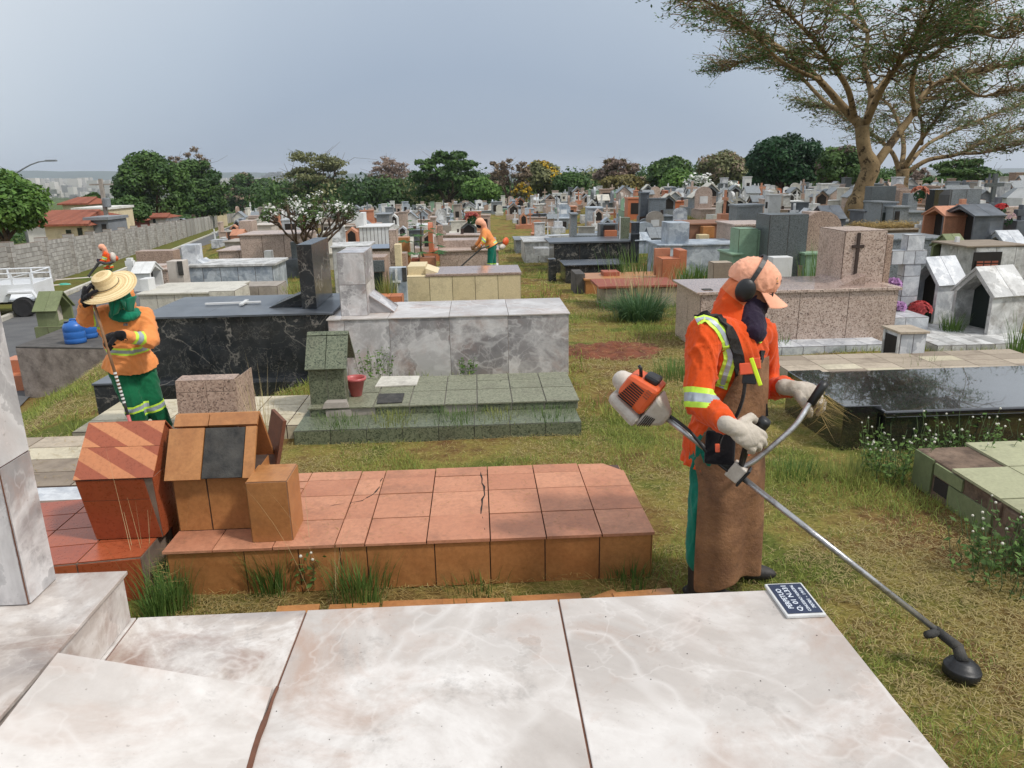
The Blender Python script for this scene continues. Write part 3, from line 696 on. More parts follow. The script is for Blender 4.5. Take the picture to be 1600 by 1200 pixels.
y0=6.33; hx0=PY(486,625,y0).x; hx1=PY(541,622,y0).x; ze=PY(515,575,y0).z; zr=PY(515,520,y0+.2).z
m=MB(); m.tbox(hx0,hx1,y0,y0+.12,hz,ze-.01,nx=2,ny=1,nz=1,gap=.005,faces='flr'); m.tbox(hx0,hx1-.05,y0+.12,y0+.40,hz,ze-.01,nx=2,ny=1,nz=1,gap=.005,faces='lb'); wb(m,'niche_walls',['gsp','cement'],t)
m=MB(); ym=y0+.20
slope(m,hx0-.02,(hx0+hx1)/2-.003,y0-.03,ze-.01,ym-.03,zr-.03,.02); slope(m,(hx0+hx1)/2+.003,hx1+.03,y0-.03,ze-.01,ym-.03,zr-.03,.02)
slope(m,hx0-.02,(hx0+hx1)/2-.003,ym-.026,zr-.026,ym,zr,.022); slope(m,(hx0+hx1)/2+.003,hx1+.03,ym-.026,zr-.026,ym,zr,.022); slope(m,hx0-.02,hx1+.03,y0+.44,ze-.02,ym,zr,.02); wb(m,'niche_roof',['gsp'],t)
m=MB(); m.prism([(y0+.02,ze-.012),(y0+.38,ze-.012),(ym,zr-.02)],'x',hx0,hx0+.02); m.prism([(y0+.02,ze-.012),(y0+.38,ze-.012),(ym,zr-.02)],'x',hx1-.14,hx1-.12); wb(m,'gable_filling',['cementd'],t)
p=PZ(515,625,hz)
m=MB(); m.hexa([(hx0+.12,y0-.13,hz),(hx1+.04,y0-.12,hz),(hx1+.02,y0-.02,hz),(hx0+.14,y0-.03,hz),(hx0+.14,y0-.12,hz+.05),(hx1+.02,y0-.11,hz+.045),(hx1+.01,y0-.03,hz+.05),(hx0+.15,y0-.03,hz+.05)]); o=wb(m,'broken_brick',['cement'],thing('broken_brick','broken lump of cement and brick before the green niche house','rubble',(hx0+.2,y0-.08,hz)))
o.name='lump'
def D0(u,v,z): return PZ(u,v,z)
A,B_,C_,D_=[PZ(*q,zt+.012) for q in ((586,606),(651,603),(656,589),(596,590))]
o=thing('white_plate','blank white tile lying on top of the green tomb','tile',tuple(A)); m=MB(); m.prism([(q.x,q.y) for q in (A,B_,C_,D_)],'z',zt+.014,zt+.026); wb(m,'plate',['creamw'],o)
A,B_,C_,D_=[PZ(*q,zt+.012) for q in ((589,632),(628,630),(632,616),(592,617))]
o=thing('dark_plaque','small dark worn metal plaque lying on the green tomb','plaque',tuple(A)); m=MB(); m.prism([(q.x,q.y) for q in (A,B_,C_,D_)],'z',zt+.014,zt+.024); wb(m,'plate',['soot'],o)
M['pot']=m_plain('pink_plastic',lin(176,84,84),lin(192,100,98),.4,5,.3,0)
p=PZ(557,618,hz); m=MB(); m.lathe([(.045,0),(.05,.005),(.085,.15),(.10,.15),(.10,.175),(.088,.175),(.08,.15),(.04,.02)],(0,0,0),20)
o=m.build('flower_pot',['pot'],None,smoothf=True); o.location=p; tag(o,'pinkish red plastic flower pot, half round, by the green niche house','flower pot')
# ------------------------------------------------------------------ big marble-tiled tomb with stele
t=thing('grey_marble_tomb','high pale grey marble-tiled tomb with a tall plain stele, centre of the photo','tomb',base_of(-.3,8.6))
yf,yb=8.12,9.15; x0,x1=-1.66,1.0; z1=.54; z0=-.35
m=MB(); m.tbox(x0,x1,yf,yb,z0,z1-.012,nx=5,ny=2,nz=1,gap=.004,faces='frlb',fx=[0,.065,.25,.50,.745,1]); wb(m,'body',['onyx2','grout'],t); foot(x0,x1,yf,yb)
m=MB(); m.quadtiles((x0-.02,yf-.02,z1-.012),(x1-x0+.04,0,0),(0,yb-yf+.04,0),5,1,.005,.012,fa=[0,.06,.25,.50,.745,1]); wb(m,'top_tiles',['onyx'],t)
y=8.55; xa,xb=PY(540,492,y).x,PY(572,492,y).x; zt=PY(555,392,y).z
m=MB(); m.tbox(xa,xb+.06,y-.25,y+.42,z1,zt,nx=1,ny=2,nz=2,gap=.005,faces='frlbt'); wb(m,'stele',['onyx2','grout'],t)
ya,yb2=8.45,8.85; xa2,xb2=xb+.06,PY(615,488,8.5).x; zt2=PY(567,460,8.5).z
m=MB(); m.prism([(xa2,z1+.002),(xb2,z1+.002),(xa2,zt2)],'y',ya,yb2); m.quadtiles((xb2+.02,ya-.02,z1+.01),(xa2-xb2-.02,0,zt2-z1),(0,0,0) if 0 else (0,yb2-ya+.04,0),1,1,.002,.012); wb(m,'sloping_pad',['onyx2'],t)
# ------------------------------------------------------------------ black marble tomb with black stele
t=thing('black_marble_tomb','big black white-veined marble tomb with tall black stele, behind the straw-hatted worker','tomb',base_of(-3,9))
yf=8.35; yb=9.75; x0,x1=PY(238,490,yf).x-.15,PY(518,492,yf).x; z1=PY(400,491,yf).z; zb=-.35
m=MB(); m.tbox(x0,x1,yf,yb,zb+.18,z1-.02,nx=3,ny=2,nz=1,gap=.003,faces='frlb'); wb(m,'body',['black','black'],t); foot(x0,x1,yf,yb)
m=MB(); m.quadtiles((x0-.03,yf-.03,z1-.02),(x1-x0+.05,0,0),(0,yb-yf+.05,0),3,2,.003,.02); wb(m,'top_slab',['blacktop'],t)
m=MB(); m.box(x0+.1,x1+.02,yf-.22,yf-.005,zb,zb+.19); wb(m,'plinth',['black'],t)
y=8.95; xa=PY(483,487,y).x; xb=PY(505,487,y).x; zt=PY(494,378,y).z
m=MB(); m.box(xa,xb,8.62,9.62,z1+.001,zt); wb(m,'stele',['black'],t,bevel=.004)
m=MB(); xs=xa; m.prism([(xs-.42,z1+.002),(xs-.003,z1+.002),(xs-.003,z1+.17)],'y',8.75,9.3); wb(m,'sloping_pad',['black'],t,bevel=.003)
m=MB(); cx=PZ(368,476,z1); m.X=Matrix.Translation((cx.x,cx.y,z1+.012))@Matrix.Rotation(math.radians(-86),4,'Z'); m.box(-.022,.022,-.35,.30,0,.02); m.box(-.16,.16,.08,.125,.001,.021); 
o=thing('lying_cross','slim white cross lying flat on the black marble tomb','cross',(cx.x,cx.y,z1)); wb(m,'cross_bars',['white'],o)
y=6.95; t=thing('black_stone_box','small black marble block with grey top beside the straw-hatted worker','stone box',base_of(-3.8,y))
xa,xb=PY(151,632,y).x,PY(186,620,y).x+.1; m=MB(); m.box(xa,xb,y,y+.55,-.2,PY(160,602,y).z); wb(m,'block',['black'],t,bevel=.004); m=MB(); m.box(xa-.01,xb+.01,y-.01,y+.56,PY(160,602,y).z,PY(160,602,y).z+.02); wb(m,'lid',['blacktop'],t,bevel=.004); foot(xa,xb,y,y+.5)
# ------------------------------------------------------------------ tombs further off: each part is the box whose front face fills the given picture rectangle at distance y
def rect(uL,uR,vB,vT,y):
    um=(uL+uR)/2
    return PY(uL,vB,y).x, PY(uR,vB,y).x, PY(um,vB,y).z, PY(um,vT,y).z
def S(label,cat,parts,group=None,name=None):
    x0,x1,z0,z1=rect(*parts[0][2:6],parts[0][6]); y=parts[0][6]
    xc=(x0+x1)/2; zb=gz(xc,y+.3)
    t=thing(name or cat.replace(' ','_'),label,cat,(xc,y+.3,zb),0,group)
    for i,p in enumerate(parts):
        kind,mat=p[0],p[1]; uL,uR,vB,vT,y,dep=p[2:8]; ex=p[8:]
        x0,x1,z0,z1=rect(uL,uR,vB,vT,y)
        sink=min(z0,gz(x0,y)-.1,gz(x1,y)-.1) if i==0 else z0
        if kind=='house':
            o=ex[0] if ex else {}
            ze=PY((uL+uR)/2,o['ve'],y+(0 if o.get('ridge','y')=='x' else 0)).z
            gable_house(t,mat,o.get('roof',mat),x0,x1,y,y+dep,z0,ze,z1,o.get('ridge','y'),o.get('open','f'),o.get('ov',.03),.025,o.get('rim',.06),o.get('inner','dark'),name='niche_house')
        elif kind=='cross':
            m=MB(); th=ex[0] if ex else .06; cross_mb(m,(x0+x1)/2,y,z0,z1-z0,x1-x0,th,ex[1] if len(ex)>1 else .64,th); wb(m,'cross',[mat],t,bevel=.004)
        elif kind=='pad':
            m=MB(); 
            if not (ex and ex[0]): m.prism([(x0,z0),(x1,z0),(x0,z1)],'y',y,y+dep)
            else: m.prism([(x0,z0),(x1,z0),(x1,z1)],'y',y,y+dep)
            wb(m,'sloping_pad',[mat],t)
        elif kind=='arch':
            m=MB(); w_=x1-x0; zc=z1-w_/2*.55; pts=[(x0,z0),(x1,z0)]+[((x0+x1)/2+w_/2*math.cos(a*PI/10),zc+w_/2*.55*math.sin(a*PI/10)) for a in range(0,11)]
            m.prism(pts,'y',y,y+dep); wb(m,'headstone',[mat],t)
        elif ex and not isinstance(ex[0],dict):
            m=MB(); m.tbox(x0,x1,y,y+dep,min(z0,sink) if i==0 else z0,z1,nx=ex[0],ny=ex[1],nz=ex[2],gap=.008*max(1,y/12),faces='flrbt',th=.006)
            wb(m,kind,[mat,'dgrout'],t)
        else:
            m=MB(); m.box(x0,x1,y,y+dep,sink,z1); wb(m,kind,[mat],t,bevel=.008)
        if i==0: foot(x0,x1,y,y+dep)
        if kind=='tomb_body' and dep>=.7 and not any(q[0]=='top_slab' for q in parts):
            m=MB(); l_=.025+.001*y; m.box(x0-l_,x1+l_,y-l_,y+dep+l_,z1-.01,z1+.03); wb(m,'lid',[mat],t,bevel=.006)
    return t
# --- right side, near to far
t=thing('polished_black_tomb','polished black granite slab tomb reflecting the tombs behind, right of the trimmer handle','tomb',base_of(4,6))
y0=5.22; zt=PY(1383,641,y0).z; pb=PZ(1277,582,zt); xl=PY(1380,690,y0).x
m=MB(); m.box(xl,xl+3.0,y0,pb.y,-.3,zt-.05); wb(m,'tomb_body',['gloss'],t,bevel=.01); m=MB(); m.box(xl-.03,xl+3.05,y0-.03,pb.y+.03,zt-.048,zt); wb(m,'top_slab',['gloss'],t,bevel=.014); foot(xl,xl+3,y0,pb.y)
m=MB(); m.box(xl-.30,xl-.005,pb.y-1.05,pb.y+.02,-.3,PY(1240,628,pb.y-.9).z); wb(m,'side_block',['gloss'],t,bevel=.006); foot(xl-.3,xl,pb.y-1.05,pb.y)
M['decay']=m_plain('decayed_masonry',lin(84,68,56),lin(138,116,98),.95,7,.8,1.0,dcol=(.02,.015,.012,1),bscale=24)
t=thing('broken_green_tomb','decayed tomb with pale green top tiles and missing side tiles showing bare brickwork','tomb',base_of(3.5,3.9))
y1=4.52; zt=PY(1427,696,y1).z; xl=PY(1422,765,y1).x; yf=2.6
m=MB(); m.box(xl,xl+2.6,yf,y1,-.15,zt-.015,mi=0); wb(m,'brick_core',['decay'],t,bevel=.02); foot(xl,xl+2.6,yf,y1)
m=MB(); m.quadtiles((xl-.02,yf,zt-.014),(2.6,0,0),(0,y1-yf+.02,0),5,4,.010,.014,((0,3),),.003,[0,.14,.33,.55,.78,1],[0,.28,.55,.78,1]); wb(m,'top_tiles',['olivetop'],t)
m=MB(); L_=y1-yf; H=zt-.02
for (a,b,c,d) in ((y1-.02,y1-.22,-.02,H),(y1-.24,y1-.52,H*.62,H-.01),(y1-.40,y1-.80,-.02,H*.58),(y1-1.30,y1-1.52,.02,H*.9)): (lambda q:(q.box(xl-.014,xl-.001,b,a,c,d),wb(q,'side_tile',['olive'],t)))(MB())
m=MB(); m.prism([(y1-1.56,.0),(y1-1.54,H*.85),(y1-1.85,H*.8),(y1-1.9,.0)],'x',xl-.012,xl-.001)
wb(m,'side_tile',['olive'],t)
m=MB(); r9=random.Random(8)
for i in range(7):
    yy=y1-.75-.14*i; 
    if yy<y1-1.3 and i<5 or True: m.box(xl-.016,xl+.02,yy-.11,yy,H-.10-r9.random()*.02,H-.01)
wb(m,'exposed_bricks',['decay'],t,bevel=.012)
m=MB(); m.box(xl-.008,xl+.01,y1-.40,y1-.25,.03,H*.55); wb(m,'hole',['dark'],t)
t=thing('worn_tan_tomb','flat low tomb of worn tan tiles under the small marble niche box','tomb',base_of(4,8.3))
za=PZ(1245,587,-.04).z; y0=PZ(1245,587,-.02).y; xl=PZ(1245,587,-.02).x; pb=PZ(1192,556,-.02)
m=MB(); m.tbox(xl,xl+2.9,y0,pb.y,-.35,-.03,nx=7,ny=4,nz=1,gap=.008,faces='fltrb',skipt=((1,1),(2,0),(4,2))); wb(m,'tomb_body',['worn','grout'],t); 
for qq in ((1,1),(2,0),(4,2)):
    m=MB(); m.quadtiles((xl,y0,-.03),(2.9,0,0),(0,pb.y-y0,0),7,4,.008,.005,[(i,j) for i in range(7) for j in range(4) if (i,j)!=qq]); wb(m,'cream_tile',['wornw'],t)
foot(xl,xl+2.9,y0,pb.y)
def tiledS(*a,**k): return S(*a,**k)
S('low white marble tomb with crossed tile joints behind the trimmer worker','tomb',[('tomb_body','marble',1187,1385,562,541,8.95,.62,6,2,1)])
S('white marble step block below the marble cross','stone block',[('step_body','marble',1341,1448,520,497,9.7,.8,3,2,1)],name='marble_step')
S('big pink granite tomb with dark cross on its headstone, behind the trimmer worker','tomb',[('tomb_body','pink',1091,1392,548,456,9.35,1.15,4,2,1),('headstone','pink',1312,1376,452,361,9.75,.75,1,1,1),('headstone_side','brown',1377,1387,452,367,9.75,.75),('pad','pinktop',1288,1350,456,431,9.5,.8,1)])
tt=bpy.data.objects[-1] if False else None
x0,x1,z0,z1=rect(1091,1392,456,452,9.35); m=MB(); m.box(x0-.03,x1+.03,9.32,10.53,PY(1240,456,9.35).z,PY(1240,456,9.35).z+.03); 
PG=[o for o in bpy.data.objects if o.get('label','').startswith('big pink granite')][0]; wb(m,'top_slab',['pinktop'],PG,bevel=.005)
m=MB(); c0=PY(1340,400,9.72); zt=PY(1340,364,9.72).z; zb=PY(1340,430,9.72).z; cross_mb(m,c0.x,9.735,zb,zt-zb,.16,.04,.68,.02); wb(m,'cross',['cross'],PG)
m=MB(); q=PZ(1100,454,PY(1240,456,9.35).z+.03); m.box(q.x,q.x+.12,q.y,q.y+.12,q.z,q.z+.008); wb(m,'small_plate',['soot'],PG)
S('thick pale marble cross standing beside the pink granite headstone','cross',[('shaft','marble',1403,1428,500,368,10.35,.16,1,1,5),('arms','marble',1392,1446,413,392,10.34,.18,3,1,1)],name='marble_cross')
S('white marble niche house holding red flowers','niche house',[('house','marble',1446,1496,516,408,10.3,.55,dict(ve=443,ridge='x',open='l',rim=.05))],name='niche_house_tomb')
[o for o in bpy.data.objects if o.get('label')=='white marble niche house holding red flowers'][0].rotation_euler.z=.22
t_=S('weathered marble niche house with brown-edged gable, rightmost of the marble pair','niche house',[('house','marble_dirty',1527,1592,541,424,9.3,.62,dict(ve=461,ridge='x',open='l',rim=.05,inner='glassd'))],name='niche_house_tomb')
t_.rotation_euler.z=.22
S('low marble kerb block under the weathered marble niche house','stone block',[('step_body','marble_dirty',1462,1640,562,538,8.75,1.3,8,2,1)],name='marble_kerb')
t=S('small marble niche box open on its left side, standing on worn tan tiles','niche box',[('box_body','marble',1402,1441,571,522,8.05,.34,2,1,1)],name='niche_box')
x0,x1,z0,z1=rect(1402,1441,571,522,8.05); m=MB(); m.box(x0-.03,x1+.02,8.02,8.42,z1+.006,z1+.03); wb(m,'lid',['worn'],t); m=MB(); m.box(x0-.012,x0-.007,8.09,8.35,z0+.05,z1-.04); wb(m,'recess',['dark'],t)
m=MB(); m.box(x0-.02,x0-.006,8.05,8.09,z0,z1);m.box(x0-.02,x0-.006,8.35,8.39,z0,z1); m.box(x0-.02,x0-.006,8.09,8.35,z0,z0+.05); wb(m,'opening_frame',['marble_dirty'],t)
flowers('red_flowers','red artificial flowers inside the white marble niche house',tuple(PY(1434,500,10.30)),(.62,.10,.10),26,.15,.08)
for (u,v) in ((1396,452),(1388,484),(1405,484)): flowers('purple_flowers','cluster of purple artificial flowers hung on the marble cross','',(0,0,0)) if False else None
flowers('purple_flowers','topmost purple artificial flower on the side of the marble cross',tuple(PY(1395,452,10.2)),(.58,.32,.6),9,.07,.09)
flowers('purple_flowers','purple artificial flower at lower left of the marble cross',tuple(PY(1386,482,10.2)),(.58,.32,.6),9,.07,.08)
flowers('purple_flowers','purple artificial flower at lower right of the marble cross',tuple(PY(1404,486,10.2)),(.58,.32,.6),8,.06,.08)
t=S('grey-green framed cabinet tomb with red bricks showing through its broken front','cabinet tomb',[('cabinet_body','marble_dirty',1513,1605,470,386,11.6,.9,3,2,2),('top_slab','worn',1510,1608,386,383,11.58,.95)])
x0,x1,z0,z1=rect(1518,1562,426,394,11.57); m=MB(); m.box(x0,x1,11.58,11.59,z0,z1); wb(m,'broken_opening',['dark'],t); m=MB(); m.tbox(x0+.05,x1-.05,11.565,11.575,z0,z0+(z1-z0)*.6,nx=3,ny=1,nz=4,faces='f',gap=.02); wb(m,'bricks',['brick','dark'],t)
S('small white marble roofed niche behind the broken cabinet tomb','niche house',[('house','marble',1568,1600,400,364,13.5,.6,dict(ve=381,ridge='x',open='l'))])
S('olive niche house behind a slim white cross','niche house',[('house','olive',1485,1508,412,370,12.4,.6,dict(ve=388,ridge='x',open='l'))])
S('slim white cross before the olive niche house','cross',[('cross','white',1481,1496,425,370,12.2,.06,.06,.7)],name='white_cross')
S('pale grey-green box tomb left of the olive niche house','box tomb',[('tomb_body','greyl',1390,1476,420,374,13.3,1.0,2,2,1)])
S('terracotta patterned niche house with a matching cross, right background','niche house',[('house','terra',1470,1506,392,325,14.6,.75,dict(ve=338,ridge='x',open='l',rim=.04)),('cross','terra',1493,1508,340,311,15.1,.06,.10,.6)])
S('large black granite gabled tomb topped by a black cross','gabled tomb',[('house','blacktop',1514,1559,405,323,13.9,1.0,dict(ve=338,ridge='x',open='l',rim=.04)),('cross','blacktop',1543,1567,342,308,14.6,.06,.10,.62)])
S('tall black stone cross standing at the right edge of the photo','cross',[('pedestal','blacktop',1583,1612,385,345,14.2,.6),('cross','blacktop',1584,1606,350,320,14.4,.1,.12,.6)],name='black_cross')
t=S('pale headstone behind the black gabled tomb with a colourful wreath','headstone',[('headstone','pink',1478,1600,350,324,16.5,.3)])
flowers('red_wreath','red and pale artificial flowers on the black cross tomb',tuple(PY(1563,336,14.3)),(.6,.04,.04),12,.12,.06)
flowers('pale_wreath','pale pink flowers lying between the two black crosses',tuple(PY(1572,352,14.3)),(.6,.4,.42),12,.14,.06)
S('tall grey pillar tomb of two dark granite panels behind the orange cap','pillar tomb',[('pillar','grey',1197,1256,425,336,14.2,.7,2,1,1)])
S('pale green stele left of the tall grey pillar','stele',[('stele','green',1152,1181,412,358,14.6,.5,1,1,2),('stele_side','green',1181.5,1191,412,360,14.62,.48)])
S('pale green low tomb between the grey pillar and the pink headstone','tomb',[('tomb_body','green',1256,1312,430,397,14.0,1.0,2,1,1)])
S('pale green low tomb left of the green stele','tomb',[('tomb_body','green',1143,1156,425,398,14.5,.8)])
S('white sloping marker behind the orange cap','marker',[('marker','white',1205,1236,440,402,12.6,.25)])
S('small tan sloped marker left of the orange cap','marker',[('marker','worn',1114,1143,436,411,12.9,.3,1,1,1)])
S('long dark blue-grey granite tomb topped by a tall box','tomb',[('tomb_body','bluegrey',1030,1153,418,383,17.2,1.2,1,1,1),('top_box','bluegrey',1044,1076,383,348,17.3,.7)])
S('small orange tile niche with a tall side slab beside the blue-grey tomb','niche tomb',[('niche_body','orange',1034,1062,430,405,15.3,.5,1,1,1),('side_slab','orange',1060,1072,430,391,15.35,.5),('back_panel','terra',1022,1046,430,388,15.9,.1)])
S('long brown stone tomb right of the blue-grey box','tomb',[('tomb_body','brownstone',1077,1152,376,350,20.5,1.5),('niche','ochre',1098,1116,372,354,20.2,.3),('niche_box','cream',1092,1108,378,367,19.8,.3)])
S('pink granite tomb between the green stele and the brown tomb','tomb',[('tomb_body','pink',1146,1204,405,352,17.8,1.4,2,1,1)])
S('stepped pink granite tomb with a bronze cross panel, right of the grey pillar','tomb',[('tomb_body','pink',1254,1292,396,358,17.6,1.5,2,1,1),('headstone','pink',1264,1288,358,331,17.9,.5),('cross','cross',1269,1275,354,332,17.88,.05,.03,.7)])
S('shiny black gabled tomb left of the tree trunk','gabled tomb',[('house','blacktop',1288,1319,368,324,17.9,.9,dict(ve=342,ridge='x',open='l',rim=.03))])
S('grey stone planter box around the foot of the flame tree','planter',[('planter','greyl',1320,1354,360,346,23.2,2.4)])
S('grey gate-shaped tomb right of the tree trunk','tomb',[('tomb_body','greyl',1374,1396,360,317,19.6,.9,1,1,1),('dark_panel','glassd',1378,1386,350,332,19.57,.03)])
S('grey tomb with a small barred window right of the tree trunk','tomb',[('tomb_body','greyl',1393,1416,360,324,19.2,.9,1,1,1),('barred_window','dark',1398,1405,345,330,19.17,.03)])
S('black box tomb just behind the tree trunk','tomb',[('tomb_body','blacktop',1350,1375,358,331,20.4,.9)])
S('low grey tomb topped by a stepped headstone near the tree','tomb',[('tomb_body','greyl',1416,1446,352,332,20.5,.9),('headstone','grey',1358,1396,334,291,22.5,.4),('side_stone','greyl',1416,1432,332,302,21.5,.3)])
S('tan headstone with a black cross behind the stepped grey tomb','headstone',[('headstone','brown',1402,1430,335,297,23.0,.4),('cross','blacktop',1415,1424,328,309,22.9,.06,.05,.6)])
S('tall black slab headstone in the right background','headstone',[('headstone','gloss',1457,1481,330,296,21.5,.4)])
S('grey shrine with twin doors, right background','shrine',[('shrine_body','greyl',1484,1530,325,296,23.5,1.2,2,1,1)])
S('dark straw-covered tomb top beside the tree','tomb',[('tomb_body','worn',1362,1456,372,359,15.8,1.2)])
flowers('pink_flowers','bunch of orange-pink flowers on a grey tomb right of the tree trunk',tuple(PY(1436,312,20.6)),(.6,.22,.14),16,.2,.10)
flowers('red_flowers','pinkish red flowers on a grave just behind the distant worker',tuple(PY(738,350,26)),(.5,.12,.1),14,.22,.12)
# straw heaped on it
def stalks(name,label,cat,n,fn,colf,ln=(.05,.12),w=.004,flat=.2,seed=1,kind=None,group=None,mat='blade'):
    r=np.random.RandomState(seed); P=np.array([fn(r) for _ in range(n)]); a=r.uniform(0,2*PI,n); L_=r.uniform(ln[0],ln[1],n)
    tl=r.uniform(0,1,n)*flat; d=np.stack([np.cos(a)*(1-tl),np.sin(a)*(1-tl),tl],1)*L_[:,None]; s=np.stack([-np.sin(a),np.cos(a),np.zeros(n)],1)*w
    V=np.concatenate([P-s,P+s,P+d],1).reshape(-1,3); F=np.arange(n*3).reshape(-1,3); C=np.repeat(colf(r,n),3,0)
    o=npmesh(name,V,F,mat,C); tag(o,label,cat,group,kind); return o
def strawcol(r,n):
    k=r.uniform(.6,1.25,(n,1)); return np.concatenate([np.array([[.38,.27,.10]])*k,np.ones((n,1))],1)
x0,x1,z0,z1=rect(1362,1456,372,359,15.8)
stalks('straw','','straw',4000,lambda r:(r.uniform(x0,x1),r.uniform(15.8,17.0),z1+abs(r.normal(0,.05))),strawcol,(.06,.2),.012,.3,5,'stuff')
S('white painted cross lying tilted on the straw heap','cross',[('cross','white',1428,1447,372,345,15.4,.06,.07,.7)],name='white_cross')
# --- the black long tomb with cross, lane side, and what stands around it
S('long black marble tomb with pale veins right of the grassy lane','tomb',[('tomb_body','black',866,985,412,380,21.2,1.4,3,1,1),('top_slab','blacktop',858,987,380,377,21.15,1.5)],None)
S('tall black marble cross on a post right of the long black tomb','cross',[('cross','gloss',983,997,410,347,19.5,.06,.22,.62)],name='black_cross')
S('low black marble slab in front of the long black tomb','tomb',[('tomb_body','black',884,975,432,415,18.3,1.1,2,1,1)])
S('black marble flower block standing at the lane edge','stone block',[('block','black',857,869,427,405,18.9,.3)],name='flower_block')
t=S('low ochre and brick-red tomb with dark broken end, right of the lane','tomb',[('tomb_body','ochre',915,1040,456,436,16.0,.9,3,1,1),('red_block','brick',943,968,441,425,16.3,.4)])
S('dark cement slab standing on end beside the ochre tomb','slab',[('slab_body','cementd',899,914,456,428,16.1,.8)])
S('long low tan-edged tomb with brown top behind the big green grass tuft','tomb',[('tomb_body','worn',945,1062,470,450,13.6,.9,4,1,1),('top_slab','brick',935,1062,450,446,13.55,1.0)])
S('two-step white marble tomb with a sagging cloth at the lane edge','tomb',[('tomb_body','marble_dirty',820,862,396,378,24.5,1.8,2,2,1),('step','marble_dirty',835,858,400,388,23.2,.6)])
S('grey slab tomb at the right side of the lane','tomb',[('tomb_body','greyl',806,860,384,375,28,1.5)])
S('pale slate headstone with a metal rod before the cross','headstone',[('headstone','gsp',969,984,378,340,21.8,.3),('rod','white',967.5,969,378,338,21.6,.03)])
S('orange rounded box inside a small dark shelter','niche tomb',[('niche_body','grey',938,965,374,350,23.0,.6),('orange_box','orange',945,964,374,360,22.8,.3),('shelter_mouth','dark',943,961,360,352,22.95,.03)])
S('grey gabled tomb right of the black cross','gabled tomb',[('house','greyl',1016,1040,392,358,19.5,.8,dict(ve=372,ridge='x',open='l'))])
S('dark slate low gabled tomb beside the black cross','gabled tomb',[('house','bluegrey',993,1015,396,366,19.4,.8,dict(ve=376,ridge='x',open='l'))])
S('pale blue-grey arched headstone behind the black cross','headstone',[('arch','bluegrey',996,1020,366,347,24.5,.3)])
# --- centre: tombs left of the lane
S('long pale pink granite double tomb beside which the far trimmer worker stands','tomb',[('tomb_body','pink',688,779,420,392,20.8,1.6,1,1,1),('top_step','pink',688,776,392,375,21.6,.8),('end_post','brown',685,693,400,352,21.5,.3)])
S('long cream-tiled tomb with rounded end, left of the lane','tomb',[('tomb_body','cream',637,814,474,431,14.6,1.2,5,1,1),('head_step','cream',637,665,431,416,14.9,.8),('pad','cream',665,697,431,419,14.8,.8),('top_slab','pinktop',665,815,431,427,14.58,1.24)])
S('blue-grey headstone bearing a white cross beside the cream-tiled tomb','headstone',[('headstone','bluegrey',611,637,474,418,14.4,.2),('cross','white',615,628,470,420,14.37,.09,.04,.6),('dark_letters','soot',629,636,440,418,14.39,.01)])
S('dark niche with a green glass front and grey granite lintel','niche tomb',[('niche_body','brown',565,606,480,402,14.3,.6),('lintel','grey',572,601,425,407,14.26,.05),('glass_front','glassd',573,600,465,426,14.28,.02)])
S('pink granite stele with a cream panel, left of the cream-tiled tomb','stele',[('stele','pink',611,622,420,360,17.5,.4,1,1,2),('cream_panel','cream',618,628,422,382,17.2,.3),('shoulder','brown',622,636,422,396,17.4,.4)])
S('small orange-red tile slab below the green glass niche','tile grave',[('slab_body','orange',592,628,478,464,13.4,.4,2,1,1)])
S('ochre box headstone beside the leafy papaya plant','headstone',[('headstone','ochre',623,640,400,371,20.5,.4)])
S('small terracotta blocks in front of the pink double tomb','tile grave',[('slab_body','terra',656,680,417,403,19.8,.5,1,1,1),('left_block','brick',643,654,415,404,19.9,.3)])
S('dark slate tomb with pink edge under the ochre headstone','tomb',[('tomb_body','pink',570,612,404,392,19.0,1.2),('top_slab','gloss',569,613,392,388,18.98,1.2)])
S('grey marble low tomb behind the black stele','tomb',[('tomb_body','marble_dirty',520,575,400,386,19.5,1.2,2,1,1)])
S('bright white tiled tomb with a stepped monument at its left end','tomb',[('tomb_body','white',562,608,372,355,30,1.8,8,1,1),('monument','white',556,569,356,333,30.5,.9)])
S('light grey box tomb with pale roof left of the white tomb','tomb',[('tomb_body','greyl',589,609,352,335,42,1.5)])
# --- left middle
S('pale grey-blue tiled tomb with a slanted white headstone','tomb',[('tomb_body','bluegrey',292,428,443,417,19.6,1.4,5,2,1),('headstone','marble',287,309,418,383,19.9,.5),('pad','marble',309,325,417,406,19.9,.7),('top_slab','marble_dirty',290,430,417,413,19.55,1.45)])
S('cement plinth below the pale grey-blue tiled tomb','plinth',[('plinth_body','cement',345,435,466,448,18.0,.9,3,1,1)])
S('long white-topped tomb with ivory side tiles behind the straw hat','tomb',[('tomb_body','creamw',218,356,470,459,16.2,1.6,5,1,1),('end_block','creamw',328,368,470,455,16.1,1.0,1,1,1)])
S('brown granite headstone wall left of the pale grey-blue tomb','headstone',[('headstone','brown',216,275,425,392,22.0,.5)])
S('sloping brown granite desk tomb before the granite headstone wall','tomb',[('tomb_body','pink',234,264,452,422,19.2,1.2),('desk','pink',234,258,423,415,19.5,.5)])
S('peeling pale stele with a dark plaque','stele',[('stele','plaster',266,290,452,408,18.6,.4),('dark_plaque','soot',279,287,430,408,18.57,.03)])
t=S('white niche house with a small white cross above, beside the straw hat','niche house',[('house','white',210,238,455,413,17.6,.7,dict(ve=427,ridge='x',open='r')),('cross','white',200,213,430,403,17.9,.08,.12,.7)])
S('small white upright box before the white niche house','stone block',[('block','white',221,235,462,436,16.6,.35)],name='flower_box_stone')
S('long pinkish granite tomb by the road','tomb',[('tomb_body','pink',343,408,411,392,26.5,1.8,2,1,1)])
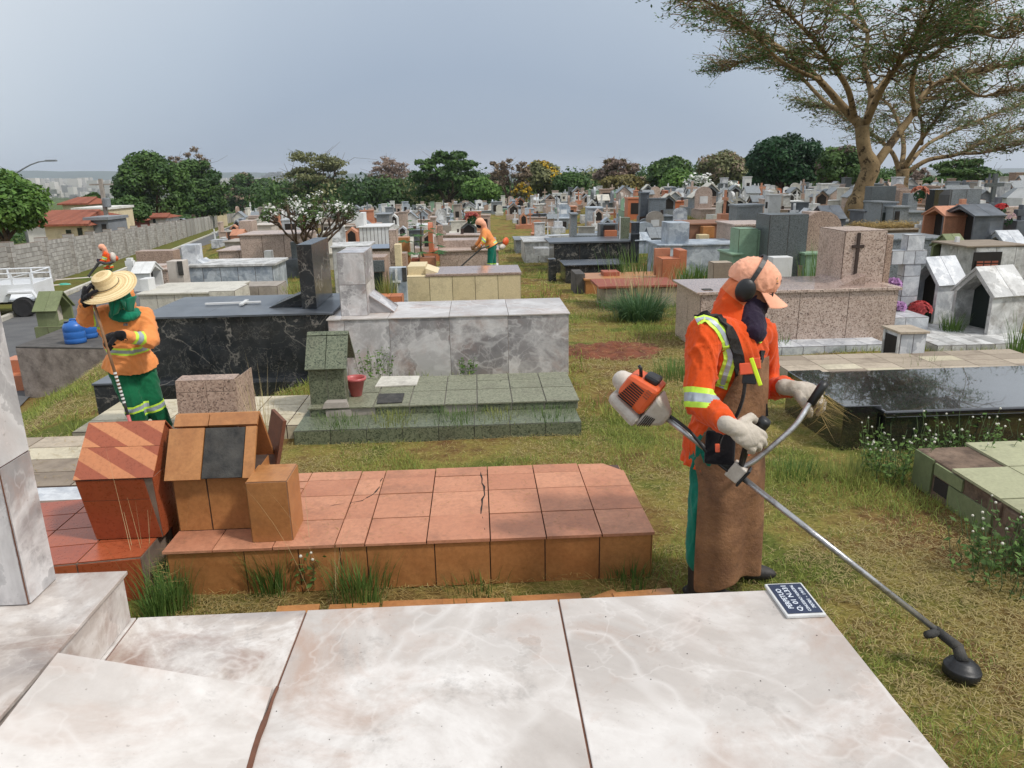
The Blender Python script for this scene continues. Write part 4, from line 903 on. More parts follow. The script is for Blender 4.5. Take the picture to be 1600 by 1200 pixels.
S('tall pinkish granite tomb with a boxy end','tomb',[('tomb_body','pink',379,481,412,367,25.5,1.8,3,1,1),('white_stone','white',414,425,412,392,24.3,.3)])
S('dark sculpture plinth with a grey figure-like stone','plinth',[('plinth_body','blacktop',445,482,414,405,24,1.0),('grey_stone','grey',456,465,405,378,24.2,.3)])
S('orange niche house with steep roof by the road','niche house',[('house','terra',361,379,377,360,33,.9,dict(ve=368,ridge='x',open='l'))])
S('grey stone slab grave before the orange niche house','tomb',[('tomb_body','cement',352,392,389,378,31,1.5)])
S('tan stele with a side slot behind the orange niche house','stele',[('stele','pink',377,397,380,345,35,.8)])
S('peeling cream low tomb right of the tan stele','tomb',[('tomb_body','plaster',397,426,372,352,40,1.5)])
# green gabled niche by the road and concrete tomb with the jugs
S('olive green tiled niche house on a plinth beside the road','niche house',[('plinth','olive',57,120,530,511,14.5,.8,3,1,1),('house','olive',60,92,511,461,14.55,.6,dict(ve=484,ridge='x',open='r',inner='plaster',rim=.05,ov=.04))])
t=thing('concrete_tomb','old sooty concrete and brick tomb carrying three blue jugs','tomb',base_of(-6.5,11))
p0=PY(24,542,12.5); p1=PY(150,545,12.5); zt=p1.z
c=[PZ(24,543,zt),PZ(162,545,zt),PZ(172,505,zt),PZ(108,510,zt)]
m=MB(); poly=[(q.x,q.y) for q in c]; m.prism(poly,'z',-2.2,zt-.012); M['oldwall']=m_plain('sooty_brickwork',lin(112,100,92),lin(162,150,140),.95,5,.85,.9,dcol=(.04,.03,.025,1),bscale=22); wb(m,'brick_body',['oldwall'],t); m=MB(); m.prism(poly,'z',zt-.01,zt+.02); wb(m,'sooty_top',['cementd'],t,bevel=.01)
for q in c: pass
foot(min(q.x for q in c),max(q.x for q in c),min(q.y for q in c),max(q.y for q in c))
def jug(label,u,v,h,mat,rz):
    p=PZ(u,v,zt+.02); t=thing('water_jug',label,'jug',tuple(p),rz,'blue jugs on the concrete tomb')
    m=MB(); w=h*.42; prof=[(w*.85,0),(w,.03*h),(w,.2*h),(w*.97,.22*h),(w,.24*h),(w,.5*h),(w*.97,.52*h),(w,.54*h),(w,.72*h),(w*.8,.86*h),(w*.35,.93*h),(w*.3,.97*h)]
    m.lathe(prof,(0,0,0),20,sx=1,sy=.8); m.build('jug_body',mat,t,smoothf=True)
    m=MB(); m.lathe([(w*.26,0),(w*.26,h*.09),(w*.2,h*.1)],(-w*.5,0,h*.86),12); m.build('cap',['navy'],t)
    m=MB(); m.tube([(-w*.3,0,h*.88),(-w*.15,0,h*1.02),(w*.3,0,h*1.02),(w*.5,0,h*.86)],w*.11,8); m.build('handle',mat,t,smoothf=True)
M['jugb']=m_plain('blue_plastic',lin(34,88,160),lin(52,112,190),.35,5,.2,0); M['jugd']=m_plain('dusty_blue_plastic',lin(52,76,116),lin(66,92,134),.45,5,.4,0)
jug('bright blue plastic jug, nearest of the three on the concrete tomb',119,536,.41,'jugb',.3); jug('blue plastic jug in the middle of the three on the concrete tomb',137,528,.41,'jugb',.4); jug('dull grey-blue jug, farthest of the three on the concrete tomb',151,522,.41,'jugd',.4)
t=thing('orange_step_blocks','two orange tile blocks forming a step beside the pale marble stele','tile grave',base_of(-6,8))
y=G(50,612).y+.3; x0,x1,z0,z1=rect(10,47,600,563,y); m=MB(); m.tbox(x0,x1,y,y+.4,z0-.15,z1,nx=1,ny=1,nz=1); wb(m,'upper_block',['orange','grout'],t); x0,x1,z0,z1=rect(10,63,612,588,y-.3); m=MB(); m.tbox(x0,x1,y-.3,y-.01,z0-.1,z1,nx=1,ny=1,nz=1); wb(m,'lower_block',['orange','grout'],t)
foot(x0,x1,y-.3,y+.4)
# ------------------------------------------------------------------ foliage
def leaves_np(P,Nn,size,rs,aspect=.55):
    n=len(P); Nn=Nn+rs.normal(0,.55,(n,3)); Nn/=np.linalg.norm(Nn,axis=1)[:,None]+1e-9
    R=rs.normal(0,1,(n,3)); U=np.cross(Nn,R); U/=np.linalg.norm(U,axis=1)[:,None]+1e-9; W=np.cross(Nn,U)
    s=(size*rs.uniform(.6,1.4,n))[:,None]
    V=np.stack([P-U*s,P+W*s*aspect,P+U*s,P-W*s*aspect],1).reshape(-1,3); F=np.arange(n*4).reshape(-1,4)
    return V,F
def crown_points(blobs,n,rs,shell=.72,flat=1.0):
    blobs=np.array(blobs); w=blobs[:,3]*blobs[:,4]; w=w/w.sum(); k=rs.choice(len(blobs),n,p=w); B=blobs[k]
    d=rs.normal(0,1,(n,3)); d/=np.linalg.norm(d,axis=1)[:,None]; r=rs.uniform(shell,1.03,n)[:,None]
    P=B[:,:3]+d*np.stack([B[:,3],B[:,3],B[:,4]],1)*r
    return P,d,k
def leafcols(k,nb,rs,c1,c2,n,accent=None,af=0.0,P=None):
    t=rs.uniform(0,1,nb)[k]*.6+rs.uniform(0,1,n)*.4; t=t[:,None]; c=np.array(c1)*(1-t)+np.array(c2)*t; c=c*rs.uniform(.7,1.3,(n,1))
    if accent is not None:
        m=(rs.uniform(0,1,nb)[k]<af)&(rs.uniform(0,1,n)<.7); c[m]=np.array(accent)*rs.uniform(.7,1.2,(m.sum(),1))
    C=np.concatenate([c,np.ones((n,1))],1); return np.repeat(C,4,0)
def limb(m,a,b,r0,r1,rr,seg=6,n=5,wob=.06):
    a,b=Vector(a),Vector(b); L_=(b-a).length; pts=[]
    for i in range(n+1):
        f=i/n; p=a.lerp(b,f)+Vector((rr.gauss(0,1),rr.gauss(0,1),rr.gauss(0,1)))*wob*L_*math.sin(PI*f)*.6; pts.append(p)
    m.tube(pts,[r0+(r1-r0)*i/n for i in range(n+1)],seg); return pts
GL=lambda r,g,b,k=1.05: lin(r,g,b,k)[:3]
DG=(GL(42,70,32),GL(88,116,56)); MG=(GL(62,98,40),GL(116,146,68)); OL=(GL(88,94,60),GL(136,136,92)); BR=(GL(108,94,80),GL(146,128,106)); PK=(GL(130,112,102),GL(160,140,124)); BL=(GL(22,52,30),GL(52,88,48)); DN=(GL(50,78,36),GL(92,116,58))
def tree(label,u,vt,hw,vb,y,kind,cols,seed,n=7000,leaf=.22,vbase=None,accent=None,af=0,group='trees in the background',bark='barkd',gap=0):
    rs=np.random.RandomState(seed); rr=random.Random(seed)
    x=PY(u,vb,y).x; zb=gz(x,y); zt=PY(u,vt,y).z; zc=PY(u,vb,y).z; R=hw*y/FPX*1.03
    zc=max(zc,zb+.6)
    t=thing('broadleaf_tree' if kind!='bare' else 'leafless_tree',label,'tree',(x,y,zb),0,group)
    m=MB(); H=zt-zb; c0=zc-zb; Hc=zt-zc
    blobs=[]; tips=[]
    tr=max(.12,R*.075)
    fork=max(.5,c0*.9)
    if kind=='dense':
        nb=64
        for i in range(nb):
            d=rs.normal(0,1,3); d/=np.linalg.norm(d)
            d[2]=d[2] if d[2]>-.85 else -d[2]
            rb=R*rs.uniform(.20,.34); e=np.array([R-rb,R-rb,Hc/2-rb*.8])
            c=np.array([0,0,c0+Hc/2])+d*e*rs.uniform(.75,1.05); blobs.append([*c,rb,rb*.8])
        shell=.7
    elif kind=='umbrella':
        for L_ in range(3):
            zz=c0+Hc*(.42,.70,.92)[L_]; Rl=R*(.85,1.08,.9)[L_]
            for i in range((24,26,15)[L_]):
                a=rs.uniform(0,2*PI); q=Rl*math.sqrt(rs.uniform(.05,1))*.85; rb=R*rs.uniform(.16,.30)
                blobs.append([q*math.cos(a),q*math.sin(a),zz-(q/R)**2*Hc*.28+rs.normal(0,Hc*.05),rb,rb*.36])
        shell=.2
    else:
        for i in range(46):
            d=rs.normal(0,1,3); d/=np.linalg.norm(d); d[2]=abs(d[2]) if rs.rand()<.8 else d[2]
            rb=R*rs.uniform(.10,.2); c=np.array([0,0,c0+Hc*.3])+d*np.array([R*.88,R*.88,Hc*.66])*rs.uniform(.6,1.02); blobs.append([*c,rb,rb*.6])
        shell=.1
    limb(m,(0,0,-.2),(rr.uniform(-.2,.2)*R*.3,0,fork),tr*1.3,tr,rr,7)
    B=list(blobs); rr.shuffle(B)
    nl=14 if kind=='dense' else 26 if kind=='umbrella' else 40
    mains=[Vector((R*.35*math.cos(a),R*.35*math.sin(a),c0+Hc*.32)) for a in (.3,1.5,2.7,4.0,5.2)]
    for q in mains: limb(m,(0,0,fork*.95),q,tr*.7,tr*.35,rr,5)
    for b in B[:nl]:
        q=min(mains,key=lambda z:(z-Vector(b[:3])).length); e=limb(m,q,b[:3],tr*.3,tr*.08,rr,4,4,.1)
        if kind!='dense':
            for _ in range(4 if kind=='umbrella' else 9):
                s_=e[rr.randrange(2,5)]; d=Vector((rr.gauss(0,1),rr.gauss(0,1),rr.gauss(.3,.5)))*b[3]*1.4; limb(m,s_,s_+d,tr*.09,tr*.03,rr,3,2,.1)
    m.build('trunk',[bark],t)
    P,d,k=crown_points(blobs,n,rs,shell); V,F=leaves_np(P,d*(1 if kind=='dense' else .4)+np.array([0,0,.5]),leaf,rs)
    C=leafcols(k,len(blobs),rs,cols[0],cols[1],n,accent,af)
    npmesh('crown',V,F,'leaf',C,t)
    return t
T_=tree
T_('leafy green street tree at the left edge, partly out of frame',8,258,68,372,40,'dense',MG,11,11000,.13)
T_('big round dark green tree left of its twin beyond the block wall',248,233,57,352,95,'dense',DG,12,15000,.24)
T_('round green tree overlapping the big round one on its right, beyond the wall',316,246,44,350,128,'dense',DG,13,13000,.30)
T_('brownish thin-leaved treetop rising behind the two round trees',300,226,40,300,150,'bare',BR,14,4000,.22)
T_('low bushy tree behind the tiled-roof houses',203,305,32,352,80,'dense',DG,15,5000,.2)
T_('small tree behind the upper red-tiled roof',150,300,22,330,95,'dense',DG,16,3000,.25)
T_('brown-tinged green tree right of the two round trees',385,268,32,342,238,'dense',DG,17,7000,.5,accent=BR[1],af=.35)
T_('dark green tree at the far end of the block wall',418,274,20,338,262,'dense',DG,18,4000,.5)
T_('airy grey-green umbrella tree behind the white-flowering frangipani',498,237,54,312,135,'umbrella',OL,19,8000,.22)
T_('small dark tree left of the airy umbrella tree',452,290,18,325,200,'dense',BL,20,2500,.3)
T_('pinkish brown flat-topped treetop',607,247,37,296,165,'umbrella',PK,21,3500,.26)
T_('dark green spreading tree below the pinkish flat treetop',604,276,42,322,140,'umbrella',DN,22,8000,.3)
T_('broad dark green umbrella tree, widest of the background',700,238,54,318,120,'umbrella',DG,23,13000,.28)
T_('bright green bush-like tree in front of the broad umbrella tree',752,277,34,316,105,'dense',MG,24,4500,.24)
T_('leafless brown domed tree left of the yellow-tipped one',797,237,38,315,112,'bare',BR,25,3500,.2)
T_('olive tree with yellow flowers along its top',845,248,33,318,122,'dense',OL,26,5500,.28,accent=(.62,.40,.02),af=.22)
T_('small tree full of yellow blossom at the foot of the bare brown tree',815,284,17,318,100,'bare',OL,27,1800,.18,accent=(.62,.40,.02),af=.7)
T_('compact dark green tree right of the yellow-tipped tree',892,268,29,312,100,'dense',DG,28,5500,.24)
T_('pink-brown bare domed tree in the middle distance',966,243,41,300,112,'bare',PK,29,5500,.24,accent=GL(100,92,50),af=.25)
T_('olive shrubby tree under the pink-brown dome',975,272,40,312,104,'dense',(GL(92,84,46),GL(130,120,66)),30,4500,.26)
T_('soft green tree right of the pink-brown dome',1045,242,38,308,104,'dense',DN,31,6500,.26)
T_('bright green round tree in front of the soft green tree',1058,262,30,306,92,'dense',MG,32,5000,.22)
T_('broad olive and brown tree left of the dark mango tree',1128,233,45,308,105,'dense',OL,33,8000,.26,accent=BR[1],af=.4)
T_('very dark green dense mango tree',1224,208,62,306,80,'dense',BL,34,14000,.22)
T_('mixed green and brown tree left of the flame tree trunk',1308,226,42,308,74,'dense',DN,35,8000,.2,accent=BR[0],af=.35)
T_('bushy green tree between the two pale trunks',1370,268,28,306,70,'dense',DG,36,4000,.18)
T_('grey leafless round treetop behind the second flame tree',1437,260,17,292,95,'bare',PK,37,1500,.2)
T_('low green tree right of the second flame tree trunk',1462,276,26,300,75,'dense',DG,38,3500,.2)
T_('light umbrella tree at the far right',1502,248,48,302,78,'umbrella',DN,39,5500,.2)
T_('rounded green bush-like tree at the right edge of the photo',1585,270,28,300,70,'dense',DG,40,3500,.18)
T_('dark tree filling the gap behind the mango tree',1190,262,30,308,98,'dense',BL,41,3000,.26)
# far-off wood that closes the horizon
rs=np.random.RandomState(77)
B_=[]
for i in range(330):
    u=rs.uniform(395,1420); y=rs.uniform(125,190); p=PY(u,300,y); rb=rs.uniform(2.2,4.2); B_.append([p.x,p.y,gz(p.x,p.y)+rs.uniform(.6,4.2),rb,rb*.7])
P,d,k=crown_points(B_,80000,rs,.5); V,F=leaves_np(P,d+np.array([0,0,.3]),.34,rs); C=leafcols(k,len(B_),rs,BL[0],DG[1],80000,OL[1],.15)
o=npmesh('distant_wood',V,F,'leaf',C); o['kind']='stuff'
B_=[]
for i in range(420):
    s_=rs.uniform(12,150); t_=rs.uniform(105,330); x,y=road_xy(s_,t_); u,v=proj((x,y,gz(x,y)))
    if not(-60<u<470): continue
    rb=rs.uniform(1.5,3.5); B_.append([x,y,gz(x,y)+rs.uniform(.3,1.8),rb,rb*.7])
P,d,k=crown_points(B_,26000,rs,.6); V,F=leaves_np(P,d+np.array([0,0,.3]),.36,rs); C=leafcols(k,len(B_),rs,BL[0],DG[1],26000)
o=npmesh('valley_wood',V,F,'leaf',C); o['kind']='stuff'
# ------------------------------------------------------------------ flame trees with pale trunks (limbs traced by picture position at real distance)
def flame(label,y,limbs,trunk,seed,nleaf,lsz,spread,sprays,cols,bark='bark',dz=3.2,subn=5):
    rs=np.random.RandomState(seed); rr=random.Random(seed)
    b=PY(*trunk[0][:2],y); t=thing('flame_tree',label,'tree',(b.x,b.y,gz(b.x,b.y)),0)
    m=MB(); pts=[];rad=[]
    for u,v,w in trunk: p=PY(u,v,y); pts.append(p); rad.append(w*y/FPX/2*.76)
    pts[0]=Vector((pts[0].x,pts[0].y,gz(b.x,b.y)-.15)); 
    def dense_curve(pts,rad,k=4):
        P=[];R_=[]
        for i in range(len(pts)-1):
            p0=pts[max(i-1,0)];p1=pts[i];p2=pts[i+1];p3=pts[min(i+2,len(pts)-1)]
            for j in range(k):
                f=j/k; P.append(.5*((2*p1)+(p2-p0)*f+(2*p0-5*p1+4*p2-p3)*f*f+(3*p1-p0-3*p2+p3)*f**3)); R_.append(rad[i]*(1-f)+rad[i+1]*f)
        P.append(pts[-1]);R_.append(rad[-1]); return P,R_
    Pn,Rn=dense_curve(pts,rad); m.tube(Pn,[r*(1+.10*mnoise.noise(p*2.2)) for p,r in zip(Pn,Rn)],14); 
    nodes=[]
    for L_ in limbs:
        dy=L_[0]; q=[];r_=[]
        for i,(u,v,w) in enumerate(L_[1:]):
            f=i/(len(L_)-2); yy=y+dy*f; q.append(PY(u,v,yy)); r_.append(max(.014,w*yy/FPX/2*.62))
        Pn,Rn=dense_curve(q,r_,5); m.tube(Pn,Rn,8)
        nodes+=[(p,r) for p,r in zip(Pn[len(Pn)//3:],Rn[len(Pn)//3:])]
    m.build('trunk',[bark],t,smoothf=True).data.transform(Matrix.Translation(-t.location))
    # finer branches reaching into the crown
    m=MB(); tips=[]
    cen=sum((p for p,_ in nodes),Vector())/len(nodes); ztop=max(p.z for p,_ in nodes)
    for p,r in nodes:
        for _ in range(subn):
            out=Vector((p.x-b.x,p.y-b.y,0)); out=out.normalized() if out.length>.3 else Vector((rr.gauss(0,1),rr.gauss(0,1),0)).normalized()
            d=(out*rr.uniform(.1,1.0)+Vector((rr.gauss(0,.6),rr.gauss(0,.8),rr.uniform(-.05,.5)))).normalized()*rr.uniform(.5,1.4)*spread
            e=limb(m,p,p+d,min(r*.5,.035),.012,rr,4,4,.12); tips.append(e[-1]); tips.append(e[-2])
            for _ in range(3):
                a=e[rr.randrange(2,5)]; d2=(d.normalized()+Vector((rr.gauss(0,.7),rr.gauss(0,.7),rr.gauss(.0,.35)))).normalized()*rr.uniform(.25,.7)*spread
                e2=limb(m,a,a+d2,.012,.005,rr,3,3,.12); tips.append(e2[-1]); tips.append(e2[1])
    m.build('branches',[bark],t,smoothf=True).data.transform(Matrix.Translation(-t.location))
    n=nleaf; T=np.array([tuple(q) for q in tips]); T=T[[i for i in range(len(T)) if mnoise.noise(Vector(T[i])*.9)>-.12 or rs.rand()<.12]]; k=rs.choice(len(T),n); P=T[k]+rs.normal(0,1,(n,3))*np.array([.14,.14,.06])*spread
    V,F=leaves_np(P,np.tile([0,0,1.2],(n,1)),lsz,rs,.38); C=leafcols(k,len(T),rs,cols[0],cols[1],n,GL(104,80,66),.10)
    o=npmesh('crown',V,F,'leaf',C,t); o.data.transform(Matrix.Translation(-t.location)); return t
flame('tall flame tree with a pale blotched trunk and spreading feathery crown, upper right',25.7,[
 (0,(1345,196,26),(1320,170,20),(1280,125,15),(1240,90,13),(1195,60,10),(1150,35,7),(1110,18,4)),
 (-4,(1335,185,18),(1325,140,14),(1300,100,11),(1270,60,9),(1230,20,7),(1190,-20,5)),
 (3,(1350,200,20),(1362,150,16),(1350,100,12),(1355,50,9),(1330,0,7)),
 (-5,(1352,195,20),(1375,145,15),(1400,105,12),(1425,65,9),(1450,20,7),(1470,-20,5)),
 (2,(1365,262,24),(1395,220,20),(1425,180,16),(1450,140,13),(1490,120,11),(1540,108,9),(1600,98,7),(1660,92,5)),
 (-3,(1430,180,13),(1425,130,11),(1440,80,10),(1470,40,9),(1505,0,7),(1540,-40,5)),
 (5,(1320,172,12),(1290,160,9),(1240,110,8),(1195,90,6),(1150,100,4),(1140,110,3)),
 (-7,(1400,105,10),(1450,90,9),(1510,50,7),(1570,60,5),(1620,30,4)),
 (6,(1362,150,11),(1395,110,9),(1440,60,7),(1500,30,6),(1560,0,4)),
 (-6,(1280,125,10),(1220,95,8),(1170,45,6),(1110,5,5),(1070,-10,3)),
 (4,(1355,50,8),(1300,10,6),(1240,-30,4)),
 (-2,(1490,120,8),(1530,150,6),(1580,140,5),(1640,150,4))],
 [(1345,346,54),(1340,325,48),(1346,305,40),(1352,285,34),(1360,262,36),(1352,240,28),(1348,218,25),(1347,196,26)],51,34000,.062,1.0,0,(GL(50,78,40),GL(104,132,72)))
flame('second flame tree with bare branches behind and right of the tall one',46,[
 (0,(1405,268,14),(1395,240,11),(1370,215,9),(1335,190,7),(1300,170,5),(1270,165,3)),
 (4,(1408,262,14),(1412,230,11),(1405,195,9),(1390,165,7),(1370,150,4)),
 (-4,(1412,262,13),(1435,225,10),(1460,190,8),(1480,160,6),(1500,135,4)),
 (0,(1418,270,14),(1450,250,11),(1500,240,9),(1550,215,7),(1600,200,5),(1640,190,4)),
 (5,(1415,262,12),(1450,225,9),(1500,200,8),(1550,180,6),(1600,160,4)),
 (-6,(1440,225,9),(1440,190,7),(1425,150,5),(1440,120,3)),
 (-5,(1500,240,8),(1540,238,6),(1590,222,5),(1620,225,3))],
 [(1408,303,34),(1408,290,26),(1410,278,24),(1411,264,24)],52,17000,.10,1.5,0,(GL(74,90,58),GL(124,138,92)),subn=5)
# ------------------------------------------------------------------ frangipani with white flowers
def frangipani(label,u,vb,y,vt,hw,seed,n1=7,depth=4,fl=240,size=.075,r0=.09):
    rr=random.Random(seed); rs=np.random.RandomState(seed); b=PY(u,vb,y); t=thing('frangipani',label,'tree',(b.x,b.y,gz(b.x,b.y)),0); zt=PY(u,vt,y).z-gz(b.x,b.y); R=hw*y/FPX
    m=MB(); tips=[]
    def grow(p,d,l,r,k):
        e=p+d*l; limb(m,p,e,r,r*.72,rr,5,3,.07)
        if k==0: tips.append((e,d)); return
        for i in range(rr.choice((2,3,3))):
            a=rr.uniform(0,2*PI); dd=(d*.8+Vector((math.cos(a)*.62,math.sin(a)*.62,rr.uniform(.0,.4)))).normalized(); grow(e,dd,l*rr.uniform(.62,.82),r*.66,k-1)
    limb(m,(0,0,-.1),(.02,0,zt*.22),r0*1.3,r0,rr,7)
    for i in range(n1):
        a=2*PI*i/n1+rr.uniform(-.3,.3); grow(Vector((0,0,zt*.2)),Vector((math.cos(a)*.95,math.sin(a)*.95,.62)).normalized(),R*.40,r0*.55,depth)
    # fit to measured size
    xs=[q.x for q,_ in tips]; zs=max(q.z for q,_ in tips)
    o=m.build('trunk',['barkd'],t,smoothf=True); kx=R/max(map(abs,xs)); kz=zt*.97/zs; o.data.transform(Matrix.Diagonal((kx,kx,kz,1)))
    T=np.array([(q.x*kx,q.y*kx,q.z*kz) for q,_ in tips])
    sel=rs.choice(len(T),min(fl,len(T)),replace=False)
    top=[i for i in sel if rs.rand()<.25+.75*T[i,2]/zt]
    P=T[top]; k=np.repeat(np.arange(len(P)),16); Q=P[k]+rs.normal(0,size*.8,(len(k),3)); V,F=leaves_np(Q,np.tile([0,-.3,1.0],(len(Q),1)),size*.55,rs,.8)
    C=np.tile([.80,.80,.76,1],(len(V),1)); npmesh('blossom',V,F,'petal',C,t)
    k=rs.choice(len(T),len(T)*5); Q=T[k]+rs.normal(0,size*.7,(len(k),3)); V,F=leaves_np(Q,np.tile([0,0,1.0],(len(Q),1)),size*1.1,rs,.3); C=leafcols(k,len(T),rs,DN[0],DN[1],len(k)); npmesh('leaves',V,F,'leaf',C,t)
frangipani('nearly leafless frangipani with white blossom at its branch tips',487,380,24,297,74,61,8,4,64,.07)
frangipani('small leafy frangipani with white flowers in the middle distance',1088,325,52,277,20,62,6,3,90,.18,.08)
frangipani('small white-flowering frangipani left of the dark mango tree',1136,322,58,288,14,63,6,3,70,.18,.08)
# leafy young plant between the tombs
def papaya(label,u,vb,y,vt,seed,n=20,ll=.55,hwpx=28):
    rr=random.Random(seed); b=PY(u,vb,y); t=thing('young_tree',label,'plant',(b.x,b.y,gz(b.x,b.y)),0); H=PY(u,vt,y).z-t.location.z
    m=MB(); limb(m,(0,0,-.05),(.03,0,H*.9),.035,.02,rr,6); m.build('stem',['barkd'],t)
    V=[];F=[];C=[]
    for i in range(n):
        z=H*(.35+.62*i/n); a=i*2.4; l=ll*rr.uniform(.7,1.1)*(1.1-.5*i/n); d=Vector((math.cos(a),math.sin(a),rr.uniform(.0,.5))).normalized(); base=Vector((.02,0,z)); e=base+d*l
        for j in range(7):
            ang=-1.4+2.8*j/6; q=Vector((d.x*math.cos(ang)-d.y*math.sin(ang),d.x*math.sin(ang)+d.y*math.cos(ang),-.25)); s=Vector((-q.y,q.x,0)).normalized()*.05; p0=e; k=len(V)
            V+= [p0,p0+q*l*.22+s,p0+q*l*.5,p0+q*l*.22-s]; F.append((k,k+1,k+2,k+3)); g=rr.uniform(.7,1.2); C+=[(.07*g,.16*g,.05*g,1)]*4
        k=len(V); s=Vector((-d.y,d.x,0))*.008; V+=[base-s,base+s,e+s,e-s]; F.append((k,k+1,k+2,k+3)); C+=[(.12,.18,.06,1)]*4
    npmesh('leaves',np.array([tuple(v) for v in V]),np.array(F),'leaf',np.array(C),t)
papaya('young leafy papaya-like plant growing between tombs left of the lane',659,412,20.0,345,5,26)
papaya('small green sapling among the graves right of the umbrella tree',724,352,42,322,6,14,.7)
# ------------------------------------------------------------------ block wall along the road
wt=thing('block_wall','long grey concrete block wall with evenly spaced pillars beside the road','wall',(*road_xy(S_W+.3,25),gz(*road_xy(S_W+.3,25))))
M['block']=m_tile('concrete_block',lin(146,142,136),lin(188,184,178),.9,9,.5,.35,(.12,.11,.10,1))
WH=1.95
def wp(s,t,z): x,y=road_xy(s,t); return Vector((x,y,gz(*road_xy(S_W,t))+z))
t0=20.0; SP_=4.75
for i in range(48):
    ta=t0+i*SP_; tb=ta+SP_
    m=MB()
    a=[wp(S_W+.05,ta+.22,-.3),wp(S_W+.05,tb-.22,-.3),wp(S_W+.22,tb-.22,-.3),wp(S_W+.22,ta+.22,-.3)]; b=[wp(S_W+.05,ta+.22,WH),wp(S_W+.05,tb-.22,WH),wp(S_W+.22,tb-.22,WH),wp(S_W+.22,ta+.22,WH)]
    m.hexa([a[0],a[3],a[2],a[1],b[0],b[3],b[2],b[1]],mi=1)
    if i<16:
        o_=wp(S_W+.05,ta+.22,0)
        A_=wp(S_W+.05,tb-.22,0)-o_
        nb=11; nr=10
        for r in range(nr):
            of=.5*(r%2)
            fa=[0]+[ (k+of)/nb for k in range(0 if of else 1,nb)]+[1]
            zz=Vector((0,0,WH/nr*r))
            m.quadtiles(o_+zz,A_,Vector((0,0,WH/nr)),1,1,.018,.012,(),.006,fa,None,0)
    wb(m,'wall_panel',['block','grout'] if i<16 else ['block','block'],wt)
    m=MB(); q=[]
    for z in (-.3,2.12):
        for s,tt in ((S_W-.1,ta-.24),(S_W-.1,ta+.24),(S_W+.32,ta+.24),(S_W+.32,ta-.24)): q.append(wp(s,ta,z)+(wp(s,tt,0)-wp(s,ta,0)))
    m.hexa([q[0],q[3],q[2],q[1],q[4],q[7],q[6],q[5]],mi=1)
    if i<16:
        for r in range(11):
            z=-.1+r*.2
            B0=wp(S_W-.1,ta-.24,z); B1=wp(S_W-.1,ta+.24,z); B2=wp(S_W+.32,ta-.24,z)
            f=[0,.5,1] if r%2 else [0,1]
            m.quadtiles(B0,B1-B0,Vector((0,0,.2)),1,1,.016,.01,(),.005,f,None,0); m.quadtiles(B2,B0-B2,Vector((0,0,.2)),1,1,.016,.01,(),.004,None,None,0)
    wb(m,'pillar',['block','grout'] if i<16 else ['block','block'],wt)
# ------------------------------------------------------------------ houses, cars, poles beyond the wall
M['rooft']=m_tile('old_clay_tiles',lin(120,64,48),lin(164,98,74),.85,9,.5,.7)
M['creamwall']=m_plain('cream_render',lin(200,184,150),lin(214,200,168),.9,2,.4); M['greywall']=m_plain('grey_render',lin(118,122,126),lin(134,138,142),.9,2,.3); M['whitewall']=m_plain('white_render',lin(206,204,198),lin(222,220,214),.9,2,.45); M['redwall']=m_plain('dull_red_render',lin(104,52,44),lin(128,70,60),.9,2,.4)
def house(label,uL,uR,vb,ve,vr,y,wall,roof,wins=(),dep=6,style='hip',name='house'):
    x0,x1,z0,z1=rect(uL,uR,vb,ve,y); zr=PY((uL+uR)/2,vr,y+dep/2).z; t=thing(name,label,'house',((x0+x1)/2,y,gz((x0+x1)/2,y)),0)
    m=MB(); m.box(x0,x1,y,y+dep,min(z0,gz(x0,y))-1,z1); wb(m,'wall',[wall],t)
    ov=.35; m=MB()
    if style=='flat': m.box(x0-.15,x1+.15,y-.2,y+dep+.1,z1+.01,z1+.22)
    else:
        ym=y+dep/2; e=.2 if style=='hip' else -.1
        A=[Vector((x0-ov,y-ov,z1)),Vector((x1+ov,y-ov,z1)),Vector((x1+ov*0-e,ym,zr)),Vector((x0+e,ym,zr)),Vector((x0-ov,y+dep+ov,z1)),Vector((x1+ov,y+dep+ov,z1))]
        up=Vector((0,0,.15)); n=12
        for i in range(n):
            f0,f1=i/n,(i+1)/n-.003
            p=[A[0].lerp(A[1],f0),A[0].lerp(A[1],f1),A[3].lerp(A[2],f1),A[3].lerp(A[2],f0)]; m.add(p+[q+up for q in p],[(0,3,2,1),(4,5,6,7),(0,1,5,4),(1,2,6,5),(2,3,7,6),(3,0,4,7)])
        m.add([A[4],A[5],A[2],A[3]],[(0,1,2,3)]); m.add([A[0],A[3],A[4]],[(0,1,2)]); m.add([A[1],A[5],A[2]],[(0,1,2)])
    wb(m,'roof',[roof],t)
    for (a,b,c,d,kind) in wins:
        X0,X1,Z0,Z1=rect(a,b,c,d,y-.02); m=MB(); m.box(X0,X1,y-.05,y-.012,Z0,Z1); wb(m,kind,['glassd' if kind=='window' else 'dark'],t)
    return t
house('low white-walled house with a long red-tiled roof',44,138,392,347,331,60,'whitewall','rooft',dep=7)
house('cream bungalow with two dark windows in front of the tiled roof',76,141,390,353,345,56,'creamwall','rooft',((105,113,372,359,'window'),(123,130,370,356,'window')),dep=3,style='hip')
house('grey flat-roofed house with a dark door',142,175,385,344,340,57,'greywall','greywall',((162,169,372,350,'door'),),dep=3,style='flat')
house('upper house with red-tiled roof and cream gable',100,137,335,320,310,80,'creamwall','rooft',dep=6)
house('house with a white eaves strip and cream wall',118,172,345,328,322,72,'creamwall','whitewall',dep=5,style='flat')
house('dull red shed-like house behind the utility pole',181,212,366,347,340,84,'redwall','rooft',((190,195,362,350,'door'),),dep=4)
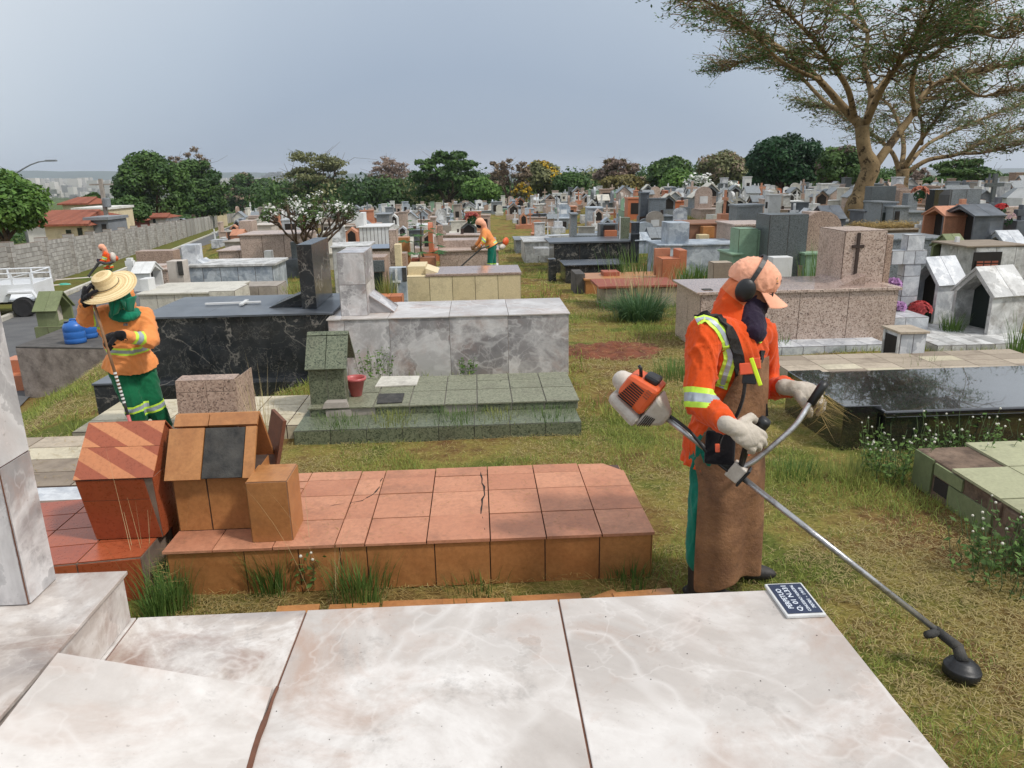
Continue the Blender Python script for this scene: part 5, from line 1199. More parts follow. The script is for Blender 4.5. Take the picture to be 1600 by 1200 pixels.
house('long white house under the round trees',211,262,362,341,335,88,'whitewall','rooft',((222,226,352,343,'window'),(240,244,351,342,'window')),dep=4)
house('cream house glimpsed beyond the round trees',318,342,350,333,327,140,'creamwall','rooft',dep=5)
house('far white warehouse with a long flat roof',78,126,345,337,333,140,'whitewall','whitewall',dep=12,style='flat',name='warehouse')
house('second far white warehouse right of the pole',172,198,342,333,330,150,'whitewall','whitewall',dep=12,style='flat',name='warehouse')
def car(label,uL,uR,vb,y,body,grp='cars parked beyond the wall'):
    x0,x1,z0,_=rect(uL,uR,vb,vb-5,y); L_=x1-x0; t=thing('parked_car',label,'car',((x0+x1)/2,y,z0),0,grp); k=L_/4.2
    m=MB(); prof=[(-2.1,.35),(2.1,.35),(2.1,.75),(1.5,.92),(.9,1.0),(.3,1.42),(-1.1,1.45),(-1.8,1.0),(-2.1,.9)]
    m.prism([(a*k,b*k) for a,b in prof],'y',-.8*k,.8*k); m.build('body',[body],t,bevel=.06)
    m=MB(); m.prism([(a*k,b*k) for a,b in [(-1.55,1.0),(.75,1.0),(.25,1.36),(-1.1,1.38)]],'y',-.815*k,.815*k); m.build('side_windows',['glassd'],t)
    for xx in (-1.3,1.3):
        for yy in (-.72,.72):
            m=MB(); m.X=Matrix.Translation((xx*k,yy*k,.33*k))@Matrix.Rotation(PI/2,4,'X'); m.lathe([(.05,-.1*k),(.32*k,-.1*k),(.33*k,0),(.32*k,.1*k),(.05,.1*k)],(0,0,0),16); m.build('wheel',['soot'],t)
M['silver']=m_plain('silver_paint',lin(188,194,198),lin(200,205,208),.25,3,.1,0,.3); M['bluecar']=m_plain('blue_paint',lin(60,80,110),lin(70,92,120),.25,3,.1,0,.3)
car('silver car parked beyond the wall under the round trees',274,297,349,98,'silver'); car('dark blue car parked beyond the wall left of the silver one',251,270,355,92,'bluecar')
t=thing('utility_pole','concrete utility pole beside the red shed-like house','pole',(PY(170,360,62).x,62,gz(PY(170,360,62).x,62)-1))
H=PY(170,279,62).z-t.location.z; m=MB(); m.box(-.14,.14,-.12,.12,0,H); m.build('post',['cement'],t,bevel=.02); m=MB(); m.box(-.9,.9,-.06,.06,H-.5,H-.38); m.build('crossarm',['cement'],t)
m=MB(); m.lathe([(.2,0),(.28,.05),(.28,.7),(.2,.75)],(.3,-.2,H-2.2),12); m.build('transformer',['greyl'],t)
t=thing('street_lamp','curved grey street lamp arching over the left treetop','street lamp',(PY(38,350,44).x,44,gz(PY(38,350,44).x,44)))
zb=t.location.z; H=PY(40,272,44).z-zb; pts=[Vector((0,0,-.3)),Vector((0,0,H*.6)),Vector((0,0,H))]; e=PY(74,251,44)
for f in (.25,.5,.75,1): pts.append(Vector(((e.x-t.location.x)*f**1.0,0,H+(e.z-zb-H)*math.sin(f*PI/2))))
m=MB(); m.tube(pts,[.09,.07,.05,.04,.035,.035,.03],8); m.build('pole',['greyl'],t,smoothf=True); m=MB(); m.box(pts[-1].x-.1,pts[-1].x+.5,-.1,.1,pts[-1].z-.05,pts[-1].z+.05); m.build('lamp_head',['greyl'],t,bevel=.03)
# ------------------------------------------------------------------ hazy hills, distant town and towers
def hills(name,y,u0,u1,prof,colr,dep,seed):
    rr=random.Random(seed); t=NT(name+'_mat'); n=t.noise(t.coord(),.006,5,.7); base=t.ramp(n,[(.35,tuple(q*.75 for q in colr)+(1,)),(.65,tuple(q*1.2 for q in colr)+(1,))]); t.out(base,.95,.1)
    us=[u0+(u1-u0)*i/60 for i in range(61)]; V=[]
    for u in us:
        f=(u-u0)/(u1-u0); k=f*(len(prof)-1); i=min(int(k),len(prof)-2); vt=prof[i]+(prof[i+1]-prof[i])*(k-i)+rr.uniform(-.8,.8)
        for j in range(7):
            g=j/6; yy=y+dep*g; p=PY(u,vt,y+dep); zb=-60 if j==0 else 0
            x=PY(u,300,yy).x; zt=p.z; z0=PY(u,330,y).z-20
            V.append((x,yy,z0+(zt-z0)*math.sin(g*PI/2)))
    n=7; F=[(i*n+j,(i+1)*n+j,(i+1)*n+j+1,i*n+j+1) for i in range(60) for j in range(6)]
    o=npmesh(name,np.array(V),np.array(F),t.m,None,None,True); o['kind']='structure'
hills('far_hills',4200,-150,2000,[270,267,268,270,271,272,273,271,266,262,260,262],(.06,.09,.07),900,3)
hills('near_hills',1900,-150,640,[289,290,288,291,293,296],(.05,.075,.045),500,4)
rr=random.Random(91); m=MB()
for i in range(950):
    y=rr.uniform(1200,2700); u=rr.uniform(-60,560); v=rr.uniform(280,303); p=PY(u,v,y); w=rr.uniform(3,9)*(2.2 if rr.random()<.06 else 1); h=rr.uniform(1.5,4); m.box(p.x-w,p.x+w,y,y+12,p.z-8,p.z+h)
M['town']=m_tile('town_walls',lin(150,150,150),lin(212,208,202),.9,.02,.2,.1)
o=m.build('distant_town',['town']); o['kind']='stuff'
for i,(u,w,vt) in enumerate(((420,3,271),(426,4,269),(433,3,270),(438,3,268),(413,3,274),(446,2.5,272),(575,3,276))):
    y=2600; p=PY(u,292,y); zt=PY(u,vt,y).z; W_=w*y/FPX; m=MB(); m.tbox(-W_,W_,0,30,0,zt-p.z+20,nx=4,ny=3,nz=12,gap=3,th=.8,faces='fr'); o=m.build('tower_block',['town','greyl']); o.location=(p.x,y,p.z-20)
    tag(o,('hazy tower block far off, %s of the skyline cluster'%('first from left','fourth from left','fifth from left','tallest','leftmost low one','rightmost','the lone one right')[i]) if False else ['hazy pale tower block, second from left in the skyline cluster','hazy pale tower block, third and widest of the skyline cluster','hazy pale tower block just left of the tallest','tallest hazy tower block of the skyline cluster','lowest and leftmost hazy tower block of the cluster','rightmost slim hazy tower block of the cluster','lone hazy tower block right of the umbrella tree'][i],'tower block','tower blocks on the skyline')
# ------------------------------------------------------------------ trailer on the road
p=G(41,496); t=thing('trailer','white two-wheeled utility trailer with rail sides parked on the road','trailer',(p.x,p.y,p.z),math.radians(8))
M['tyre']=m_plain('tyre_rubber',lin(34,34,36),lin(48,48,50),.85,8,.3,.3); M['whitep']=m_plain('glossy_white_paint',lin(222,224,226),lin(232,234,236),.25,3,.12,0)
for yy in (0,1.5):
    m=MB(); m.X=Matrix.Translation((0,yy,.32))@Matrix.Rotation(PI/2,4,'X'); m.lathe([(.17,-.1),(.27,-.11),(.32,-.07),(.32,.07),(.27,.11),(.17,.1)],(0,0,0),24); w_=m.build('wheel',['tyre'],t,smoothf=False); m=MB(); m.X=Matrix.Translation((0,yy,.32))@Matrix.Rotation(PI/2,4,'X'); m.lathe([(.02,-.06),(.17,-.09),(.17,.09),(.02,.06)],(0,0,0),14); m.build('rim',['greyl'],w_)
m=MB(); m.prism([(-2.4,.5),(-.42,.5),(-.30,.74),(.30,.74),(.36,.6),(.38,1.05),(-2.4,1.05)],'y',-.02,.04); m.box(-2.4,.38,1.45,1.5,.5,1.05); m.box(-2.4,.30,0.05,1.45,.5,.56); m.box(.32,.38,.05,1.45,.56,1.05); m.build('tub',['whitep'],t,bevel=.01)
m=MB(); 
for z in (1.22,1.38): m.tube([(-2.4,0,z),(.36,0,z)],.02,6); m.tube([(-2.4,1.47,z),(.36,1.47,z)],.02,6)
for xx in (-2.3,-1.6,-.9,-.2,.35): m.box(xx-.025,xx+.025,-.02,.02,1.05,1.40); m.box(xx-.025,xx+.025,1.46,1.49,1.05,1.40)
m.tube([(.36,0,1.38),(.36,1.47,1.38)],.02,6); m.tube([(-.9,0,1.1),(.3,0,1.36)],.015,6); m.build('rails',['whitep'],t)
m=MB(); m.box(-2.4,.6,.4,.48,.38,.46); m.box(-.05,.05,-.0,1.5,.28,.36); m.build('chassis',['soot'],t)
m=MB(); m.prism([(-.42,.70),(-.32,.78),(.32,.78),(.42,.62),(.46,.63),(.36,.83),(-.36,.83)],'y',-.16,.0); m.build('mudguard',['whitep'],t)
M['redlamp']=m_plain('red_lens',lin(150,30,26),lin(170,40,34),.3,5,0,0)
m=MB(); m.box(-1.0,-.93,-.03,-.02,.86,.92); m.build('side_marker',['redlamp'],t)
p=G(101,448); m=MB(); rr=random.Random(3); m.ball((0,0,.06),.3,14,8,1,.6,.35); o=m.build('plastic_bag',[m_plain('teal_plastic',lin(60,160,140),lin(80,180,160),.4,9,.1,.6)],None,smoothf=True); o.location=p; tag(o,'crumpled teal plastic bag on the grass by the kerb','bag')
for i,(u,v,w) in enumerate(((75,450,.9),(122,438,1.4))):
    p=G(u,v); m=MB(); m.box(-w,w,-.12,.12,0,.1); o=m.build('kerb_stone',['plaster'],None,bevel=.03); o.location=p+Vector((0,0,.02)); o.rotation_euler=(.03,.02,math.radians(38)); tag(o,['crumbling white kerb length just left of the teal bag','crumbling white kerb length right of the teal bag'][i],'kerb stone','old kerb lengths by the verge')
# ------------------------------------------------------------------ the hundreds of smaller graves behind
def local(parent,name,mat,fn,bevel=0):
    m=MB(); fn(m); return m.build(name,[mat,'grout'],parent,bevel=bevel)
PROTO={}
def proto(ty,mat):
    k=(ty,mat)
    if k in PROTO: return PROTO[k]
    r=random.Random(hash(ty)%97+len(mat)); root=bpy.data.objects.new(TYPES[ty][0],None); ch=[]
    def P(name,mt,*boxes):
        m=MB(); 
        for b in boxes:
            if b[0]=='g': m.prism([(b[1],b[5]),(b[2],b[5]),(b[2],b[6]),((b[1]+b[2])/2,b[7]),(b[1],b[6])],'y',b[3],b[4])
            elif b[0]=='a': m.prism([(b[1],b[5]),(b[2],b[5])]+[((b[1]+b[2])/2+(b[2]-b[1])/2*math.cos(q*PI/8),b[6]+(b[2]-b[1])*.35*math.sin(q*PI/8)) for q in range(9)],'y',b[3],b[4])
            elif b[0]=='r':
                mc=(b[1]+b[2])/2
                m.prism([(b[1],b[5]),(mc,b[6]),(mc,b[6]+.05),(b[1]-.01,b[5]+.03)][::-1],'y',b[3],b[4]); m.prism([(b[2],b[5]),(b[2]+.01,b[5]+.03),(mc,b[6]+.05),(mc,b[6])][::-1],'y',b[3],b[4])
            elif b[0]=='t': m.tbox(*b[1:7],nx=b[7],ny=2,nz=1,gap=.012,faces='flrt',mi=0,core=1)
            else: m.box(*b)
        o=m.build(name,[mt,'dgrout'],root); ch.append(o); return o
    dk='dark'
    if ty=='A': P('tomb_body',mat,('t',-1.15,1.15,0,.95,-.3,.48,4)); P('headstone',mat,(-1.15,-.92,.05,.9,.485,1.15),(-1.19,-.88,.01,.94,1.152,1.20)); P('lid',mat,(-1.0,1.2,-.05,.95,.486,.53)); P('vase','cross' if mat!='grey' else 'white',(.2,.34,.4,.52,.532,.74))
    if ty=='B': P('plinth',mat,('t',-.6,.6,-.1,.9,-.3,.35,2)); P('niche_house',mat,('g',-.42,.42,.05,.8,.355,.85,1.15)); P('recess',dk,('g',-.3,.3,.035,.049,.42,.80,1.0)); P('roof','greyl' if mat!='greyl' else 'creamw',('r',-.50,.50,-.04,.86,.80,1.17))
    if ty=='C': P('pedestal',mat,(-.5,.5,0,.8,-.3,.3),(-.3,.3,.15,.65,.302,.62)); P('cross',mat,(-.06,.06,.35,.45,.622,1.55),(-.3,.3,.345,.455,1.15,1.27))
    if ty=='D': P('tomb_body',mat,(-.5,.5,0,1.9,-.3,.32)); P('headstone',mat,('a',-.42,.42,1.5,1.66,.322,.95)); P('lid',mat,(-.54,.54,-.04,1.48,.322,.37)); P('plaque','white' if mat!='white' else dk,(-.2,.2,1.485,1.498,.55,.85))
    if ty=='E': P('tomb_body',mat,('t',-1.0,1.0,0,.9,-.3,.4,3)); P('stele',mat,(.45,.95,.15,.75,.405,1.45),(.41,.99,.11,.79,1.452,1.50)); P('plaque',dk if mat!='blacktop' else 'white',(.58,.82,.135,.148,.8,1.12))
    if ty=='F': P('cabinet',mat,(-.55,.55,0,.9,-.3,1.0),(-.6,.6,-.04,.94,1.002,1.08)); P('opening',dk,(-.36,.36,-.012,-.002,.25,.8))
    if ty=='G': P('slab',mat,('t',-1.1,1.1,0,.9,-.3,.30,4)); P('cross','white' if mat!='white' else 'cross',(-.95,-.87,.4,.47,.305,1.05),(-1.1,-.72,.395,.475,.75,.83))
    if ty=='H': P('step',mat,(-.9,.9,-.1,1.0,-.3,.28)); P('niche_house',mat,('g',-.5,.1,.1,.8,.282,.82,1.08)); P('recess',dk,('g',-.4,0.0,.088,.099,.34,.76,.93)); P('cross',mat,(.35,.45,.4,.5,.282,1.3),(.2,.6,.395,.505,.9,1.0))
    PROTO[k]=(root,ch); return PROTO[k]
TYPES={'A':('box_tomb','box tomb, headstone at one end','tomb'),'B':('niche_house','gabled niche on plinth','niche house'),'C':('cross_grave','pedestal with tall cross','grave cross'),'D':('arched_headstone','grave with arched headstone','grave'),'E':('stele_tomb','tomb with square stele','tomb'),'F':('cabinet_tomb','cabinet tomb with dark opening','cabinet tomb'),'G':('slab_grave','slab grave with slim cross','grave'),'H':('niche_and_cross','grave with niche and cross','grave')}
MT={'pink':'pink granite','brown':'tan granite','greyl':'light grey','grey':'dark grey','marble':'white marble','white':'white painted','bluegrey':'blue-grey marble','blacktop':'black granite','terra':'terracotta','orange':'orange tiled','creamw':'off-white tiled','green':'pale green','cement':'bare cement','marble_dirty':'stained marble'}
WT=[('pink',16),('brown',9),('greyl',12),('grey',3),('marble',10),('white',13),('bluegrey',6),('blacktop',3),('terra',4),('orange',3),('creamw',8),('green',3),('cement',5),('marble_dirty',8)]
MP=[m_ for m_,k in WT for _ in range(k)]
def zone(u,y):
    for lim,s in ((430,'by the road'),(520,'behind the frangipani'),(600,'under the airy umbrella tree'),(680,'under the pinkish flat tree'),(760,'under the broad umbrella tree'),(840,'under the bare brown tree'),(925,'under the yellow-tipped tree'),(1010,'under the pink-brown dome'),(1090,'under the bright green tree'),(1170,'under the olive-brown tree'),(1300,'before the mango tree'),(1420,'by the flame trees')):
        if u<lim: return s
    return 'at far right'
rg=random.Random(2024); spots=[]
y=15.5
while y<104:
    x=-60.0+rg.uniform(0,2)
    while x<75:
        x+=rg.uniform(1.5,2.5)*(1 if y<70 else 1.2)
        xx=x+rg.uniform(-.2,.2); yy=y+rg.uniform(-.35,.35)
        s_,t_=road_st(xx,yy)
        if s_>3.9 or (.7<xx-(0 if yy<40 else -(yy-40)*.03)<2.9 and yy<62): continue
        u,v=proj((xx,yy,gz(xx,yy)+.6))
        if not(-30<u<1640) or v>430 or (700<u<810 and yy<25): continue
        if any(a-1.0<xx<b+1.0 and c-1.0<yy<d+.7 for a,b,c,d in FOOT): continue
        if u<350 or (u<480 and yy<40): continue
        if 330<=u<640 and yy<26: continue
        if 1300<u<1390 and yy<30: continue
        spots.append((xx,yy,u))
    y+=rg.uniform(1.9,2.4)*(1 if y<60 else 1.25)
spots.sort(key=lambda q:q[1]); NI=205
used=set()
for i,(xx,yy,u) in enumerate(spots[:NI]):
    band='near' if yy<28 else 'midway' if yy<36 else 'far'
    for _ in range(400):
        ty=rg.choice('AABBCDEFGH'); mt=rg.choice(MP)
        lab='%s %s, %s %s'%(MT[mt],TYPES[ty][1],band,zone(u,yy))
        if lab not in used: break
    used.add(lab)
    fresh=(ty,mt) not in PROTO; root,ch=proto(ty,mt)
    if fresh:
        col.objects.link(root); r2=root
    else:
        r2=root.copy(); col.objects.link(r2)
        for c in ch:
            c2=c.copy(); col.objects.link(c2); c2.parent=r2
    k=rg.uniform(.58,.95); r2.location=(xx,yy,gz(xx,yy)); r2.rotation_euler=(rg.uniform(-.02,.02),rg.uniform(-.025,.025),rg.choice((0,0,0,PI/2,-PI/2,PI))+rg.uniform(-.05,.05)); r2.scale=(k,k,k*rg.uniform(.85,1.25))
    tag(r2,lab,TYPES[ty][2],'small graves in the rows behind')
MASS={}
KEEP=[]
for (xx,yy,u) in spots[NI:]:
    ty=rg.choice('AABBCDEFGH'); mt=rg.choice(MP); fresh=(ty,mt) not in PROTO; root,ch=proto(ty,mt)
    if fresh: KEEP+=ch+[root]
    k=rg.uniform(.6,.95); Mx=Matrix.LocRotScale(Vector((xx,yy,gz(xx,yy))),Matrix.Rotation(rg.choice((0,0,PI/2,PI)),3,'Z').to_quaternion(),Vector((k,k,k*rg.uniform(.8,1.25))))
    for c in ch:
        me=c.data; nv=len(me.vertices); co=np.empty(nv*3,dtype=np.float32); me.vertices.foreach_get('co',co); co=np.c_[co.reshape(-1,3),np.ones(nv)]@np.array(Mx).T
        mn=me.materials[0]; D_=MASS.setdefault('all',dict(V=[],F=[],M=[],mats=[])); 
        if mn not in D_['mats']: D_['mats'].append(mn)
        b=sum(len(q) for q in D_['V']) if False else D_.setdefault('n',0)
        D_['V'].append(co[:,:3]); D_['n']=b+nv
        for p_ in me.polygons: D_['F'].append([b+q for q in p_.vertices]); D_['M'].append(D_['mats'].index(mn))
D_=MASS['all']; me=bpy.data.meshes.new('distant_graves'); me.from_pydata([tuple(q) for q in np.concatenate(D_['V'])],[],D_['F'])
for q in D_['mats']: me.materials.append(q)
me.polygons.foreach_set('material_index',np.array(D_['M'],dtype=np.int32))
at=me.attributes.new('tile','FLOAT_VECTOR','FACE'); at.data.foreach_set('vector',np.random.RandomState(1).rand(len(D_['F'])*3).astype(np.float32))
o=bpy.data.objects.new('distant_graves',me); col.objects.link(o); o['kind']='stuff'
for q in KEEP: bpy.data.objects.remove(q)
print('spots',len(spots),'footprints',len(FOOT))
# ------------------------------------------------------------------ people: closed forms fused into one continuous surface by a voxel remesh
M['skin']=m_plain('skin',lin(120,80,60),lin(140,96,74),.6,8,.0,.1)
M['orangej']=m_cloth('bright_orange_cloth',lin(236,88,30,.95),.85,.78,(.30,.10,.03,1),.35)
M['orangef']=m_cloth('faded_orange_cloth',lin(248,158,92,.95),.85,.82,(.45,.22,.10,1),.3)
M['salmon']=m_cloth('faded_salmon_cap_cloth',lin(252,182,150,.95),.85,.88); M['flap']=m_cloth('orange_neck_flap',lin(238,134,88,.9),.85,.8)
M['greenp']=m_cloth('green_trouser_cloth',lin(14,98,62),.85,.7); M['teal']=m_cloth('teal_trouser_cloth',lin(18,118,98),.85,.75)
M['scarf']=m_cloth('green_scarf_cloth',lin(24,130,100),.85,.7)
M['purple']=m_cloth('dark_violet_knit',lin(48,38,58),.9,.7)
M['blackc']=m_cloth('black_cloth',lin(26,24,28),.9,.7)
M['glove']=m_cloth('soiled_white_glove',lin(200,190,176),.9,.75,(.20,.15,.10,1),.85)
M['lime']=m_plain('lime_reflective_tape',lin(196,236,70),lin(206,242,84),.5,8,.1,0)
M['silvt']=m_plain('silver_reflective_tape',lin(150,158,168),lin(176,184,192),.35,8,.15,0)
M['leather']=m_plain('stained_brown_leather',lin(92,60,40),lin(150,108,74),.7,5,.9,.8,dcol=(.025,.016,.01,1),bscale=30)
M['boot']=m_plain('black_rubber_boot',lin(30,28,28),lin(46,42,40),.6,6,.4,.3)
M['plasticb']=m_plain('black_plastic',lin(24,25,27),lin(36,37,40),.45,9,.25,.1); M['strap']=m_cloth('black_webbing',lin(34,33,34),.85,.7,(.12,.09,.06,1),.3)
def prim_capsule(m,a,b,ra,rb,seg=16,fl=None):
    a,b=Vector(a),Vector(b); d=b-a; L_=d.length
    if L_<1e-5: m.ball(a,ra,seg,10); return
    d/=L_; pts=[];rad=[]
    for i in range(5): th=PI/2*(1-i/4*.98) ; pts.append(a-d*ra*math.sin(th)); rad.append(max(1e-4,ra*math.cos(th)))
    for i in range(5): th=PI/2*(i/4*.98+.02); pts.append(b+d*rb*math.sin(th)); rad.append(max(1e-4,rb*math.cos(th)))
    m.tube(pts,rad,seg)
def ell(m,c,ax,r,seg=18,rings=12):
    # ax: three unit vectors, r: three radii
    b=len(m.v); mm=MB(); mm.ball((0,0,0),1,seg,rings)
    A=[Vector(x) for x in ax]; c=Vector(c); vs=[c+A[0]*(p[0]*r[0])+A[1]*(p[1]*r[1])+A[2]*(p[2]*r[2]) for p in mm.v]
    m.add(vs,mm.f)
def fuse(name,m,mats,parent,voxel=.012,it=6,fold=0,fscale=9,matfn=None,offs=0,stretch=None,sub=0,cuts=(),clear=None):
    me=bpy.data.meshes.new('t'); me.from_pydata(m.v,[],m.f); bm=bmesh.new(); bm.from_mesh(me)
    bmesh.ops.recalc_face_normals(bm,faces=bm.faces); bm.to_mesh(me); bm.free()
    ob=bpy.data.objects.new('t',me); col.objects.link(ob); r=ob.modifiers.new('r','REMESH'); r.mode='VOXEL'; r.voxel_size=voxel; r.use_smooth_shade=True
    s=ob.modifiers.new('s','SMOOTH'); s.iterations=it; s.factor=.5
    bpy.context.view_layer.update(); dg=bpy.context.evaluated_depsgraph_get(); me2=bpy.data.meshes.new_from_object(ob.evaluated_get(dg)); bpy.data.objects.remove(ob); me2.name=name
    if fold:
        for v in me2.vertices:
            p=v.co; n=v.normal; q=Vector((p.x*fscale,p.y*fscale,p.z*fscale*(.55 if stretch is None else stretch)))
            q=q+Vector((mnoise.noise(q*.6)*1.6,0,mnoise.noise(q*.6+Vector((5,5,5)))*1.6)); w=mnoise.noise(q); w2=mnoise.noise(q*2.1+Vector((3,1,7)))
            r1=max(0,1-abs(w)*4.5)**1.4; r2=max(0,1-abs(w2)*4.0)**1.3; v.co=p+n*(fold*(r1*1.1+r2*.55-.45)+fold*.25*mnoise.noise(q*5)+offs)
    if cuts or clear:
        bm=bmesh.new(); bm.from_mesh(me2)
        for (co,no,reach) in cuts:
            co=Vector(co); no=Vector(no).normalized(); fs=[f for f in bm.faces if (f.calc_center_median()-co).length<reach]
            gs=set(fs)
            for f in fs: gs.update(f.edges); gs.update(f.verts)
            bmesh.ops.bisect_plane(bm,geom=list(gs),plane_co=co,plane_no=no,dist=1e-5)
        if clear:
            co,no=clear; gs=bm.verts[:]+bm.edges[:]+bm.faces[:]; bmesh.ops.bisect_plane(bm,geom=gs,plane_co=Vector(co),plane_no=Vector(no).normalized(),clear_inner=True)
        bm.to_mesh(me2); bm.free()
    me2.materials.clear()
    for q in mats: me2.materials.append(M[q] if isinstance(q,str) else q)
    for p in me2.polygons: p.use_smooth=True
    if matfn:
        for p in me2.polygons: p.material_index=matfn(p.center)
    else:
        for p in me2.polygons: p.material_index=0
    o=bpy.data.objects.new(name,me2); col.objects.link(o); o.parent=parent; me2.transform(chain(parent).inverted()); return o
def frame(F,up=(0,0,1)):
    F=Vector(F).normalized(); S_=F.cross(Vector(up)).normalized(); U=S_.cross(F).normalized(); return F,S_,U     # S_ = the person's right
def hand_prims(m,wrist,d,n,s,side=1,curl=(.5,.7,.5),size=1.0,thumb=.6,rad=1.0,spread=.10):
    # d wrist->knuckles, n out of the back of the hand, s towards the thumb
    d,n,s=Vector(d).normalized(),Vector(n),Vector(s); n=(n-d*n.dot(d)).normalized(); s=(s-d*s.dot(d)-n*s.dot(n)).normalized(); w=Vector(wrist); k=size
    pc=w+d*.05*k; ell(m,pc,(d,s,n),(.056*k,.043*k,.019*k*rad),14,10); prim_capsule(m,w-d*.02*k,w+d*.03*k,.03*k,.028*k)
    for i,(off,L_) in enumerate(((.030,.95),(.010,1.05),(-.011,1.0),(-.031,.8))):
        root=w+d*(.088-.006*abs(i-1))*k+s*off*k; a=0; p=root-d*.02*k; dd=(d+s*(off*spread*20)*.3).normalized()
        for j,(ln,cu) in enumerate(zip((.058,.030,.024),curl)):
            a+=cu*(1+.08*(i-1.5)); e=p+(dd*math.cos(a)-n*math.sin(a))*ln*k*L_; prim_capsule(m,p,e,(.0112-.0012*j)*k*rad,(.0104-.0014*j)*k*rad,10); p=e
    p=w+d*.03*k+s*.030*k; t1=p+(d*.55+s*.75-n*.25).normalized()*.042*k; t2=t1+(d*math.cos(thumb)-n*math.sin(thumb)*1.0+s*(.25-thumb*.3)).normalized()*.036*k; t3=t2+(d*math.cos(thumb*1.5)-n*math.sin(thumb*1.5)-s*.3).normalized()*.026*k
    prim_capsule(m,p,t1,.016*k*rad,.0135*k*rad,10); prim_capsule(m,t1,t2,.0132*k*rad,.0118*k*rad,10); prim_capsule(m,t2,t3,.0118*k*rad,.0098*k*rad,10)
def person(label,J,jm='orangej',tm='greenp',vox=.012,group=None,bands=True,fold=.006,gm='blackc',size=1.0,loc=None):
    g=lambda k: Vector(J[k])
    hipc=(g('hR')+g('hL'))/2; shc=(g('sR')+g('sL'))/2; base=((g('aR')+g('aL'))/2); base.z=gz(base.x,base.y)
    t=thing('person',label,'person',tuple(base),0,group)
    F,Sd,U=frame(J['hf'],J.get('hu',(0,0,1))); hc=g('head'); K=size
    def H(f,s,u): return hc+F*f*K+Sd*s*K+U*u*K
    sp=(shc-hipc); sl=sp.length; up=sp/sl; side=(g('sR')-g('sL')); side=(side-up*side.dot(up)).normalized(); fw=up.cross(side).normalized()
    if fw.dot(F)<0: fw=-fw
    # --- body (skin), one continuous surface from head to feet
    m=MB()
    ell(m,H(0,0,.012),(F,Sd,U),(.096*K,.074*K,.108*K)); ell(m,H(.03,0,-.055),(F,Sd,U),(.062*K,.052*K,.062*K)); 
    prim_capsule(m,H(.095,0,.0),H(.112,0,-.028),.010*K,.014*K,8); ell(m,H(.088,0,-.062),(F,Sd,U),(.014*K,.026*K,.010*K)); ell(m,H(.078,0,-.092),(F,Sd,U),(.02*K,.022*K,.018*K))
    for s in (-1,1):
        ell(m,H(-.005,.076*s,-.005),(F,Sd,U),(.020*K,.009*K,.032*K)); ell(m,H(.082,.032*s,.030),(F,Sd,U),(.014*K,.022*K,.008*K)); ell(m,H(.062,.040*s,-.02),(F,Sd,U),(.026*K,.022*K,.024*K))
    prim_capsule(m,H(-.025,0,-.06),shc+up*.01,.052*K,.062*K); ell(m,shc-up*.10*K,(side,fw,up),(.155*K,.10*K,.16*K)); ell(m,hipc+up*.05,(side,fw,up),(.135*K,.10*K,.13*K)); prim_capsule(m,shc-up*.15*K,hipc,.105*K,.105*K)
    for a,b,c,d in (('sR','eR','wR','R'),('sL','eL','wL','L')):
        prim_capsule(m,g(a),g(b),.05*K,.04*K); prim_capsule(m,g(b),g(c),.038*K,.028*K)
        prim_capsule(m,g('h'+d),g('k'+d),.075*K,.052*K); prim_capsule(m,g('k'+d),g('a'+d),.05*K,.036*K)
    body=fuse('body',m,['skin'],t,max(vox,.008)*.9,3)
    # --- eyes
    for s in (-1,1):
        m=MB(); m.ball(H(.083,.031*s,.012),.0125*K,10,8); wb(m,'eye',['white'],t,smoothf=True)
    # --- jacket
    m=MB(); ell(m,shc-up*.10*K+fw*.0,(side,fw,up),(.205*K,.142*K,.19*K)); ell(m,(shc+hipc)/2-fw*.0,(side,fw,up),(.18*K,.145*K,sl*.36)); hem=hipc-up*J.get('hem',.10)*K
    ell(m,hipc+up*.02,(side,fw,up),(.205*K,.172*K,.17*K)); prim_capsule(m,hipc+up*.08,hem-up*.08,.165*K,.176*K); ell(m,hem-up*.03,(side,fw,up),(.218*K,.176*K,.16*K)); prim_capsule(m,g('sR')*.9+shc*.1,g('sL')*.9+shc*.1,.082*K,.082*K); prim_capsule(m,shc+up*.0,H(-.035,0,-.11),.085*K,.058*K)
    for a,b,c in (('sR','eR','wR'),('sL','eL','wL')):
        prim_capsule(m,g(a),g(b),.078*K,.064*K); e=g(b)+(g(c)-g(b))*.86; prim_capsule(m,g(b),e,.064*K,.048*K)
    def mf(p):
        if not bands: return 0
        for a,b,f0,f1 in J.get('bandsegs',()):
            A_,B_=Vector(J[a]),Vector(J[b]); ab=B_-A_; f=(p-A_).dot(ab)/ab.length_squared; dist=(p-(A_+ab*f)).length
            if f0<f<f1 and dist<.105*K:
                return 1 if (f-f0)<(f1-f0)*.28 or (f1-f)<(f1-f0)*.28 else 2
        if 'waist' in J:
            h=(p-hipc).dot(up); w0,w1=J['waist']
            if w0<h<w1 and (p-(hipc+up*h)).length<.30 and abs((p-hipc).dot(side))<.17*K: return 1 if h-w0<(w1-w0)*.28 or w1-h<(w1-w0)*.28 else 2
        return 0
    cuts=[]
    if bands:
        for a,b,f0,f1 in J.get('bandsegs',()):
            A_,B_=Vector(J[a]),Vector(J[b]); w_=f1-f0
            for f in (f0,f0+w_*.28,f1-w_*.28,f1): cuts.append((A_+(B_-A_)*f,B_-A_,.13*K))
        if 'waist' in J:
            w0,w1=J['waist']; w_=w1-w0
            for h in (w0,w0+w_*.28,w1-w_*.28,w1): cuts.append((hipc+up*h,up,.33))
    jk=fuse('jacket',m,[jm,'lime','silvt'],t,vox,5,fold,9,mf,cuts=cuts,clear=(hem,up))
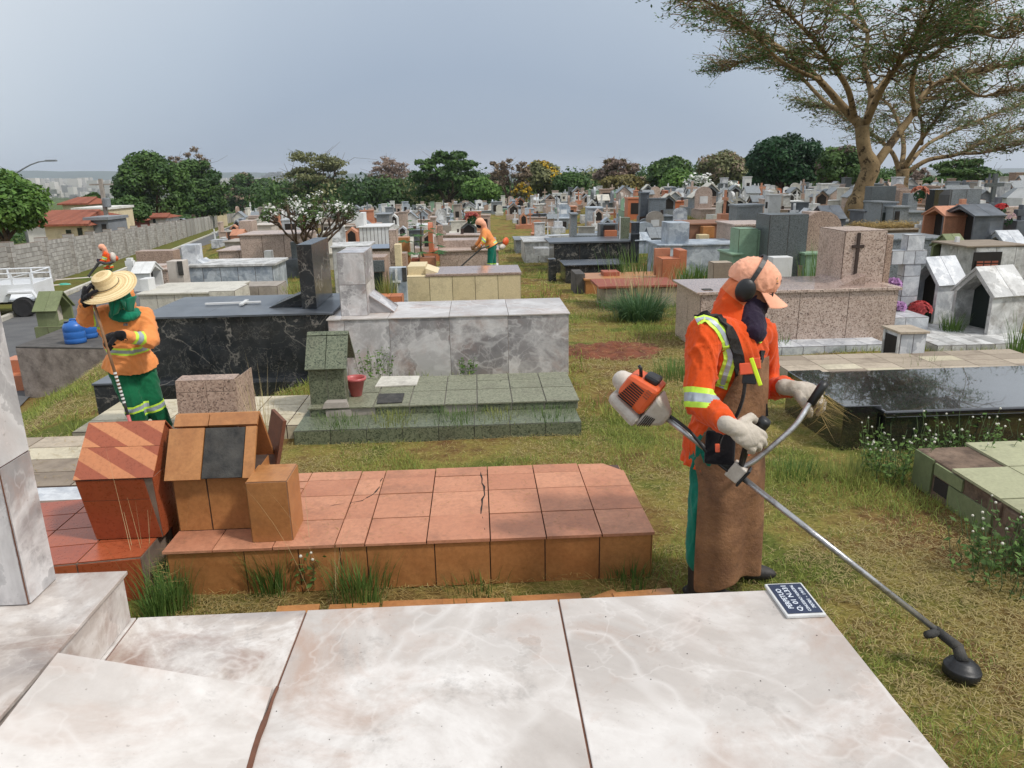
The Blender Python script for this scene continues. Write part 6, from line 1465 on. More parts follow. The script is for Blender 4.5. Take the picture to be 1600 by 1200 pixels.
    # --- trousers
    m=MB(); ell(m,hipc-up*.03,(side,fw,up),(.150*K,.118*K,.12*K))
    for d in 'RL':
        prim_capsule(m,g('h'+d),g('k'+d),.100*K,.082*K); e=g('k'+d)+(g('a'+d)-g('k'+d))*.92; prim_capsule(m,g('k'+d),e,.080*K,.068*K)
    def tf(p):
        if not bands: return 0
        for d in 'RL':
            A_,B_=g('k'+d),g('a'+d); ab=B_-A_; f=(p-A_).dot(ab)/ab.length_squared; f0,f1=J.get('shin',(.12,.34))
            if f0<f<f1 and (p-(A_+ab*f)).length<.12*K: return 1 if (f-f0)<(f1-f0)*.25 or (f1-f)<(f1-f0)*.25 else 2
        return 0
    cuts=[]
    if bands:
        for d in 'RL':
            A_,B_=g('k'+d),g('a'+d); f0,f1=J.get('shin',(.12,.34)); w_=f1-f0
            if w_>.01:
                for f in (f0,f0+w_*.25,f1-w_*.25,f1): cuts.append((A_+(B_-A_)*f,B_-A_,.12*K))
    fuse('trousers',m,[tm,'lime','silvt'],t,vox,5,fold,8,tf,cuts=cuts)
    # --- boots
    for d in 'RL':
        m=MB(); a=g('a'+d); tf_=Vector(J['toe'+d]).normalized(); gzv=gz(a.x,a.y); heel=Vector((a.x,a.y,gzv+.045*K))-tf_*.03; prim_capsule(m,a,Vector((a.x,a.y,gzv+.07*K)),.058*K,.055*K); ell(m,heel+tf_*.09*K,(tf_,tf_.cross(Vector((0,0,1))),Vector((0,0,1))),(.145*K,.050*K,.045*K)); fuse('boot',m,['boot'],t,vox,3)
    # --- gloves
    for d in 'RL':
        w=g('w'+d); hd=J['hand'+d]; m=MB(); fa=(w-g('e'+d)).normalized()
        hand_prims(m,w,hd[0],hd[1],hd[2],curl=hd[3],size=J.get('hs',1.12)*K,thumb=hd[4],rad=1.12)
        prim_capsule(m,w-fa*.05*K,w+fa*.01*K,.046*K,.034*K,14)
        fuse('glove',m,[gm],t,.0045 if vox<.02 else vox*.7,3,.0012 if vox<.02 else 0,40)
    return t,H,(F,Sd,U),(side,fw,up),hipc,shc
def ribbon(name,pts,wd,th,mat,parent,nrm=None):
    # a flat strap through pts; nrm gives the outward direction at each point
    m=MB(); P=[Vector(p) for p in pts]; vs=[]; n=len(P)
    for i,p in enumerate(P):
        T=(P[min(i+1,n-1)]-P[max(i-1,0)]).normalized(); N_=Vector(nrm[i]); N_=(N_-T*N_.dot(T)).normalized(); B=T.cross(N_)
        w_=wd[i] if hasattr(wd,'__len__') else wd
        vs+=[p-B*w_/2,p+B*w_/2,p+B*w_/2+N_*th,p-B*w_/2+N_*th]
    fs=[]
    for i in range(n-1):
        a=i*4
        for k in range(4): fs.append((a+k,a+(k+1)%4,a+4+(k+1)%4,a+4+k))
    fs+=[(3,2,1,0),((n-1)*4,(n-1)*4+1,(n-1)*4+2,(n-1)*4+3)]
    m.add(vs,fs); o=wb(m,name,[mat],parent); bm=bmesh.new(); bm.from_mesh(o.data); bmesh.ops.recalc_face_normals(bm,faces=bm.faces); bm.to_mesh(o.data); bm.free()
    for p in o.data.polygons: p.use_smooth=False
    return o
def smoothpath(P,k=5):
    P=[Vector(p) for p in P]; out=[]
    for i in range(len(P)-1):
        p0=P[max(i-1,0)];p1=P[i];p2=P[i+1];p3=P[min(i+2,len(P)-1)]
        for j in range(k):
            f=j/k; out.append(.5*((2*p1)+(p2-p0)*f+(2*p0-5*p1+4*p2-p3)*f*f+(3*p1-p0-3*p2+p3)*f**3))
    return out+[P[-1]]
from mathutils.bvhtree import BVHTree
def drape(obj,pts,dirs,off=.004,reach=.3):
    # lay points on the surface of obj: from outside inward along -dir
    me=obj.data; Mw=chain(obj.parent) ; bv=BVHTree.FromPolygons([Mw@v.co for v in me.vertices],[tuple(p.vertices) for p in me.polygons])
    out=[];nr=[]
    for p,d in zip(pts,dirs):
        d=Vector(d).normalized(); h=bv.ray_cast(Vector(p)+d*reach,-d,reach*2)
        if h[0] is None: out.append(Vector(p)); nr.append(d)
        else: out.append(h[0]+d*off); nr.append(h[1] if h[1].dot(d)>0 else d)
    return out,nr
def tool_parts(): pass
# ================================================================== the trimmer worker in front
Y=3.30
P_h=PZ(1490,1006,.13); P_e=PY(1044,655,3.14)
ax=(P_e-P_h).normalized()
def on_shaft(u):   # point of the shaft seen at picture column u
    lo,hi=0,(P_e-P_h).length
    for _ in range(40):
        mid_=(lo+hi)/2
        if proj(P_h+ax*mid_)[0]>u: lo=mid_
        else: hi=mid_
    return P_h+ax*lo
mount=on_shaft(1150)
J=dict(head=PY(1172,452,3.34),hf=(.93,-.22,-.30),sR=PY(1102,522,3.14),sL=PY(1188,522,3.44),
 eR=PY(1090,626,3.04),wR=PY(1143,667,2.86),eL=PY(1200,606,3.50),wL=PY(1234,606,3.24),
 hR=PY(1112,695,3.22),hL=PY(1142,697,3.38),kR=PY(1103,795,3.20),kL=PY(1150,800,3.34),aR=PY(1094,880,3.18),aL=PY(1150,880,3.38),
 toeR=(.8,-.4,0),toeL=(.9,-.3,0),hem=.07,hs=1.3,bandsegs=(('sR','eR',.82,1.12),('eL','wL',-.3,.05)),shin=(.5,.5))
gR=PY(1188,668,2.885); gL=PY(1277,616,3.10)
dR=(gR-J['wR']); dL=(gL-J['wL'])
J['handR']=((.80,-.05,-.42),(.05,-.85,.45),(.35,.25,.85),(.30,.65,.45),.6)
J['handL']=((.85,-.3,-.1),(.05,-.45,.85),(-.1,-.9,-.2),(.55,.9,.7),.9)
wk,H,(F,Sd,U),(side,fw,up),hipc,shc=person('worker in bright orange with salmon cap, ear defenders and leather apron, holding the brush cutter',J,'orangej','teal',.009,gm='glove',fold=.011)
jk=[c for c in wk.children if c.name.startswith('jacket')][0]
# cap
m=MB(); ell(m,H(-.004,0,.050),(F,Sd,U),(.116,.094,.100)); ell(m,H(.03,0,.055),(F,Sd,U),(.088,.082,.085))
cap=fuse('cap',m,['salmon'],wk,.006,2,.0035,20)
bm=bmesh.new(); bm.from_mesh(cap.data); inv=chain(wk).inverted(); cut=inv@H(0,0,.016); nrm=(U*1.0+F*.12).normalized(); bmesh.ops.bisect_plane(bm,geom=bm.verts[:]+bm.edges[:]+bm.faces[:],plane_co=cut,plane_no=nrm,clear_inner=True); bm.to_mesh(cap.data); bm.free()
V=[];Fc=[]
for i in range(13):
    a=-1.25+2.5*i/12
    for j in range(7):
        r=j/6; f=.095*math.cos(a)+r*.088*math.cos(a*.55); s=.083*math.sin(a)+r*.012*math.sin(a); u=.016+.004-r*.030-.028*(abs(math.sin(a))**2)*r-.006*r
        V.append(H(f,s,u))
m=MB(); m.add(V+[v-U*.003 for v in V],[(i*7+j,(i+1)*7+j,(i+1)*7+j+1,i*7+j+1) for i in range(12) for j in range(6)]+[(91+i*7+j,91+i*7+j+1,91+(i+1)*7+j+1,91+(i+1)*7+j) for i in range(12) for j in range(6)]); wb(m,'cap_brim',['salmon'],wk,smoothf=True)
m=MB(); m.ball(H(-.0,0,.146),.006,8,6); wb(m,'cap_button',['salmon'],cap,smoothf=True)
# two small emblems on the cap front
M['logog']=m_plain('green_print',lin(70,120,90),lin(80,130,100),.7,9,0,0); M['logoy']=m_plain('yellow_print',lin(225,190,60),lin(230,196,70),.7,9,0,0)
def patch(name,f,s,u,sz,mat,shape,par):
    c0=H(f,s,u); dr=(c0-H(0,0,.04)).normalized(); q,n_=drape(cap,[c0],[dr],.0012,.1); c0=q[0]; A=dr.cross(U).normalized(); B=A.cross(dr).normalized()
    if A.dot(F)<0: A=-A
    m=MB(); pts=[c0+A*x*sz+B*y*sz for x,y in shape]; m.add(pts+[p+dr*.0008 for p in pts],[tuple(range(len(pts),2*len(pts)))]+[(i,(i+1)%len(pts),len(pts)+(i+1)%len(pts),len(pts)+i) for i in range(len(pts))]); return wb(m,name,[mat],par)
circ=[(math.cos(a*PI/6),math.sin(a*PI/6)) for a in range(12)]
patch('emblem',.075,.050,.080,.006,'logog',[(-.2,-.6),(1,.4),(.8,1.4),(-.4,.6)],cap); patch('emblem',.078,.048,.072,.006,'logoy',[(-.8,-.3),(1,-.4),(1,.4),(0,.5)],cap); patch('emblem_word',.078,.048,.062,.012,'plasticb',[(-1,-.13),(1,-.13),(1,.13),(-1,.13)],cap); patch('round_emblem',.095,.018,.072,.009,'greyl',circ,cap)
# neck flap of the hood, dark face cover
m=MB(); ell(m,H(-.045,0,-.035),(F,Sd,U),(.078,.092,.095)); prim_capsule(m,H(-.055,0,-.05),shc+up*.02-fw*.04,.074,.10); prim_capsule(m,H(-.05,0,-.10),shc+up*.0-fw*.0,.060,.095)
hood=fuse('hood_flap',m,['orangej','flap'],wk,.009,4,.005,11,lambda p:1 if (p-hc0).dot(U)>-.075 else 0) if False else None
hc0=H(0,0,0)
hood=fuse('hood_flap',m,['orangej','flap'],wk,.009,4,.006,11,lambda p:1 if (Vector(p)-hc0).dot(U+F*.35)>-.075 else 0,cuts=[(hc0-U*.075/ (1+.1225)-F*.35*.075/(1+.1225),U+F*.35,.4)])
m=MB(); ell(m,H(.028,0,-.060),(F,Sd,U),(.082,.075,.072)); ell(m,H(.055,0,-.045),(F,Sd,U),(.055,.052,.050)); ell(m,H(-.012,0,-.012),(F,Sd,U),(.074,.080,.075)); prim_capsule(m,H(.02,0,-.08),shc+up*.03+fw*.10,.074,.055)
fc=fuse('face_cover',m,['purple'],wk,.007,3,.004,18)
# opening for the eyes: skin patch, glasses and nose
m=MB(); ell(m,H(.050,0,.004),(F,Sd,U),(.052,.064,.030)); prim_capsule(m,H(.094,0,.012),H(.116,0,-.024),.009,.0135,8); fuse('face_skin',m,['skin'],wk,.005,2)
m=MB(); 
for s in (-1,1): ell(m,H(.094,.034*s,.008),(F,Sd,U),(.006,.026,.016))
m.tube([H(.10,-.012,.012),H(.104,0,.014),H(.10,.012,.012)],.0022,6); m.tube([H(.09,.056,.012),H(.02,.080,.012)],.0022,6); m.tube([H(.09,-.056,.012),H(.02,-.080,.012)],.0022,6); wb(m,'glasses',['glassd'],wk,smoothf=True)
# ear defenders
ed=wk
for s in (-1,1):
    m=MB(); ell(m,H(-.034,.100*s,.0),(F,Sd,U),(.046,.028,.056)); o=fuse('ear_cup',m,['plasticb'],wk,.006,2)
m=MB(); m.add([H(-.012+q*.0,.1245,-.03+z) for q,z in ((0,0),)]*1,[]) if False else None
arc=[H(-.032+.040*math.sin(a),.106*math.cos(a),.022+.138*math.sin(a)) for a in [PI*i/18 for i in range(19)]]
ribbon('headband',arc,.020,.006,'plasticb',wk,[(p-H(-.02,0,.02)) for p in arc])
patch_c=H(-.008,.1255,-.022); m=MB(); A=F; m.add([patch_c-A*.012,patch_c+A*.012,patch_c+A*.012+U*.004,patch_c-A*.012+U*.004],[(0,1,2,3)]); 
# apron
def apron_sheet(name,zs,par,cx,mat='leather'):
    V=[];n=21
    for (c,ra,rb,a0,a1) in zs:
        for i in range(n):
            a=a0+(a1-a0)*i/(n-1); p=Vector(c)+side*math.sin(a)*ra+fw2*math.cos(a)*rb
            w=mnoise.noise(p*7)*.012+mnoise.noise(Vector((p.x*16,p.y*16,p.z*2.5)))*.012-.035*max(0,math.sin((a+.55)*2.2))**3*min(1,max(0,(1.0-p.z)*1.5)); q=p+(side*math.sin(a)+fw2*math.cos(a)).normalized()*w
            if p.z<.3: q.z+=(.3-p.z)/.3*(.05*math.sin(a*2.1+1)+.05)
            V.append(q)
    m=MB(); k=len(zs); m.add(V,[(j*n+i,j*n+i+1,(j+1)*n+i+1,(j+1)*n+i) for j in range(k-1) for i in range(n-1)])
    o=wb(m,name,[mat],par,smoothf=True); s=o.modifiers.new('thick','SOLIDIFY'); s.thickness=.006; s.offset=1; b=o.modifiers.new('sub','SUBSURF'); b.levels=1; b.render_levels=2; return o
fw2=Vector((fw.x,fw.y,0)).normalized(); side=Vector((side.x,side.y,0)).normalized()
hipw=Vector((hipc.x,hipc.y,0)); 
zs=[]
top=shc-up*.09
for f in (0,.2,.4,.6,.8,1.0):
    c=top.lerp(hipc,f); zs.append((c,.172+.035*f,.160+.026*f,-.62-.55*f,.70+1.0*f))
bot=(Vector(J['aR'])+Vector(J['aL']))/2; 
for f in (.15,.3,.45,.6,.75,.9,1.0):
    c=hipc.lerp(Vector((bot.x+.0,bot.y-.0,.085)),f)+side*.02*min(1,f*3)+fw2*.02; zs.append((c,.200+.012*f,.185-.0*f,-1.12+.10*f,1.58+.02*f))
apron_sheet('leather_apron',zs,wk,None)
# reflective vest bands and harness straps laid over the jacket
def onj(uvs,d,off,k=5,y=3.2):
    P=smoothpath([PY(u,v,y) for u,v in uvs],k); D=[(d if not callable(d) else d(i/(len(P)-1))) for i in range(len(P))]
    dd=[(CP-p).normalized()*.75+Vector(d)*.4 for p in P]; return drape(jk,P,dd,off,.35)
tocam=lambda f: (0,0,1)
P1,N1=onj([(1088,512),(1104,508),(1128,535),(1140,565),(1134,590),(1126,612)],(0,0,.6),.003); ribbon('reflective_band',P1,.055,.003,'lime',wk,N1); ribbon('reflective_band_centre',[p+n*.0035 for p,n in zip(P1,N1)],.022,.0015,'silvt',wk,N1)
P1,N1=onj([(1092,500),(1108,494),(1128,512),(1148,550),(1155,590),(1156,640),(1150,690)],(0,0,.6),.008); ribbon('shoulder_strap',P1,[.05]*len(P1),.010,'strap',wk,N1)
P1,N1=onj([(1190,548),(1188,565),(1190,600),(1194,650)],(.3,0,.5),.010); ribbon('shoulder_strap',P1,.035,.008,'strap',wk,N1)
P1,N1=onj([(1180,508),(1186,522),(1189,535)],(.3,0,.5),.006); ribbon('reflective_band',P1,.04,.003,'lime',wk,N1)
P1,N1=onj([(1158,640),(1150,665),(1143,690),(1128,688)],(.2,-.5,.2),.02); 
def slab_at(name,u,v,y,w,h,th,mat,rot=0,par=None,bev=.004):
    c=PY(u,v,y); ry=(CP-c).normalized(); X=Vector((0,0,1)).cross(ry).normalized(); Yv=ry.cross(X); R_=Matrix.Rotation(rot,3,ry); X=R_@X; Yv=R_@Yv
    m=MB(); P=[]
    for z in (-th/2,th/2):
        for a,b in ((-w/2,-h/2),(w/2,-h/2),(w/2,h/2),(-w/2,h/2)): P.append(c+X*a+Yv*b+ry*z)
    m.hexa(P); return wb(m,name,[mat],par or wk,bevel=bev)
M['orangepl']=m_plain('orange_plastic',lin(226,88,50),lin(236,104,62),.4,8,.2,0); M['limep']=m_plain('yellow_green_plastic',lin(206,236,30),lin(214,240,44),.4,8,.1,0)
ychest=3.02
slab_at('chest_buckle',1166,576,ychest,.055,.05,.012,'orangepl',.15); slab_at('chest_buckle',1182,568,ychest+.05,.035,.05,.012,'orangepl',.15); slab_at('harness_pad',1171,592,ychest,.06,.045,.015,'plasticb',0); slab_at('quick_release',1181,581,ychest-.02,.018,.125,.010,'limep',math.radians(22))
m=MB(); m.tube(smoothpath([PY(1164,598,ychest),PY(1160,625,3.0),PY(1148,655,3.0),PY(1128,680,3.0),PY(1122,700,3.02)]),.008,6); wb(m,'hanging_strap',['strap'],wk)
slab_at('orange_hook',1121,700,2.99,.020,.038,.01,'orangepl',.1)
m=MB(); m.box(0,.001,0,.001,0,.001)
# hip pad in black
slab_at('hip_pad',1125,700,3.04,.13,.15,.03,'blackc',.0,None,.012)
# ---------------- brush cutter
bc=thing('brush_cutter','orange and white petrol brush cutter with a long steel shaft and bent handlebar','brush cutter',tuple(P_h),0)
M['steel']=m_plain('worn_steel_tube',lin(150,148,146),lin(206,206,208),.28,11,.95,.2,.75,dcol=(.07,.05,.04,1)); M['orangeh']=m_plain('dusty_orange_housing',lin(206,84,38),lin(226,100,50),.45,9,.4,.15,dcol=(.2,.09,.05,1)); M['whiteh']=m_plain('soiled_white_housing',lin(188,178,166),lin(212,204,194),.5,7,.6,.15,dcol=(.16,.10,.06,1))
m=MB(); m.tube([P_h+ax*.02,P_h.lerp(mount,.97)],.0135,14); wb(m,'shaft',['steel'],bc,smoothf=True)
m=MB(); m.tube([mount+ax*.05,P_e+ax*.03],.0135,14); wb(m,'rear_shaft',['steel'],bc,smoothf=True); m=MB(); m.tube([mount+ax*.03,mount+ax*.09],.021,12); m.tube([mount+ax*.10,mount+ax*.14],.018,12); wb(m,'rubber_sleeve',['plasticb'],bc,smoothf=True)
m=MB(); m.tube(smoothpath([P_e+ax*.02+Vector((0,0,.02)),P_e.lerp(mount,.3)+Vector((0,-.02,.025)),P_e.lerp(mount,.6)+Vector((0,-.015,-.015)),mount+ax*.05+Vector((0,-.02,-.02))]),.0075,8); wb(m,'throttle_cable',['plasticb'],bc,smoothf=True)
bU=(Vector((0,0,1))-ax*ax.z).normalized(); bS=ax.cross(bU).normalized()
if bS.y>0: bS=-bS
def L3(o_,a,b,c): return o_+ax*a+bU*b+bS*c
def lhex(m,o_,A0,A1,s0,s1):  # s=(b0,b1,c0,c1) at each end
    P=[L3(o_,A0,s0[0],s0[2]),L3(o_,A1,s1[0],s1[2]),L3(o_,A1,s1[0],s1[3]),L3(o_,A0,s0[0],s0[3]),L3(o_,A0,s0[1],s0[2]),L3(o_,A1,s1[1],s1[2]),L3(o_,A1,s1[1],s1[3]),L3(o_,A0,s0[1],s0[3])]
    m.hexa(P)
def fixn(o):
    bm=bmesh.new(); bm.from_mesh(o.data); bmesh.ops.recalc_face_normals(bm,faces=bm.faces); bm.to_mesh(o.data); bm.free(); return o
m=MB(); lhex(m,mount,-.03,.035,(-.035,.045,-.026,.026),(-.035,.045,-.026,.026)); fixn(wb(m,'handle_clamp',['whiteh'],bc,bevel=.006)); m=MB(); lhex(m,mount,-.042,-.031,(-.04,.055,-.03,.03),(-.04,.055,-.03,.03)); fixn(wb(m,'clamp_plate',['plasticb'],bc,bevel=.003))
eo=P_e
m=MB(); lhex(m,eo,.0,.10,(-.035,.03,-.03,.03),(-.105,.085,-.075,.075)); fixn(wb(m,'clutch_housing',['whiteh'],bc,bevel=.018))
m=MB(); 
for k in range(6): lhex(m,eo,.045+.010*k*.0+.008*k,.049+.008*k,(-.066-.004*k,-.018,.048+.0056*k,.055+.0056*k),(-.066-.004*k,-.018,.050+.0056*k,.057+.0056*k))
fixn(wb(m,'cooling_slots',['dark'],bc))
m=MB(); lhex(m,eo,.103,.255,(-.045,.112,-.09,.09),(-.03,.085,-.075,.075)); eh=fixn(wb(m,'orange_housing',['orangeh'],bc,bevel=.022))
m=MB()
for k in range(9): 
    b0=-.030+.0115*k; lhex(m,eo,.158,.240-.002*k,(b0,b0+.0055,.0835,.0875),(b0,b0+.0055,.0775,.0815))
for q in (.180,.205,.225): pass
fixn(wb(m,'grille_slots',['dark'],eh)); 
m=MB()
for k in range(4): lhex(m,eo,.125+.0*k,.150,(.045+.012*k,.050+.012*k,.0885,.0905),(.045+.012*k,.050+.012*k,.0865,.0885))
fixn(wb(m,'side_slots',['redtile'],eh))
m=MB(); lhex(m,eo,.098,.27,(-.118,-.049,-.07,.085),(-.095,-.036,-.06,.068)); fixn(wb(m,'fuel_tank',['whiteh'],bc,bevel=.024))
m=MB(); lhex(m,eo,.13,.20,(.10,.140,-.03,.055),(.095,.125,-.03,.05)); fixn(wb(m,'filter_cap',['plasticb'],bc,bevel=.014))
m=MB(); m.tube([L3(eo,.21,.09,.03),L3(eo,.235,.125,.035),L3(eo,.25,.13,.035)],.008,8); wb(m,'spark_plug_boot',['plasticb'],bc,smoothf=True)
m=MB(); prim_capsule(m,L3(eo,.255,.01,0),L3(eo,.268,.01,0),.055,.048,20); wb(m,'starter_cover',['whiteh'],bc,smoothf=True)
# handlebar
hb=smoothpath([mount+bU*.03,PY(1180,719,mount.y),PY(1215,690,mount.y+.02),PY(1243,664,3.04),PY(1262,635,3.08),PY(1272,622,3.09)],5)
m=MB(); m.tube(hb,.0125,14); wb(m,'handlebar',['steel'],bc,smoothf=True)
m=MB(); m.tube([PY(1266,632,3.085),PY(1284,605,3.11),PY(1289,598,3.115)],[.019,.021,.020],12); wb(m,'left_grip',['plasticb'],bc,smoothf=True)
m=MB(); m.tube([mount+bU*.03,PY(1166,700,2.95),PY(1178,682,2.935),PY(1193,660,2.915),PY(1197,655,2.91)],[.013,.016,.022,.029,.024],14); wb(m,'throttle_grip',['plasticb'],bc,smoothf=True)
# cutting head
hd=P_h; hx,hy=PZ(1502,1046,.05).x,PZ(1502,1046,.05).y; m=MB(); m.tube([hd+ax*.09,hd+ax*.0,hd-ax*.03],[.018,.021,.022],12); m.tube([hd-ax*.02,Vector((hx,hy,.085))],[.022,.026],12); wb(m,'gearbox',['soot'],bc,smoothf=True)
hx,hy=PZ(1502,1046,.05).x,PZ(1502,1046,.05).y; m=MB(); m.X=Matrix.Translation((hx,hy,.018))@Matrix.Rotation(.10,4,'Y'); m.lathe([(.02,0),(.060,0),(.070,.008),(.072,.040),(.069,.046),(.064,.047),(.062,.058),(.050,.060),(.046,.070),(.020,.074),(.01,.076)],(0,0,0),24); wb(m,'line_spool',['plasticb'],bc,smoothf=True)
m=MB(); m.tube([hd+ax*.075,hd+ax*.06+Vector((-.05,-.01,.01)),hd+ax*.05+Vector((-.085,-.015,.018))],[.016,.018,.015],8); wb(m,'guard_bracket',['soot'],bc,smoothf=True)
stalks('dry_grass','','straw',90,lambda r:(gL.x+r.normal(.03,.015),gL.y+r.normal(0,.012),gL.z-abs(r.normal(.06,.06))),strawcol,(.03,.12),.0018,-1.0,12,'stuff')
# ================================================================== straw-hatted worker
g0=gz(-2.9,6.1)
J=dict(head=PY(182,454,5.84),hf=(-.25,-.62,-.72),hu=(-.2,-.7,.6),sR=PY(164,492,5.95),sL=PY(225,494,6.08),eR=PY(134,500,5.85),wR=PY(134,470,5.70),eL=PY(236,532,5.95),wL=PY(186,524,5.70),
 hR=PY(188,574,6.12),hL=PY(222,574,6.2),kR=PY(208,630,6.0),kL=PY(240,628,6.1),aR=PY(222,678,6.05),aL=PY(262,676,6.15),toeR=(-.4,-.9,0),toeL=(.1,-1,0),hem=-.03,waist=(.20,.27),
 bandsegs=(('eL','wL',.30,.62),('sR','eR',.45,.75)),shin=(.0,.22))
J['handR']=((.15,-.1,.95),(-.8,-.5,0),(.4,-.6,.2),(.7,1.0,.8),.9); J['handL']=((-.95,-.1,-.15),(0,-.5,.85),(-.1,-.6,-.6),(.8,1.1,.8),.9)
w1,H1,(F1,S1,U1),(side1,fw1,up1),hip1,sh1=person('stooping worker in faded orange jacket and wide straw hat, hands on a long pole',J,'orangef','greenp',.012,fold=.010)
# straw hat with spiral plaiting
M['straw']=None
def straw_mat():
    t=NT('plaited_straw'); c=t.coord(); s=t.n('ShaderNodeAttribute',attribute_name='tile'); n=t.noise(c,90,3,.6); sx=t.n('ShaderNodeSeparateXYZ'); t.l(s.outputs['Vector'],sx.inputs[0]); f=t.math('ADD',t.math('MULTIPLY',n,.5),t.math('MULTIPLY',sx.outputs[0],.5)); b=t.ramp(f,[(.2,lin(192,164,116)),(.75,lin(240,220,176))]); t.bump(n,.12,.002); return t.out(b,.8,.2)
M['straw']=straw_mat()
hcx=H1(.02,0,.085); hn=Vector((-.16,-.46,.87)).normalized(); hx_=hn.orthogonal().normalized(); hy_=hn.cross(hx_)
prof=[(.002,.112),(.035,.112),(.062,.108),(.078,.098),(.084,.082),(.088,.055),(.092,.028),(.098,.008)]
for i in range(14): r_=.102+i*.0085; prof.append((r_,.004-.020*(i/13)**2+(.0022 if i%2 else 0)))
prof2=[(r,z-.005) for r,z in prof[::-1]]
m=MB(); seg=48; vs=[];allp=prof+prof2
for r,z in allp:
    for k in range(seg):
        a=2*PI*k/seg; wv=.010*math.sin(2*a+.6)*max(0,(r-.1)/.12); vs.append(hcx+hx_*r*.98*math.cos(a)+hy_*r*.98*math.sin(a)+hn*(z+wv))
n_=len(allp)
for i in range(n_-1): m.add(vs[i*seg:(i+2)*seg],[(k,(k+1)%seg,seg+(k+1)%seg,seg+k) for k in range(seg)],((i*.37)%1,.5,.5))
m.add(vs[:seg],[tuple(range(seg))[::-1]],(.5,.5,.5)); m.add(vs[-seg:],[tuple(range(seg))],(.5,.5,.5))
hat=fixn(wb(m,'straw_hat',['straw'],w1))
for p in hat.data.polygons: p.use_smooth=True
m=MB(); m.tube([hcx+(hx_*math.cos(a)+hy_*math.sin(a))*.0925+hn*.022 for a in [2*PI*i/40 for i in range(41)]],.0022,6); wb(m,'hat_cord',['boot'],hat)
# green scarf hanging below the chin
def cloth_piece(pts,th=.008):
    mc=sum(pts,Vector())/len(pts); m=MB(); n=10; V=[]
    for i in range(n+1):
        for j in range(n+1):
            a,b=i/n,j/n; p=(pts[0]*(1-a)+pts[1]*a)*(1-b)+(pts[3]*(1-a)+pts[2]*a)*b; w=mnoise.noise(Vector((a*4+mc.x*9,b*1.4,mc.z*5)))*.03; V.append(p+Vector((0,w-.02*math.sin(PI*a),0)))
    m.add(V,[(i*(n+1)+j,(i+1)*(n+1)+j,(i+1)*(n+1)+j+1,i*(n+1)+j+1) for i in range(n) for j in range(n)]); o=wb(m,'scarf',['scarf'],w1,smoothf=True); q=o.modifiers.new('thick','SOLIDIFY'); q.thickness=th; return o
cloth_piece([PY(172,461,5.70),PY(192,464,5.66),PY(184,488,5.72),PY(174,498,5.76)]); cloth_piece([PY(188,468,5.66),PY(212,462,5.78),PY(209,486,5.80),PY(196,484,5.74)])
m=MB(); ell(m,sh1+up1*.05+fw1*.06,(side1,fw1,up1),(.12,.10,.055)); ell(m,H1(.03,0,-.07),(F1,S1,U1),(.085,.08,.07)); fuse('neck_cloth',m,['scarf'],w1,.010,2,.006,22)
j1=[c for c in w1.children if c.name.startswith('jacket')][0]
m=MB(); q,n1=drape(j1,[PY(196,507,5.8)],[(CP-PY(196,507,5.8)).normalized()],.004,.3); c0=q[0]; m.box(c0.x-.018,c0.x+.018,c0.y-.003,c0.y+.002,c0.z-.01,c0.z+.01); wb(m,'name_patch',['greyl'],w1)
m=MB(); m.box(c0.x-.05,c0.x+.05,c0.y-.004,c0.y+.012,c0.z+.02,c0.z+.10); wb(m,'chest_pocket',['orangef'],w1,bevel=.004)
t=thing('long_pole','long wooden rake pole with a white-taped lower end, held by the straw-hatted worker','pole',tuple(PY(203,660,5.60)))
A_,B_=PY(141,456,5.66),PY(204,662,5.60); 
m=MB(); m.tube([A_,A_.lerp(B_,.75)],.011,8); wb(m,'pole_shaft',['wood'],t,smoothf=True)
m=MB(); 
for k in range(9): 
    f=.60+.028*k; m.tube([A_.lerp(B_,f),A_.lerp(B_,f+.014)],.0125,8)
wb(m,'white_tape',['white'],t); m=MB(); m.tube([A_.lerp(B_,.75),A_.lerp(B_,.93)],.0112,8); wb(m,'dark_lower_shaft',['soot'],t,smoothf=True); m=MB(); m.tube([A_.lerp(B_,.93),A_.lerp(B_,1.25)],[.013,.018],8); wb(m,'red_socket',['pot'],t,smoothf=True)
# ================================================================== far trimmer worker
y=19.6; zf=gz(PY(767,430,y).x,y)
J=dict(head=PY(750,349,y-.1),hf=(-.85,-.3,-.45),sR=PY(757,362,y-.18),sL=PY(757,362,y+.18),eR=PY(756,377,y-.3),wR=PY(747,388,y-.3),eL=PY(750,376,y+.1),wL=PY(742,385,y),
 hR=PY(768,384,y-.1),hL=PY(769,384,y+.1),kR=PY(766,407,y-.1),kL=PY(771,407,y+.1),aR=PY(764,428,y-.1),aL=PY(771,428,y+.1),toeR=(-1,-.2,0),toeL=(-1,0,0),hem=.0,waist=(.02,.08),bandsegs=(('eR','wR',-.3,.1),),shin=(.2,.45),
 handR=((-.6,0,-.7),(0,-.8,.3),(-.5,0,.5),(.8,.9,.8),.8),handL=((-.6,0,-.7),(0,-.8,.3),(-.5,0,.5),(.8,.9,.8),.8))
w2,H2,(F2,S2,U2),(sd2,fw_2,up2),hip2,sh2=person('distant worker in orange jacket and green trousers trimming beside the pink granite tomb',J,'orangef','teal',.022,gm='wood',fold=.006)
m=MB(); ell(m,H2(-.01,0,.03),(F2,S2,U2),(.125,.10,.11)); ell(m,H2(-.06,0,-.05),(F2,S2,U2),(.09,.10,.10)); prim_capsule(m,H2(-.06,0,-.05),sh2+up2*.03,.09,.11); fuse('hood',m,['salmon'],w2,.02,2)
m=MB(); ell(m,H2(.05,0,-.02),(F2,S2,U2),(.075,.075,.085)); fuse('face_cover',m,['blackc'],w2,.02,2)
